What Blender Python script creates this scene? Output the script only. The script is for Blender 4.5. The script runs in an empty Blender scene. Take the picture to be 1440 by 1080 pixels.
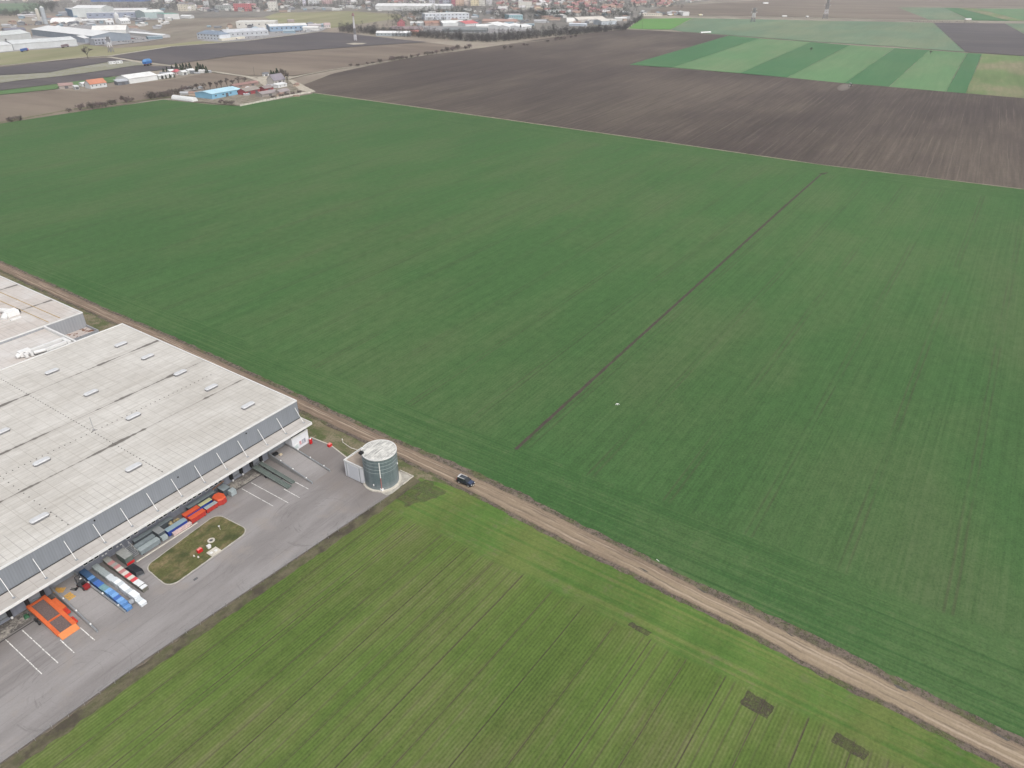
import bpy, bmesh, math, random
from mathutils import Matrix, Vector, noise as mnoise
R = math.radians
C = bpy.context.scene.collection
sc = bpy.context.scene

# ------------------------------------------------------------------ camera
# World axes: +X runs along the loading front of the warehouse, +Y away from it.
CAM_H, F_PX, PITCH, HEAD = 108.0, 998.0, R(30.59), R(-56.2)
cam_d = bpy.data.cameras.new("camera")
cam_d.sensor_width = 36.0
cam_d.lens = 36.0 * F_PX / 1440.0
cam_d.clip_start, cam_d.clip_end = 1.0, 30000.0
cam = bpy.data.objects.new("camera", cam_d)
cam.location = (0, 0, CAM_H)
cam.rotation_euler = (R(90) - PITCH, 0, HEAD)
C.objects.link(cam)
sc.camera = cam

# ------------------------------------------------------------------ light (bright overcast)
SUN_EL, SUN_AZ = R(50), R(252)            # azimuth: direction the light comes from, measured from +X
world = bpy.data.worlds.new("World")
sc.world = world
world.use_nodes = True
wn, wl = world.node_tree.nodes, world.node_tree.links
wn.clear()
sky = wn.new("ShaderNodeTexSky")
sky.sky_type = 'NISHITA'
sky.sun_disc = False
sky.sun_elevation = SUN_EL
sky.sun_rotation = R(90) - SUN_AZ
sky.air_density, sky.dust_density, sky.ozone_density = 1.0, 5.0, 1.0
hs = wn.new("ShaderNodeHueSaturation"); hs.inputs['Saturation'].default_value = 0.32
bg = wn.new("ShaderNodeBackground"); bg.inputs['Strength'].default_value = 0.14
wo = wn.new("ShaderNodeOutputWorld")
wl.new(sky.outputs[0], hs.inputs['Color']); wl.new(hs.outputs[0], bg.inputs[0]); wl.new(bg.outputs[0], wo.inputs[0])
sun_d = bpy.data.lights.new("sun", 'SUN')
sun_d.energy, sun_d.angle, sun_d.color = 1.2, R(35), (1.0, 0.96, 0.91)
sun = bpy.data.objects.new("sun", sun_d)
sun.rotation_euler = Vector((math.cos(SUN_AZ) * math.cos(SUN_EL), math.sin(SUN_AZ) * math.cos(SUN_EL), math.sin(SUN_EL))).to_track_quat('Z', 'Y').to_euler()
sun.location = (0, 0, 400)
C.objects.link(sun)
sc.view_settings.view_transform = 'Standard'
sc.view_settings.look = 'None'
sc.view_settings.exposure = 0.31
sc.view_settings.gamma = 1.0
sc.view_settings.use_curve_mapping = False
sc.cycles.use_denoising = True
sc.cycles.denoising_input_passes = 'RGB_ALBEDO_NORMAL'
sc.cycles.denoising_prefilter = 'ACCURATE'
sc.cycles.sample_clamp_direct = 3.0
sc.cycles.sample_clamp_indirect = 1.5
sc.cycles.max_bounces = 5
sc.cycles.diffuse_bounces = 3
sc.cycles.volume_bounces = 1

# ------------------------------------------------------------------ survey helper
_fw = Vector((math.sin(-HEAD) * math.cos(PITCH), math.cos(HEAD) * math.cos(PITCH), -math.sin(PITCH)))
_rt = Vector((math.cos(HEAD), math.sin(HEAD), 0))
_up = _rt.cross(_fw)
def at(u, v, z=0.0):
    """World point at height z that is seen at photo position (u, v) (1440 x 1080)."""
    d = _fw * F_PX + _rt * (u - 720) + _up * (540 - v)
    t = (z - CAM_H) / d.z
    return Vector((d.x * t, d.y * t, z))
def mpp(v):
    """metres per photo pixel (across) at row v on the ground"""
    return (at(721, v) - at(720, v)).length
def view_ang(p):
    return math.atan2(p.y, p.x)

# ------------------------------------------------------------------ materials
_m = {}
def M(name, rgb, rough=0.8, var=0.12, scale=0.6, metal=0.0, bump=0.0, bscale=None, tint=None, spec=0.3):
    if name in _m: return _m[name]
    m = bpy.data.materials.new(name); m.use_nodes = True
    n, l = m.node_tree.nodes, m.node_tree.links
    b = n['Principled BSDF']
    b.inputs['Roughness'].default_value = rough; b.inputs['Metallic'].default_value = metal
    b.inputs['Specular IOR Level'].default_value = spec
    tc = n.new('ShaderNodeTexCoord')
    nz = n.new('ShaderNodeTexNoise'); nz.inputs['Scale'].default_value = scale; nz.inputs['Detail'].default_value = 5
    nz.inputs['Roughness'].default_value = 0.65
    l.new(tc.outputs['Object'], nz.inputs['Vector'])
    cr = n.new('ShaderNodeValToRGB')
    lo = tint or rgb
    cr.color_ramp.elements[0].position, cr.color_ramp.elements[1].position = 0.3, 0.7
    cr.color_ramp.elements[0].color = (*[max(0, c * (1 - var)) for c in lo], 1)
    cr.color_ramp.elements[1].color = (*[min(1, c * (1 + var)) for c in rgb], 1)
    l.new(nz.outputs['Fac'], cr.inputs[0]); l.new(cr.outputs[0], b.inputs['Base Color'])
    if bump:
        n2 = n.new('ShaderNodeTexNoise'); n2.inputs['Scale'].default_value = bscale or scale * 6; n2.inputs['Detail'].default_value = 3
        l.new(tc.outputs['Object'], n2.inputs['Vector'])
        bp = n.new('ShaderNodeBump'); bp.inputs['Strength'].default_value = bump
        l.new(n2.outputs['Fac'], bp.inputs['Height']); l.new(bp.outputs[0], b.inputs['Normal'])
    _m[name] = m
    return m

class NT:
    """small wrapper for building node materials"""
    def __init__(s, name, rough=0.9, spec=0.2):
        s.m = bpy.data.materials.new(name); s.m.use_nodes = True
        s.n, s.l = s.m.node_tree.nodes, s.m.node_tree.links
        s.b = s.n['Principled BSDF']; s.b.inputs['Roughness'].default_value = rough
        s.b.inputs['Specular IOR Level'].default_value = spec
        s.tc = s.n.new('ShaderNodeTexCoord')
        _m[name] = s.m
    def put(s, v, sock):
        if isinstance(v, (int, float)): sock.default_value = v
        elif isinstance(v, tuple): sock.default_value = (*v, 1) if sock.type == 'RGBA' else v
        else: s.l.new(v, sock)
    def map(s, src=None, rot=0, scale=(1, 1, 1), loc=(0, 0, 0)):
        q = s.n.new('ShaderNodeMapping'); s.l.new(src or s.tc.outputs['Object'], q.inputs[0])
        q.inputs['Rotation'].default_value = (0, 0, rot); q.inputs['Scale'].default_value = scale; q.inputs['Location'].default_value = loc
        return q.outputs[0]
    def noise(s, vec, scale=1.0, detail=3.0, rough=0.6):
        q = s.n.new('ShaderNodeTexNoise'); s.l.new(vec, q.inputs['Vector'])
        q.inputs['Scale'].default_value = scale; q.inputs['Detail'].default_value = detail; q.inputs['Roughness'].default_value = rough
        return q.outputs['Fac']
    def xyz(s, vec):
        q = s.n.new('ShaderNodeSeparateXYZ'); s.l.new(vec, q.inputs[0]); return q.outputs
    def ma(s, op, a, b=0.0, c=0.0, clamp=False):
        q = s.n.new('ShaderNodeMath'); q.operation = op; q.use_clamp = clamp
        s.put(a, q.inputs[0]); s.put(b, q.inputs[1])
        if len(q.inputs) > 2: s.put(c, q.inputs[2])
        return q.outputs[0]
    def step(s, x, a, b, to0=0.0, to1=1.0):
        q = s.n.new('ShaderNodeMapRange'); q.interpolation_type = 'SMOOTHSTEP'
        s.put(x, q.inputs[0]); q.inputs[1].default_value = a; q.inputs[2].default_value = b
        q.inputs[3].default_value = to0; q.inputs[4].default_value = to1
        return q.outputs[0]
    def mix(s, f, a, b, mode='MIX'):
        q = s.n.new('ShaderNodeMix'); q.data_type = 'RGBA'; q.blend_type = mode
        s.put(f, q.inputs[0]); s.put(a, q.inputs[6]); s.put(b, q.inputs[7])
        return q.outputs[2]
    def gain(s, col, f):
        q = s.n.new('ShaderNodeVectorMath'); q.operation = 'SCALE'
        s.put(col, q.inputs[0]); s.put(f, q.inputs['Scale']); return q.outputs[0]
    def done(s, col, bump=None, strength=0.3, dist=0.1):
        s.put(col, s.b.inputs['Base Color'])
        if bump is not None:
            q = s.n.new('ShaderNodeBump'); q.inputs['Strength'].default_value = strength; q.inputs['Distance'].default_value = dist
            s.l.new(bump, q.inputs['Height']); s.l.new(q.outputs[0], s.b.inputs['Normal'])
        return s.m

def crop(name, main, alt, soil, ang=0.0, bare=0.25, row=0.0, rowamp=0.2, streak=1.6, patch=60.0, head=None, headcol=None, tram=None, fine=0.45, broad=0.25, furrow=0, wide=None):
    """A field: patches, streaks along the drilling direction, drill rows, bare soil showing through, headlands, wheel tracks."""
    t = NT(name)
    v = t.map(rot=-ang)
    x, y, _ = t.xyz(v)
    wob = t.noise(t.map(v, scale=(0.03, 0.03, 1)), 1.0, 2)
    n_patch = t.noise(t.map(v, scale=(1 / (patch * 2.2), 1 / patch, 1)), 1.0, 5, 0.62)
    n_broad = t.noise(t.map(v, scale=(1 / (patch * 6), 1 / (patch * 5), 1), loc=(7, 3, 0)), 1.0, 2)
    n_str = t.noise(t.map(v, scale=(0.012, 1 / streak, 1)), 1.0, 4, 0.7)
    n_wide = t.noise(t.map(v, scale=(0.004, 1 / (streak * 7), 1), loc=(3, 9, 0)), 1.0, 3)
    n_fine = t.noise(t.tc.outputs['Object'], 1.7, 4, 0.75)
    n_clump = t.noise(t.tc.outputs['Object'], 0.28, 4, 0.7)
    col = t.mix(t.step(n_patch, 0.38, 0.64), main, alt)
    s = t.ma('ADD', t.ma('MULTIPLY', t.ma('SUBTRACT', n_str, 0.5), 2.6), t.ma('MULTIPLY', t.ma('SUBTRACT', n_patch, 0.52), 3.0))
    s = t.ma('ADD', s, t.ma('MULTIPLY', t.ma('SUBTRACT', n_fine, 0.5), 1.6))
    s = t.ma('ADD', s, t.ma('MULTIPLY', t.ma('SUBTRACT', n_clump, 0.5), 1.5))
    s = t.ma('MULTIPLY', t.step(s, -0.2, 1.3), bare, clamp=True)
    hm = None
    if head:                                  # headlands: strips turned along Y, drilled the other way
        for (x0, x1) in head:
            xo = t.ma('ADD', t.xyz(t.tc.outputs['Object'])[0], t.ma('MULTIPLY', t.ma('SUBTRACT', wob, 0.5), 7.0))
            h = t.ma('MULTIPLY', t.step(xo, x0 - 0.8, x0 + 0.8), t.step(xo, x1 + 0.8, x1 - 0.8))
            hm = h if hm is None else t.ma('MAXIMUM', hm, h)
        n_h = t.noise(t.map(scale=(1 / (streak * 0.9), 0.012, 1)), 1.0, 4, 0.7)
        hc = t.mix(t.step(t.ma('ADD', t.ma('MULTIPLY', n_h, 0.6), t.ma('MULTIPLY', n_patch, 0.5)), 0.46, 0.64), headcol or main, alt)
        hc = t.gain(hc, t.ma('MULTIPLY_ADD', t.ma('SUBTRACT', n_h, 0.5), 0.7, 1.0))
        hc = t.mix(t.ma('MULTIPLY', t.step(t.ma('ADD', n_clump, t.ma('MULTIPLY', n_h, 0.5)), 0.78, 1.0), bare * 0.8), hc, soil)
    col = t.mix(s, col, soil)
    dark = t.ma('MULTIPLY', t.ma('SUBTRACT', n_str, 0.5), t.ma('MULTIPLY', t.ma('SUBTRACT', 1.0, hm or 0.0), rowamp * 3))
    dark = t.ma('ADD', dark, t.ma('MULTIPLY', t.ma('SUBTRACT', n_wide, 0.5), (broad if wide is None else wide) * 2))
    yw = t.ma('ADD', y, t.ma('MULTIPLY', t.ma('SUBTRACT', wob, 0.5), 0.5))
    if row:
        w = t.ma('SINE', t.ma('MULTIPLY', yw, 2 * math.pi / row))
        dark = t.ma('ADD', dark, t.ma('MULTIPLY', w, t.ma('MULTIPLY', t.ma('SUBTRACT', 1.0, hm or 0.0), t.step(n_clump, 0.3, 0.6, rowamp * 0.2, rowamp * 0.7))))
        f = t.ma('ABSOLUTE', t.ma('SUBTRACT', t.ma('FRACT', t.ma('DIVIDE', yw, row * 4)), 0.5))
        gap = t.ma('MULTIPLY', t.step(f, 0.10, 0.03), t.step(n_wide, 0.40, 0.60, 0.15, 1.0))
        col = t.mix(t.ma('MULTIPLY', gap, 0.5), col, tuple(c * 0.62 for c in soil))
        f2 = t.ma('ABSOLUTE', t.ma('SUBTRACT', t.ma('FRACT', t.ma('DIVIDE', yw, row * 11.5)), 0.5))
        col = t.mix(t.ma('MULTIPLY', t.step(f2, 0.022, 0.008), t.step(n_clump, 0.35, 0.55, 0.45, 0.95)), col, tuple(c * 0.55 for c in soil))
    if furrow:                                # passes of the plough: long thin pale and dark lines
        for sp, th, c in ((furrow, 0.05, tuple(q * 1.15 for q in soil)), (furrow * 2.37, 0.045, tuple(q * 0.30 for q in soil)), (furrow * 0.61, 0.12, tuple(q * 0.75 for q in soil))):
            f = t.ma('ABSOLUTE', t.ma('SUBTRACT', t.ma('FRACT', t.ma('DIVIDE', t.ma('ADD', y, t.ma('MULTIPLY', wob, 2.5)), sp)), 0.5))
            nk = t.noise(t.map(v, scale=(0.006, 0.16, 1), loc=(sp, 2, 0)), 1.0, 4, 0.7)
            col = t.mix(t.ma('MULTIPLY', t.step(f, th * 1.6, th * 0.5), t.step(nk, 0.46, 0.68, 0.0, 0.6)), col, c)
    if tram:
        sp, off, am = tram
        f = t.ma('FRACT', t.ma('DIVIDE', t.ma('ADD', yw, off), sp))
        for c in (0.46, 0.54):
            d = t.ma('MULTIPLY', t.ma('ABSOLUTE', t.ma('SUBTRACT', f, c)), sp)
            k = t.ma('MULTIPLY', t.step(d, 0.42, 0.14), t.step(t.noise(t.map(v, scale=(0.02, 0.05, 1), loc=(1, 5, 0)), 1.0, 3), 0.36, 0.60))
            col = t.mix(t.ma('MULTIPLY', k, am), col, tuple(c * 0.62 for c in soil))
    if head:
        col = t.mix(hm, col, hc)
    dark = t.ma('ADD', dark, t.ma('MULTIPLY', t.ma('SUBTRACT', n_fine, 0.5), fine * 2))
    dark = t.ma('ADD', dark, t.ma('MULTIPLY', t.ma('SUBTRACT', n_clump, 0.5), fine))
    dark = t.ma('ADD', dark, t.ma('MULTIPLY', t.ma('SUBTRACT', n_broad, 0.5), broad * 2))
    col = t.gain(col, t.ma('ADD', dark, 1.0))
    return t.done(col)

# ------------------------------------------------------------------ mesh helper
class MB:
    def __init__(s): s.v, s.f, s.x = [], [], Matrix()
    def add(s, vs, fs):
        o = len(s.v); s.v += [tuple(s.x @ Vector(p)) for p in vs]; s.f += [tuple(i + o for i in f) for f in fs]
        return s
    def box(s, x0, x1, y0, y1, z0, z1):
        return s.add([(x0, y0, z0), (x1, y0, z0), (x1, y1, z0), (x0, y1, z0), (x0, y0, z1), (x1, y0, z1), (x1, y1, z1), (x0, y1, z1)],
                     [(0, 3, 2, 1), (4, 5, 6, 7), (0, 1, 5, 4), (1, 2, 6, 5), (2, 3, 7, 6), (3, 0, 4, 7)])
    def prism(s, poly, z0, z1, inset=0.0):
        n = len(poly)
        cx = sum(p[0] for p in poly) / n; cy = sum(p[1] for p in poly) / n
        vs = [(p[0], p[1], z0) for p in poly] + [(p[0] + (cx - p[0]) * inset, p[1] + (cy - p[1]) * inset, z1) for p in poly]
        return s.add(vs, [tuple(reversed(range(n))), tuple(range(n, 2 * n))] + [(i, (i + 1) % n, n + (i + 1) % n, n + i) for i in range(n)])
    def profile(s, pts, x0, x1):
        """closed (y, z) outline swept along x"""
        n = len(pts)
        vs = [(x0, p[0], p[1]) for p in pts] + [(x1, p[0], p[1]) for p in pts]
        return s.add(vs, [tuple(range(n)), tuple(reversed(range(n, 2 * n)))] + [(i, n + i, n + (i + 1) % n, (i + 1) % n) for i in range(n)])
    def cyl(s, cx, cy, r, z0, z1, n=16, r1=None):
        r1 = r if r1 is None else r1
        a = [2 * math.pi * i / n for i in range(n)]
        vs = [(cx + r * math.cos(t), cy + r * math.sin(t), z0) for t in a] + [(cx + r1 * math.cos(t), cy + r1 * math.sin(t), z1) for t in a]
        return s.add(vs, [tuple(reversed(range(n))), tuple(range(n, 2 * n))] + [(i, (i + 1) % n, n + (i + 1) % n, n + i) for i in range(n)])
    def ring(s, cx, cy, r0, r1, z0, z1, n=32):
        a = [2 * math.pi * i / n for i in range(n)]
        vs = []
        for r, z in ((r0, z0), (r1, z0), (r1, z1), (r0, z1)):
            vs += [(cx + r * math.cos(t), cy + r * math.sin(t), z) for t in a]
        fs = []
        for k in range(4):
            for i in range(n):
                j = (i + 1) % n; k2 = (k + 1) % 4
                fs.append((k * n + i, k * n + j, k2 * n + j, k2 * n + i))
        return s.add(vs, fs)
    def tube(s, p, q, r, n=8, r1=None):
        p, q = Vector(p), Vector(q); d = (q - p)
        if d.length < 1e-6: return s
        r1 = r if r1 is None else r1
        u = d.normalized().orthogonal().normalized(); w = d.normalized().cross(u)
        a = [2 * math.pi * i / n for i in range(n)]
        vs = [tuple(p + (u * math.cos(t) + w * math.sin(t)) * r) for t in a] + [tuple(q + (u * math.cos(t) + w * math.sin(t)) * r1) for t in a]
        return s.add(vs, [tuple(reversed(range(n))), tuple(range(n, 2 * n))] + [(i, (i + 1) % n, n + (i + 1) % n, n + i) for i in range(n)])
    def build(s, name, mat, parent=None, smooth=False, bevel=0.0):
        me = bpy.data.meshes.new(name); me.from_pydata(s.v, [], s.f); me.update()
        bm = bmesh.new(); bm.from_mesh(me); bmesh.ops.recalc_face_normals(bm, faces=bm.faces); bm.to_mesh(me); bm.free()
        if smooth:
            for p in me.polygons: p.use_smooth = True
        me.materials.append(mat)
        o = bpy.data.objects.new(name, me); C.objects.link(o)
        if parent is not None: o.parent = parent
        if bevel:
            b = o.modifiers.new('bevel', 'BEVEL'); b.width = bevel; b.segments = 2; b.limit_method = 'ANGLE'
        return o

def tag(o, label=None, cat=None, group=None, kind=None):
    if label: o['label'] = label
    if cat: o['category'] = cat
    if group: o['group'] = group
    if kind: o['kind'] = kind
    return o
def thing(name, label, cat, loc=(0, 0, 0), rz=0.0, group=None):
    o = bpy.data.objects.new(name, None); C.objects.link(o); o.empty_display_size = 0.5
    o.location = loc; o.rotation_euler = (0, 0, rz)
    return tag(o, label, cat, group)
def dup(o, parent=None, loc=None, rz=None, label=None, scale=None):
    c = o.copy(); C.objects.link(c); c.parent = parent
    if loc is not None: c.location = loc
    if rz is not None: c.rotation_euler = (0, 0, rz)
    if scale is not None: c.scale = scale if hasattr(scale, '__len__') else (scale,) * 3
    if label: c['label'] = label
    for ch in list(o.children): dup(ch, c)
    return c

def jitter_line(pts, step, amp, seed=0, close=False):
    """resample a polyline and wobble it sideways so that borders are not ruler-straight"""
    out = []
    P = [Vector(p[:2]) for p in pts]
    if close: P.append(P[0])
    for a, b in zip(P, P[1:]):
        n = max(1, min(160, int((b - a).length / step)))
        d = (b - a).normalized(); w = Vector((-d.y, d.x))
        for i in range(n):
            q = a.lerp(b, i / n)
            k = 0.0 if i == 0 else mnoise.noise(Vector((q.x / step / 2.3, q.y / step / 2.3, seed * 7.1))) + 0.6 * mnoise.noise(Vector((q.x / step / 0.7, q.y / step / 0.7, seed * 3.3 + 9)))
            out.append(q + w * k * amp)
    if not close: out.append(P[-1])
    return out
def sheet(name, pts, z, mat, step=4.0, amp=0.3, seed=1, kind='structure'):
    pts = jitter_line(pts, step, amp, seed, True)
    from mathutils.geometry import delaunay_2d_cdt
    c = sum(pts, Vector((0, 0))) / len(pts)
    vs, _, fs, *_r = delaunay_2d_cdt([p - c for p in pts], [], [list(range(len(pts)))], 1, 1e-3)
    fs = [f if (vs[f[1]] - vs[f[0]]).cross(vs[f[2]] - vs[f[0]]) > 0 else list(reversed(f)) for f in fs]
    me = bpy.data.meshes.new(name); me.from_pydata([(v.x + c.x, v.y + c.y, z) for v in vs], [], fs); me.update()
    me.materials.append(mat)
    o = bpy.data.objects.new(name, me); C.objects.link(o)
    return tag(o, kind=kind)
def strip(name, pts, width, z, mat, step=3.0, amp=0.25, seed=1, kind='structure'):
    """a band of given width (number or one per point) along a polyline"""
    W = width if hasattr(width, '__len__') else [width] * len(pts)
    P = [Vector(p[:2]) for p in pts]
    L, Rr = [], []
    for i in range(len(P) - 1):
        a, b = P[i], P[i + 1]; n = max(1, min(200, int((b - a).length / step)))
        for k in range(n + (i == len(P) - 2)):
            t = k / n; q = a.lerp(b, t); w = W[i] + (W[i + 1] - W[i]) * t
            d0 = (P[min(i + 1, len(P) - 1)] - P[i]).normalized()
            if k == 0 and i > 0: d0 = (d0 + (P[i] - P[i - 1]).normalized()).normalized()
            s = Vector((-d0.y, d0.x))
            j1 = mnoise.noise(Vector((q.x / step / 2, q.y / step / 2, seed))) * amp
            j2 = mnoise.noise(Vector((q.x / step / 2, q.y / step / 2, seed + 31))) * amp
            L.append(q + s * (w / 2 + j1)); Rr.append(q - s * (w / 2 + j2))
    vs = [(p.x, p.y, z) for p in L] + [(p.x, p.y, z) for p in Rr]; n = len(L)
    me = bpy.data.meshes.new(name); me.from_pydata(vs, [], [(n + i, n + i + 1, i + 1, i) for i in range(n - 1)]); me.update()
    me.materials.append(mat)
    o = bpy.data.objects.new(name, me); C.objects.link(o)
    return tag(o, kind=kind)
def px(*uv, z=0.0):
    return [at(u, v, z) for u, v in uv]
rnd = random.Random(7)
# ================================================================== GROUND, FIELDS, ROADS
WHEAT  = crop('wheat_green', (0.050, 0.114, 0.035), (0.064, 0.121, 0.041), (0.098, 0.096, 0.058), ang=R(-0.3), bare=0.32, rowamp=0.26, streak=0.85, patch=44,
              head=[(100, 126), (462, 520)], headcol=(0.043, 0.106, 0.031), tram=(19.5, 6.5, 0.42), fine=0.62, broad=0.17, wide=0.06)
YOUNG  = crop('young_crop', (0.084, 0.133, 0.029), (0.110, 0.144, 0.040), (0.12, 0.098, 0.068), ang=R(-2.5), bare=0.55, row=0.62, rowamp=0.24, streak=1.1, patch=14,
              head=[(88.5, 104)], headcol=(0.074, 0.142, 0.030), fine=0.55, broad=0.30)
PLOUGH = crop('ploughed_soil', (0.072, 0.056, 0.050), (0.108, 0.086, 0.071), (0.155, 0.130, 0.104), ang=R(3), bare=0.40, rowamp=0.30, streak=2.6, patch=150, fine=0.25, broad=0.24, furrow=5.2)
PLOUGH2 = crop('dry_soil', (0.165, 0.131, 0.107), (0.215, 0.176, 0.138), (0.12, 0.10, 0.095), ang=R(100), bare=0.3, rowamp=0.14, streak=6, patch=110, fine=0.15, broad=0.35)
DARKSOIL = crop('dark_soil', (0.083, 0.074, 0.079), (0.105, 0.092, 0.092), (0.13, 0.11, 0.10), ang=R(100), bare=0.3, rowamp=0.12, streak=6, patch=90, fine=0.15, broad=0.25)
G_DARK = crop('dark_green_crop', (0.055, 0.150, 0.062), (0.068, 0.158, 0.066), (0.1, 0.14, 0.07), ang=R(4), bare=0.2, rowamp=0.08, streak=5, patch=90, fine=0.15, broad=0.12)
G_LIGHT = crop('light_green_crop', (0.105, 0.205, 0.092), (0.128, 0.212, 0.102), (0.2, 0.2, 0.12), ang=R(4), bare=0.25, rowamp=0.10, streak=5, patch=90, fine=0.15, broad=0.15)
G_GREY = crop('grey_green_crop', (0.125, 0.19, 0.12), (0.16, 0.205, 0.125), (0.19, 0.17, 0.13), ang=R(4), bare=0.35, rowamp=0.12, streak=5, patch=120, fine=0.15, broad=0.2)
G_BRIGHT = crop('bright_green_crop', (0.105, 0.255, 0.06), (0.135, 0.265, 0.075), (0.14, 0.2, 0.08), ang=R(60), bare=0.2, rowamp=0.08, streak=6, patch=90, fine=0.12, broad=0.15)
G_OLIVE = crop('mixed_stubble', (0.135, 0.195, 0.078), (0.20, 0.195, 0.11), (0.30, 0.24, 0.17), ang=R(4), bare=0.6, rowamp=0.12, streak=6, patch=60, fine=0.15, broad=0.3)
G_MEAD = crop('grass_strip', (0.085, 0.165, 0.060), (0.105, 0.165, 0.070), (0.15, 0.15, 0.08), ang=R(100), bare=0.3, rowamp=0.1, streak=5, patch=60, fine=0.2, broad=0.2)
DRYGRASS = crop('dry_grass', (0.225, 0.225, 0.125), (0.275, 0.255, 0.155), (0.25, 0.205, 0.145), ang=R(20), bare=0.5, rowamp=0.1, streak=8, patch=60, fine=0.2, broad=0.3)
WASTE = crop('waste_ground', (0.225, 0.19, 0.155), (0.29, 0.255, 0.21), (0.2, 0.185, 0.12), ang=R(35), bare=0.6, rowamp=0.1, streak=10, patch=55, fine=0.3, broad=0.4)
TOWNG = crop('town_ground', (0.16, 0.15, 0.135), (0.24, 0.22, 0.2), (0.11, 0.12, 0.08), ang=R(35), bare=0.7, rowamp=0.1, streak=14, patch=60, fine=0.2, broad=0.3)

def soilmat(name, a, b, c, sx=0.5, sy=0.5, fine=0.5):
    t = NT(name)
    n1 = t.noise(t.map(scale=(sx, sy, 1)), 1.0, 5, 0.7); n2 = t.noise(t.tc.outputs['Object'], 2.2, 4, 0.75)
    n3 = t.noise(t.tc.outputs['Object'], 0.22, 4, 0.65)
    col = t.mix(t.step(n1, 0.36, 0.62), a, b)
    col = t.mix(t.step(t.ma('ADD', n3, t.ma('MULTIPLY', n2, 0.4)), 0.66, 0.86), col, c)
    col = t.gain(col, t.ma('ADD', 1.0, t.ma('MULTIPLY', t.ma('SUBTRACT', n2, 0.5), fine * 2)))
    return t.done(col)
VERGE = soilmat('verge_grass', (0.16, 0.14, 0.085), (0.085, 0.105, 0.042), (0.20, 0.17, 0.115), 0.35, 0.12)
SHOULDER = soilmat('soil_shoulder', (0.115, 0.092, 0.078), (0.165, 0.135, 0.108), (0.10, 0.105, 0.05), 0.6, 0.1)
EDGE = soilmat('weedy_edge', (0.085, 0.088, 0.045), (0.13, 0.115, 0.075), (0.065, 0.055, 0.042), 0.3, 0.6)
PATCH = soilmat('bare_patch', (0.072, 0.056, 0.050), (0.092, 0.074, 0.062), (0.10, 0.11, 0.05), 0.5, 0.5)
FURROW = soilmat('furrow_soil', (0.060, 0.048, 0.042), (0.078, 0.062, 0.052), (0.055, 0.06, 0.035), 0.5, 0.5)
TRAMPLED = soilmat('trampled_crop', (0.115, 0.094, 0.066), (0.130, 0.104, 0.080), (0.090, 0.105, 0.042), 0.4, 0.5)
def ragged(m, lo, hi, sc=1.3, most=1.0):
    """bare ground showing between plants: thins out where the crop still stands"""
    n, l = m.node_tree.nodes, m.node_tree.links
    b = n['Principled BSDF']; tc = n.new('ShaderNodeTexCoord'); nz = n.new('ShaderNodeTexNoise'); nz.inputs['Scale'].default_value = sc; nz.inputs['Detail'].default_value = 6; nz.inputs['Roughness'].default_value = 0.8
    l.new(tc.outputs['Object'], nz.inputs['Vector'])
    mr = n.new('ShaderNodeMapRange'); mr.inputs[1].default_value = lo; mr.inputs[2].default_value = hi; mr.inputs[4].default_value = most
    l.new(nz.outputs['Fac'], mr.inputs[0]); l.new(mr.outputs[0], b.inputs['Alpha'])
ragged(TRAMPLED, 0.34, 0.72, 0.8, 0.8); ragged(PATCH, 0.30, 0.64, 2.0, 0.9); ragged(SHOULDER, 0.30, 0.52, 0.9)
PALE = soilmat('pale_track', (0.47, 0.43, 0.36), (0.40, 0.36, 0.30), (0.31, 0.28, 0.22), 0.1, 0.1, 0.3)

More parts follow.
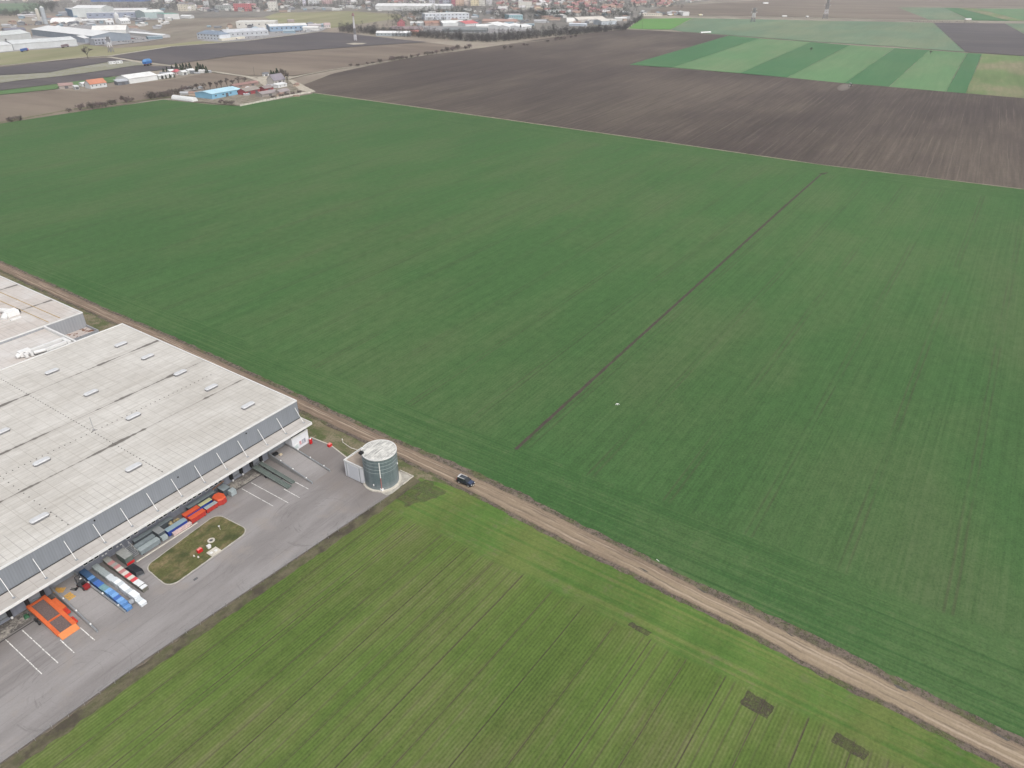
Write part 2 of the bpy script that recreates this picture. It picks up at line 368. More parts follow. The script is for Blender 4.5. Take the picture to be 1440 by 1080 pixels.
def roadmat():
    t = NT('dirt_road')
    uv = t.xyz(t.tc.outputs['UV']); u, vv = uv[0], uv[1]         # u across the road (0..1), v along it in metres
    cb = t.n.new('ShaderNodeCombineXYZ'); t.put(t.ma('MULTIPLY', u, 7.0), cb.inputs[0]); t.put(vv, cb.inputs[1])
    r = cb.outputs[0]
    n1 = t.noise(t.map(r, scale=(2.2, 0.05, 1)), 1.0, 5, 0.72)
    n2 = t.noise(t.tc.outputs['Object'], 1.8, 4, 0.75)
    n3 = t.noise(t.map(r, scale=(0.35, 0.12, 1)), 1.0, 4, 0.65)
    n4 = t.noise(t.map(r, scale=(0.2, 0.02, 1), loc=(3, 1, 0)), 1.0, 3)
    wan = t.ma('MULTIPLY', t.ma('SUBTRACT', t.noise(t.map(r, scale=(0.0, 0.03, 1)), 1.0, 3), 0.5), 0.22)
    uu = t.ma('ADD', u, wan)
    col = t.mix(t.step(n1, 0.34, 0.66), (0.155, 0.112, 0.083), (0.250, 0.189, 0.140))
    col = t.mix(t.ma('MULTIPLY', t.step(n3, 0.50, 0.70), 0.6), col, (0.13, 0.098, 0.078))
    dry = t.step(vv, 470, 360, 0.0, 0.85)                          # paler, drier stretch at the near end
    col = t.mix(t.ma('MULTIPLY', dry, t.step(n4, 0.3, 0.6, 0.35, 1.0)), col, (0.295, 0.235, 0.163))
    for c, w in ((0.27, 0.05), (0.56, 0.06), (0.72, 0.035)):
        d = t.ma('ABSOLUTE', t.ma('SUBTRACT', uu, c))
        k = t.ma('MULTIPLY', t.step(d, w * 1.5, w * 0.4), t.step(t.noise(t.map(r, scale=(0.3, 0.045, 1), loc=(c * 40, 0, 0)), 1.0, 4, 0.7), 0.42, 0.6))
        col = t.mix(t.ma('MULTIPLY', k, 0.75), col, (0.40, 0.325, 0.25))
        d2 = t.ma('ABSOLUTE', t.ma('SUBTRACT', uu, c + w * 2.0))
        col = t.mix(t.ma('MULTIPLY', t.ma('MULTIPLY', t.step(d2, w * 1.2, w * 0.3), t.step(n3, 0.4, 0.6)), 0.55), col, (0.125, 0.10, 0.08))
    edge = t.ma('MINIMUM', u, t.ma('SUBTRACT', 1.0, u))
    col = t.mix(t.step(t.ma('ADD', edge, t.ma('MULTIPLY', t.ma('SUBTRACT', n2, 0.5), 0.25)), 0.12, 0.0, 0, 0.75), col, (0.135, 0.105, 0.085))
    col = t.gain(col, t.ma('MULTIPLY_ADD', t.ma('SUBTRACT', n2, 0.5), 0.55, 1.0))
    return t.done(col, n1, 0.5, 0.2)
ROAD = roadmat()

def asphaltmat():
    t = NT('asphalt', rough=0.85)
    o = t.tc.outputs['Object']
    n1 = t.noise(t.map(rot=R(10), scale=(0.035, 0.16, 1)), 1.0, 5, 0.65)
    n2 = t.noise(o, 3.2, 3, 0.7)
    n3 = t.noise(t.map(rot=R(-6), scale=(0.02, 0.9, 1)), 1.0, 4, 0.7)
    n4 = t.noise(o, 0.11, 5, 0.65)
    n5 = t.noise(o, 0.55, 4, 0.7)
    x, y, _ = t.xyz(o)
    col = t.mix(t.step(n1, 0.32, 0.68), (0.212, 0.198, 0.194), (0.285, 0.270, 0.266))
    col = t.mix(t.ma('MULTIPLY', t.step(n3, 0.55, 0.70), 0.45), col, (0.165, 0.152, 0.150))   # tyre sweeps along the yard
    for cx, cy, k0 in ((78.0, 104.5, 1.3), (24.0, 108.0, 1.0), (60.0, 101.0, 0.8)):            # turning arcs in front of the bays
        dx, dy = t.ma('SUBTRACT', x, cx), t.ma('SUBTRACT', y, cy)
        r = t.ma('SQRT', t.ma('ADD', t.ma('MULTIPLY', dx, dx), t.ma('MULTIPLY', dy, dy)))
        cb = t.n.new('ShaderNodeCombineXYZ'); t.put(t.ma('MULTIPLY', r, 1.5), cb.inputs[0]); t.put(t.ma('ARCTAN2', dy, dx), cb.inputs[1])
        na = t.noise(cb.outputs[0], 0.8, 4, 0.75)
        col = t.mix(t.ma('MULTIPLY', t.ma('MULTIPLY', t.step(na, 0.55, 0.68), t.ma('MULTIPLY', t.step(r, 15, 8), t.step(r, 2.5, 5))), 0.42 * k0), col, (0.125, 0.115, 0.114))
    col = t.mix(t.ma('MULTIPLY', t.step(n4, 0.53, 0.68), 0.6), col, (0.27, 0.243, 0.222))   # dusty patches
    col = t.mix(t.ma('MULTIPLY', t.step(n5, 0.64, 0.74), 0.5), col, (0.14, 0.13, 0.128))    # oil and damp
    jx = t.ma('ABSOLUTE', t.ma('SUBTRACT', t.ma('FRACT', t.ma('DIVIDE', t.ma('ADD', y, t.ma('MULTIPLY', n4, 0.5)), 5.3)), 0.5))
    col = t.mix(t.ma('MULTIPLY', t.step(jx, 0.012, 0.004), t.step(n5, 0.4, 0.6, 0.1, 0.55)), col, (0.13, 0.12, 0.12))  # paving joints
    col = t.mix(t.ma('MULTIPLY', t.step(t.ma('ADD', y, t.ma('MULTIPLY', n4, 6.0)), 126, 132), 0.6), col, (0.12, 0.110, 0.105))  # darker towards the loading wall
    far = t.step(t.ma('ADD', x, t.ma('MULTIPLY', n4, 10.0)), 86, 96)
    col = t.mix(t.ma('MULTIPLY', far, 0.55), col, (0.165, 0.145, 0.135))                     # older, browner end of the yard
    col = t.gain(col, t.ma('ADD', 1.0, t.ma('MULTIPLY', t.ma('SUBTRACT', n2, 0.5), 0.26)))
    return t.done(col)
ASPHALT = asphaltmat()
ISLAND = soilmat('island_grass', (0.185, 0.15, 0.08), (0.095, 0.10, 0.038), (0.060, 0.070, 0.028), 0.22, 0.45, 0.9)
KERB = M('kerb_stone', (0.40, 0.38, 0.34), 0.9, 0.2, 0.8)
PAINT = M('road_paint', (0.72, 0.71, 0.68), 0.7, 0.18, 1.5)
CONC = M('pale_concrete', (0.50, 0.47, 0.41), 0.9, 0.18, 0.8)

ragged(PAINT, 0.36, 0.50, 2.2)
# terrain out to the horizon, then the fields as sheets above it
sheet('ground', [(-9000, -9000), (14000, -9000), (14000, 14000), (-9000, 14000)], -0.45, WASTE, 500, 0)
# ---- near
def ends(P):
    """carry a road edge on past the frame at both ends"""
    return [P[0] + (P[0] - P[2]).normalized() * 330] + P + [P[-1] + (P[-1] - P[-3]).normalized() * 360]
road_hi = ends(px((1440, 1041), (1337, 992.5), (1240, 945), (1154, 900), (1060, 857), (964, 813), (880, 770), (798, 729.5), (735.5, 696), (680, 671), (660, 661.7), (546.7, 615), (486.7, 586.7), (430, 560), (240, 473), (150, 435), (73, 400), (0, 367.5)))
road_du = ends(px((1440, 1051), (1250, 958.7), (1168, 918), (1060, 865.5), (975, 824), (880, 774.5), (812, 741), (749.4, 709), (680, 677), (561.7, 624.6), (503, 598), (420, 560), (240, 475.5), (150, 437), (73, 402), (0, 369)))
road_lo = ends(px((1440, 1087), (1369, 1051), (1250, 989), (1147, 940), (1060, 890.5), (981, 853), (880, 800), (805, 765.5), (746.7, 735), (680, 700), (645, 683), (561.7, 642), (513, 619), (420, 575), (160, 453), (86.7, 420), (0, 379)))
road_lf = ends(px((1440, 1094), (1369, 1058), (1250, 995), (1147, 945.5), (1060, 896), (981, 857), (880, 806), (805, 770), (746.7, 739), (680, 704), (645, 687), (561.7, 645), (513, 622), (420, 578), (160, 455.5), (86.7, 422.5), (0, 381)))
far_edge = px((440, 130.3), (580, 149.6), (720, 169.3), (920, 197.5), (1152, 231.2), (1440, 266), (1800, 309))
sheet('wheat_field', road_hi + [Vector((263.6, 663.9)), Vector((403, 659.5)), Vector((411.5, 597.5)), Vector((419, 573.5)), Vector((503.6, 569.8))] + far_edge + [Vector((515, -480))], 0.0, WHEAT, 5, 0.3)
sheet('road_verge', [(90, -420), (103, -420), (106, -30), (110.5, 30), (113.5, 67), (115.5, 120), (116, 246), (118, 339), (129.5, 700), (80, 700), (80, 211), (97, 211), (97, 97), (80, 97)], -0.06, VERGE, 5, 0.0)
sheet('soil_shoulder', [p + Vector((0.5, 0, 0)) for p in road_hi] + [p - Vector((0.6, 0, 0)) for p in reversed(road_du)], 0.02, SHOULDER, 1.2, 0.5, 3)
sheet('soil_shoulder', [p + Vector((0.6, 0, 0)) for p in road_lo] + [p - Vector((0.25, 0, 0)) for p in reversed(road_lf)], 0.02, SHOULDER, 1.2, 0.5, 5)
def xat(P, y):
    Q = sorted(((p.y, p.x) for p in P))
    for (y0, x0), (y1, x1) in zip(Q, Q[1:]):
        if y0 <= y <= y1: return x0 + (x1 - x0) * (y - y0) / max(1e-6, y1 - y0)
    return Q[0][1] if y < Q[0][0] else Q[-1][1]
rv, rf, ruv = [], [], []
ry = [-330 + 1.6 * i for i in range(640)]
for i, y in enumerate(ry):
    j = lambda k: 0.28 * mnoise.noise(Vector((y / 3.1, k, 0))) + 0.22 * mnoise.noise(Vector((y / 0.9, k, 5)))
    a_, b_ = xat(road_lo, y) + j(1), xat(road_du, y) + j(8)
    for k in range(5): rv.append((a_ + (b_ - a_) * k / 4, y, 0.05)); ruv.append((k / 4, y + 330))
for i in range(len(ry) - 1):
    for k in range(4): rf.append((i * 5 + k, i * 5 + k + 1, i * 5 + k + 6, i * 5 + k + 5))
rme = bpy.data.meshes.new('dirt_road'); rme.from_pydata(rv, [], rf); rme.update(); rme.materials.append(ROAD)
ul = rme.uv_layers.new(name='UVMap')
for lp in rme.loops: ul.data[lp.index].uv = ruv[lp.vertex_index]
ro = bpy.data.objects.new('dirt_road', rme); C.objects.link(ro); tag(ro, kind='structure')
lower = [p for p in road_lf if p.y < 86]
sheet('young_crop_field', [Vector((-260, -480))] + [p + Vector((0.2, 0, 0)) for p in lower] + [Vector(q) for q in ((101.8, 95.2), (85, 96.0), (63, 97.6), (33, 100.2), (9, 101.4), (-260, 113.4))], 0.0, YOUNG, 2.0, 0.3)
PUD = M('puddle_water', (0.10, 0.09, 0.075), 0.06, 0.1, 0.5, spec=0.8)
for P_ in (((1256, 962.6), (1262, 963.5), (1277, 971.5), (1274, 973.2), (1262, 968)), ((1393, 1028.6), (1399, 1030.5), (1421, 1042), (1416, 1042.6)), ((977, 825.6), (984, 828), (994, 833.6), (990, 834.2)), ((1104, 887.6), (1110, 890.6), (1118, 896), (1112, 894.6)), ((897, 797.4), (905, 800.4), (913, 805.6), (906, 803.6))):
    sheet('puddle', px(*P_), 0.062, PUD, 0.5, 0.1, 3)
strip('weedy_edge', [(-260, 113.5), (9.5, 101.6), (33.2, 100.6), (63.5, 98.0), (82.5, 96.3), (101.0, 95.6)], 2.6, 0.03, EDGE, 1.0, 0.55, 2)
sheet('bare_soil', [(91.5, 91.2), (95.5, 88.5), (101.2, 86.5), (102.3, 93.5), (97.5, 95.8), (92.5, 95.2)], 0.025, TRAMPLED, 1.0, 1.0, 6)
for q in ([(89.2, 33.3), (90.4, 33.0), (90.2, 28.8), (89.0, 29.1)], [(84.9, 10.3), (88.1, 9.9), (87.5, 5.1), (84.4, 5.5)], [(86.2, -4.2), (88.4, -4.6), (87.8, -9.8), (85.7, -9.3)]):
    sheet('bare_soil', q, 0.012, PATCH, 0.6, 0.28, 8)
strip('bare_soil', [(124.7, 82.4), (200, 83.2), (290, 84.0), (380, 84.8), (459.6, 85.1)], [1.0, 1.0, 1.15, 1.3, 1.1], 0.02, FURROW, 1.5, 0.22, 4)
strip('bare_soil', [(459.6, 85.1), (466, 83)], [3.2, 1.6], 0.022, PATCH, 1.0, 0.6, 4)
yard = [(-140, 109.5), (9.7, 103.3), (33.2, 102.3), (63.5, 99.6), (82.6, 97.9), (93.0, 96.9), (94.0, 98.5), (92.3, 104.5), (92.4, 111), (97.3, 111), (97.6, 115.5), (99.3, 123.5), (98.9, 130.6), (97.4, 133), (-140, 133)]
sheet('asphalt_yard', yard, 0.045, ASPHALT, 6, 0.0)
strip('kerb', [(97.6, 111.2), (97.7, 115.5), (99.4, 123.5), (99.0, 130.6)], 0.3, 0.09, CONC, 1, 0.02)
# drain channel in front of the docks, worn concrete patches
DRAIN = M('drain_channel', (0.045, 0.042, 0.042), 0.9, 0.2)
strip('drain_channel', [(-60, 128.1), (31.3, 128.0)], 0.28, 0.056, DRAIN, 3, 0.0)
strip('drain_channel', [(72.5, 128.6), (81.5, 128.4)], 0.28, 0.056, DRAIN, 3, 0.0)
for x0, x1, y in ((-8, 32.3, 130.1), (73.4, 84.2, 130.3)):
    sheet('dock_apron', [(x0, y - 1.6), (x1, y - 1.6), (x1, 132.2), (x0, 132.2)], 0.05, soilmat('worn_apron_%d' % x1, (0.075, 0.07, 0.068), (0.12, 0.11, 0.103), (0.30, 0.28, 0.25), 0.3, 0.5, 0.5), 1.5, 0.15)
for (x, y0, y1) in ((21.9, 127.9, 114.6), (24.7, 127.6, 114.5), (27.5, 119.3, 114.3), (31.1, 119.1, 114.0), (74.9, 127.9, 116.6), (77.65, 127.9, 114.6), (80.4, 119.4, 113.9), (83.75, 119.7, 114.6)):
    strip('bay_line', [(x, y0), (x - 0.08, y1)], 0.16, 0.058, PAINT, 0.5, 0.03, int(x))
# island
def island_outline(o=0.0):
    x0, x1, y0, y1, r = 46.7 + o, 66.4 - o, 113.9 + o, 125.0 - o, 2.2 - o * 0.6
    P = []
    for (cx, cy, a0) in ((x1 - r, y0 + r + 0.3, -90), (x1 - r - 0.3, y1 - r, 0), (x0 + r, y1 - r - 1.4, 90), (x0 + r - 0.3, y0 + r, 180)):
        P += [(cx + r * math.cos(R(a0 + k * 15)), cy + r * math.sin(R(a0 + k * 15))) for k in range(7)]
    return P
MB().prism(island_outline(), 0.0, 0.15).build('island_kerb', KERB)['kind'] = 'structure'
sheet('island_grass', island_outline(0.2), 0.17, ISLAND, 0.6, 0.08)

# ---- farther fields (outlines read off the photograph, laid on the ground plane)
strip('field_path', far_edge, [2.6, 2.4, 2.2, 1.7, 1.3, 1.2, 1.2], 0.03, soilmat('worn_path', (0.30, 0.26, 0.20), (0.24, 0.20, 0.155), (0.17, 0.155, 0.10), 0.2, 0.2, 0.4), 6, 0.6, 2)
sheet('ploughed_field', px((421, 121), (440, 130), (580, 149.4), (720, 169), (920, 197.2), (1152, 230.9), (1440, 265.7), (1800, 308.6), (1800, 172), (1440, 138), (1250, 122), (1107, 109), (885, 91), (1024, 50), (960, 45), (900, 42), (880, 41), (780, 52), (700, 64), (650, 71), (590, 79), (520, 92), (470, 103)), -0.03, PLOUGH, 10, 1.2)
fields = [
 ('brown_field', DARKSOIL, [(155, 79), (240, 66), (345, 58), (450, 45), (480, 46), (560, 55), (600, 59), (520, 64), (440, 70), (330, 78), (238, 91)]),
 ('brown_field', PLOUGH2, [(238, 91.5), (330, 78.5), (440, 70.5), (520, 64.5), (600, 59.5), (662, 67), (590, 78), (520, 89), (470, 98), (415, 106), (345, 106.5), (297, 99)]),
 ('brown_field', PLOUGH2, [(-200, 215), (-200, 158), (0, 134), (75, 126), (120, 129), (182, 118), (240, 112), (297, 102), (345, 109), (352, 113), (325, 123), (260, 131), (180, 146), (0, 174)]),
 ('green_strip', G_MEAD, [(-200, 152), (0, 127.5), (85, 117.5), (125, 111.5), (160, 108), (180, 104.5), (205, 101), (175, 113), (122, 121), (84, 122), (80, 125), (0, 133), (-200, 158)]),
 ('dark_field', DARKSOIL, [(-200, 138), (0, 117), (30, 113), (90, 107), (155, 98), (190, 92), (217, 93), (245, 93), (250, 96), (205, 100.5), (180, 104), (140, 110), (82, 117.5), (0, 127), (-200, 150)]),
 ('fallow_strip', soilmat('fallow_grass', (0.235, 0.23, 0.185), (0.29, 0.28, 0.25), (0.22, 0.22, 0.11), 0.02, 0.02, 0.2), [(-200, 128), (0, 106), (70, 102), (95, 97), (155, 87), (188, 86), (215, 91), (190, 92), (155, 97.5), (90, 106.5), (30, 112.5), (0, 116.5), (-200, 137)]),
 ('dark_field', DARKSOIL, [(-200, 112), (0, 94.5), (100, 83.5), (150, 81), (208, 89), (186, 86), (155, 86.5), (95, 96.5), (70, 101.5), (0, 105.5), (-200, 127)]),
 ('meadow', DRYGRASS, [(-200, 108), (-200, 92), (0, 74), (60, 68), (115, 62), (160, 68), (240, 62), (330, 52), (345, 57), (240, 65), (155, 78), (120, 80), (0, 92)]),
 ('meadow', DRYGRASS, [(372, 24), (390, 18), (490, 15.5), (572, 21), (560, 26), (490, 36), (460, 40), (440, 36), (390, 33)]),
 ('green_strip', G_DARK, [(885, 91), (945, 95), (1068, 54), (1025, 50)]),
 ('pale_green_strip', G_LIGHT, [(945.5, 95), (1040, 103), (1140, 59), (1068.5, 54)]),
 ('green_strip', G_DARK, [(1040.5, 103), (1107, 109), (1195, 63.5), (1140.5, 59)]),
 ('pale_green_strip', G_LIGHT, [(1107.5, 109), (1187, 117), (1258, 67.5), (1195.5, 63.5)]),
 ('green_strip', G_DARK, [(1187.5, 117), (1250, 122), (1307, 70.5), (1258.5, 67.5)]),
 ('pale_green_strip', G_LIGHT, [(1250.5, 122), (1330, 129), (1360, 74.5), (1307.5, 70.5)]),
 ('green_strip', G_DARK, [(1330.5, 129), (1358, 131.3), (1381, 75.5), (1360.5, 74.5)]),
 ('stubble_field', G_OLIVE, [(1358.5, 131.3), (1440, 138), (1600, 153), (1620, 92), (1440, 79), (1381.5, 75.5)]),
 ('grey_green_field', G_GREY, [(975, 25.5), (1312, 32), (1357, 73), (1250, 65), (1140, 58.3), (1024, 49.3), (960, 44.5), (944, 41.5)]),
 ('bright_green_field', G_BRIGHT, [(900, 26.5), (974, 25.3), (943, 41.5), (905, 41), (884, 40)]),
 ('dark_field', DARKSOIL, [(1312.5, 32), (1413, 33), (1440, 48), (1600, 110), (1600, 90), (1440, 78.5), (1357.5, 73)]),
 ('pale_green_field', G_GREY, [(1413.5, 33), (1620, 34), (1620, 105), (1440, 47.5)]),
 ('brown_field', PLOUGH2, [(915, 14), (940, 9), (1060, 1), (1140, -4), (1240, -2), (1305, 27.5), (1200, 25.5), (1075, 22.5), (960, 21), (915, 21)]),
 ('pale_green_field', G_GREY, [(1262, 10.5), (1326, 10), (1362, 28), (1306, 27.5)]),
 ('green_strip', G_DARK, [(1326.5, 10.5), (1346, 11), (1420, 29.5), (1366, 28.5)]),
 ('stubble_field', G_OLIVE, [(1346.5, 11), (1372, 12), (1441, 29.5), (1421, 29.5)]),
 ('light_green_field', G_LIGHT, [(1372.5, 12), (1560, 13), (1600, 30), (1442, 29.5)]),
 ('brown_field', PLOUGH2, [(1140, -4.5), (1300, -12), (1620, -10), (1620, 11), (1440, 11), (1372, 11.5), (1262, 10), (1241, -2)]),
 ('green_field', G_GREY, [(-60, 6), (50, 4), (62, 8), (62, 17), (0, 20), (-60, 22)]),
]
for i, (n, m, P) in enumerate(fields):
    sheet(n, px(*P), 0.02 + 0.004 * i, m, 14, 1.0 if len(P) > 4 else 0.6, i)
sheet('town_ground', px((-150, 30), (0, 22), (60, 18), (230, 27), (290, 25), (372, 24), (390, 17.5), (490, 15), (575, 20.5), (640, 57), (700, 56), (800, 44), (880, 40), (900, 26), (915, 14), (940, 8), (1000, 1), (900, -16), (-100, -14)), 0.0, TOWNG, 30, 3)
# tracks and lanes
strip('gravel_track', px((-100, 103), (0, 93), (120, 80.5), (155, 78.5), (240, 65.5), (345, 57.5), (450, 44.5)), [6, 6, 6, 7, 6, 6, 6], 0.18, PALE, 8, 0.8, 3)
strip('gravel_track', px((152, 80), (208, 89), (240, 92.5), (297, 100.5), (348, 108), (366, 114)), [7, 7, 6, 6, 6, 8], 0.19, PALE, 8, 0.7, 4)
strip('gravel_track', px((405, 111), (430, 105), (470, 97.5), (520, 90.5), (590, 78.5), (662, 67)), [5, 3, 3, 2.4, 2.4, 3], 0.19, PALE, 8, 1.2, 5)
strip('country_road', px((895, 21.5), (960, 22), (1075, 24), (1200, 26.6), (1300, 29), (1360, 30.2), (1620, 33)), [7] * 7, 0.2, PALE, 20, 0.5, 6)
strip('gravel_track', px((700, 63), (740, 59.5), (765, 57)), [2.5, 2.5, 2], 0.19, PALE, 8, 0.8, 5)
strip('asphalt_road', px((-100, 77), (0, 71.5), (60, 67), (110, 62.5), (160, 58.5), (205, 56)), [9] * 6, 0.2, M('grey_road', (0.26, 0.25, 0.25)), 20, 0.5, 6)
LOT = soilmat('worn_lot', (0.27, 0.265, 0.27), (0.33, 0.32, 0.32), (0.20, 0.19, 0.185), 0.03, 0.03, 0.3)
for P_ in (((128, 61), (150, 64.5), (206, 58.5), (230, 54.5), (178, 48.6), (150, 49)), ((-60, 80), (-60, 72), (40, 63), (46, 50), (60, 49), (128, 60), (112, 63.5), (108, 65.5), (20, 72.5)), ((310, 59), (278, 57.5), (320, 54), (380, 45), (440, 40), (462, 40), (452, 43.8), (345, 57)), ((40, 42), (70, 34), (160, 33), (215, 45), (180, 48), (130, 47)), ((60, 24.5), (100, 24), (260, 26), (230, 28), (120, 28)), ((590, 46), (700, 47), (750, 43), (745, 33), (600, 34), (545, 44))):
    sheet('concrete_lot', px(*P_), 0.16, LOT, 12, 1.5)
sheet('gravel_pad', px((486, 61.5), (498, 60.3), (516, 60.8), (510, 62.4), (496, 63)), 0.2, PALE, 4, 0.4)
strip('field_margin', px((-100, 190), (0, 172.5), (95, 155), (180, 143.5), (240, 136.5), (262, 139)), [5] * 6, 0.06, VERGE, 4, 1.6, 8)
# ================================================================== WAREHOUSE AND YARD
def mb(root):
    m = MB(); m.x = Matrix.Translation(-Vector(root.location)); return m

def cladding(name, rgb, pitch=0.9, axis='X', rough=0.45):
    t = NT(name, rough, 0.4)
    x, y, z = t.xyz(t.tc.outputs['Object'])
    c = x if axis == 'X' else y
    w = t.ma('SINE', t.ma('MULTIPLY', t.ma('ADD', x, y), 2 * math.pi / pitch))
    n = t.noise(t.map(scale=(0.25, 0.25, 0.05)), 1.0, 4, 0.6)
    n2 = t.noise(t.map(scale=(1.3, 1.3, 0.08)), 1.0, 3, 0.6)
    col = t.gain(rgb, t.ma('ADD', t.ma('ADD', 0.98, t.ma('MULTIPLY', w, 0.05)), t.ma('ADD', t.ma('MULTIPLY', t.ma('SUBTRACT', n, 0.5), 0.28), t.ma('MULTIPLY', t.ma('SUBTRACT', n2, 0.5), 0.25))))  # shading of the ribs goes into the colour as a faint ripple
    return t.done(col, w, 0.08, 0.02)
CLAD = cladding('grey_cladding', (0.205, 0.222, 0.248), 0.5)
CLAD2 = cladding('light_cladding', (0.30, 0.31, 0.33))
LOWWALL = cladding('slate_wall', (0.24, 0.255, 0.30), 1.1)

def membrane(name, base, joints=(), seam=(1.9, 9.0), warm=(0.475, 0.455, 0.42), turn=False):
    """flat roof membrane: welded sheets, dirt washed along the falls, dark lines of standing dirt at the joints"""
    t = NT(name, 0.75, 0.25)
    o = t.tc.outputs['Object']
    x, y, z = t.xyz(o)
    n1 = t.noise(t.map(scale=(0.05, 0.09, 1)), 1.0, 5, 0.65)
    n2 = t.noise(o, 0.55, 4, 0.7)
    n3 = t.noise(t.map(scale=(0.9, 0.12, 1)), 1.0, 3, 0.65)
    n5 = t.noise(t.map(scale=(0.06, 1.1, 1), loc=(4, 2, 0)), 1.0, 4, 0.7)
    br = t.n.new('ShaderNodeTexBrick'); t.l.new(t.map(rot=R(90) if turn else 0), br.inputs['Vector'])
    br.offset = 0.0 if seam[1] < 4 else 0.5; br.inputs['Scale'].default_value = 1.0; br.inputs['Brick Width'].default_value = seam[1]; br.inputs['Row Height'].default_value = seam[0]
    br.inputs['Mortar Size'].default_value = 0.07; br.inputs['Mortar Smooth'].default_value = 0.6
    br.inputs['Color1'].default_value = (1, 1, 1, 1); br.inputs['Color2'].default_value = (0.955, 0.955, 0.955, 1); br.inputs['Mortar'].default_value = (0.74, 0.725, 0.70, 1)
    col = t.mix(t.step(n1, 0.36, 0.66), base, warm)
    col = t.mix(1.0, col, br.outputs['Color'], 'MULTIPLY')
    col = t.mix(t.ma('MULTIPLY', t.step(n5, 0.50, 0.68), 0.46), col, (0.36, 0.335, 0.30))
    col = t.mix(t.ma('MULTIPLY', t.step(n3, 0.60, 0.74), 0.30), col, (0.30, 0.28, 0.25))
    # short cross seams along the edge
    if joints:
        gx = t.ma('ABSOLUTE', t.ma('SUBTRACT', t.ma('FRACT', t.ma('DIVIDE', x, 2.95)), 0.5))
        col = t.mix(t.ma('MULTIPLY', t.step(gx, 0.03, 0.012), t.ma('MULTIPLY', t.step(y, 9.5, 8.5), t.step(y, 1.2, 1.6, 0, 0.55))), col, (0.22, 0.21, 0.2))
    for jy in joints:
        yy = t.ma('ABSOLUTE', t.ma('SUBTRACT', t.ma('ADD', y, t.ma('MULTIPLY', t.ma('SUBTRACT', n2, 0.5), 0.35)), jy))
        nj = t.noise(t.map(scale=(0.06, 0.01, 1), loc=(jy, 0, 0)), 1.0, 4, 0.75)
        wd = t.step(nj, 0.40, 0.60, 0.14, 0.95)
        k = t.step(t.ma('DIVIDE', yy, wd), 1.0, 0.4)
        col = t.mix(t.ma('MULTIPLY', k, t.step(nj, 0.34, 0.50, 0.45, 0.95)), col, (0.075, 0.068, 0.06))
        col = t.mix(t.step(yy, 2.6, 0.2, 0, 0.22), col, (0.34, 0.315, 0.285))
    col = t.gain(col, t.ma('ADD', 1.0, t.ma('MULTIPLY', t.ma('SUBTRACT', n2, 0.5), 0.30)))
    return t.done(col, n2, 0.1, 0.05)
ROOF = membrane('roof_membrane', (0.560, 0.543, 0.510), (60.7, 38.5, 20.6), (1.45, 2.95))
ROOF2 = membrane('roof_membrane_old', (0.575, 0.555, 0.535), (42.0, 18.5), (2.6, 14.0), (0.50, 0.455, 0.42), True)
CANROOF = membrane('canopy_roof', (0.50, 0.475, 0.45), (), (2.2, 3.4), (0.42, 0.395, 0.37))
TRIM = M('white_trim', (0.66, 0.66, 0.65), 0.5, 0.08, 0.5)
WHITE = M('white_steel', (0.74, 0.74, 0.73), 0.45, 0.06, 1.0)
BLACK = M('black_rubber', (0.018, 0.018, 0.02), 0.8, 0.2, 3)
GLASS = M('dark_glass', (0.022, 0.026, 0.032), 0.12, 0.2, 1.0, spec=0.6)
STEEL = M('galvanised_steel', (0.30, 0.32, 0.34), 0.45, 0.15, 1.5, metal=0.3)
CONCRETE = M('grey_concrete', (0.27, 0.265, 0.26), 0.9, 0.2, 0.7)
GREYPANEL = M('grey_panel', (0.27, 0.285, 0.31), 0.5, 0.12, 0.8)

wh = thing('warehouse', 'large flat-roofed grey logistics warehouse with white canopy over its loading docks', 'warehouse', (98, 132.3, 0))
WL, WY0, WY1, WH = -150.0, 132.3, 212.8, 11.5
mb(wh).prism([(WL, WY0), (98, WY0), (98.9, WY1), (WL, WY1)], 0, WH - 0.25).build('wall', CLAD, wh)
mb(wh).prism([(WL, WY0 + 0.3), (97.7, WY0 + 0.3), (98.6, WY1 - 0.3), (WL, WY1 - 0.3)], WH - 0.25, WH - 0.18).build('roof', ROOF, wh)
m = mb(wh); m.prism([(WL, WY0 - 0.06), (98.06, WY0 - 0.06), (98.06, WY0 + 0.28), (WL, WY0 + 0.28)], WH - 0.3, WH)
m.prism([(97.72, WY0 + 0.285), (98.06, WY0 + 0.285), (98.96, WY1 - 0.285), (98.62, WY1 - 0.285)], WH - 0.3, WH)
m.prism([(WL, WY1 - 0.28), (98.96, WY1 - 0.28), (98.96, WY1 + 0.06), (WL, WY1 + 0.06)], WH - 0.3, WH)
m.build('parapet', TRIM, wh)
# loading front below the canopy
m = mb(wh); m.box(WL, 97.9, WY0 - 0.08, WY0 + 0.02, 0.01, 5.7); m.build('lower_wall', LOWWALL, wh)
can = mb(wh).box(WL, 98.1, 128.05, 132.18, 5.75, 6.12).build('canopy', CANROOF, wh)
m = mb(wh); m.box(WL, 98.16, 127.88, 128.05, 5.62, 6.2); m.box(98.1, 98.26, 128.05, 132.2, 5.62, 6.2); m.build('fascia', TRIM, can)
m = mb(wh); m.box(WL, 98.0, 132.08, 132.24, 6.12, 6.26); m.build('joint_strip', M('dark_joint', (0.05, 0.048, 0.046), 0.8, 0.3, 0.3), can)  # dark strip for the gap and dirt where the canopy meets the wall
rod0 = None
for k in range(15):
    x = 97.0 - 5.9 * k
    r = mb(wh).tube((x, 132.25, 9.75), (x, 129.75, 6.1), 0.065, 8).build('tie_rod', WHITE, can)
    mb(wh).box(x - 0.25, x + 0.25, 129.3, 129.9, 6.12, 6.17).build('anchor_plate', STEEL, r)
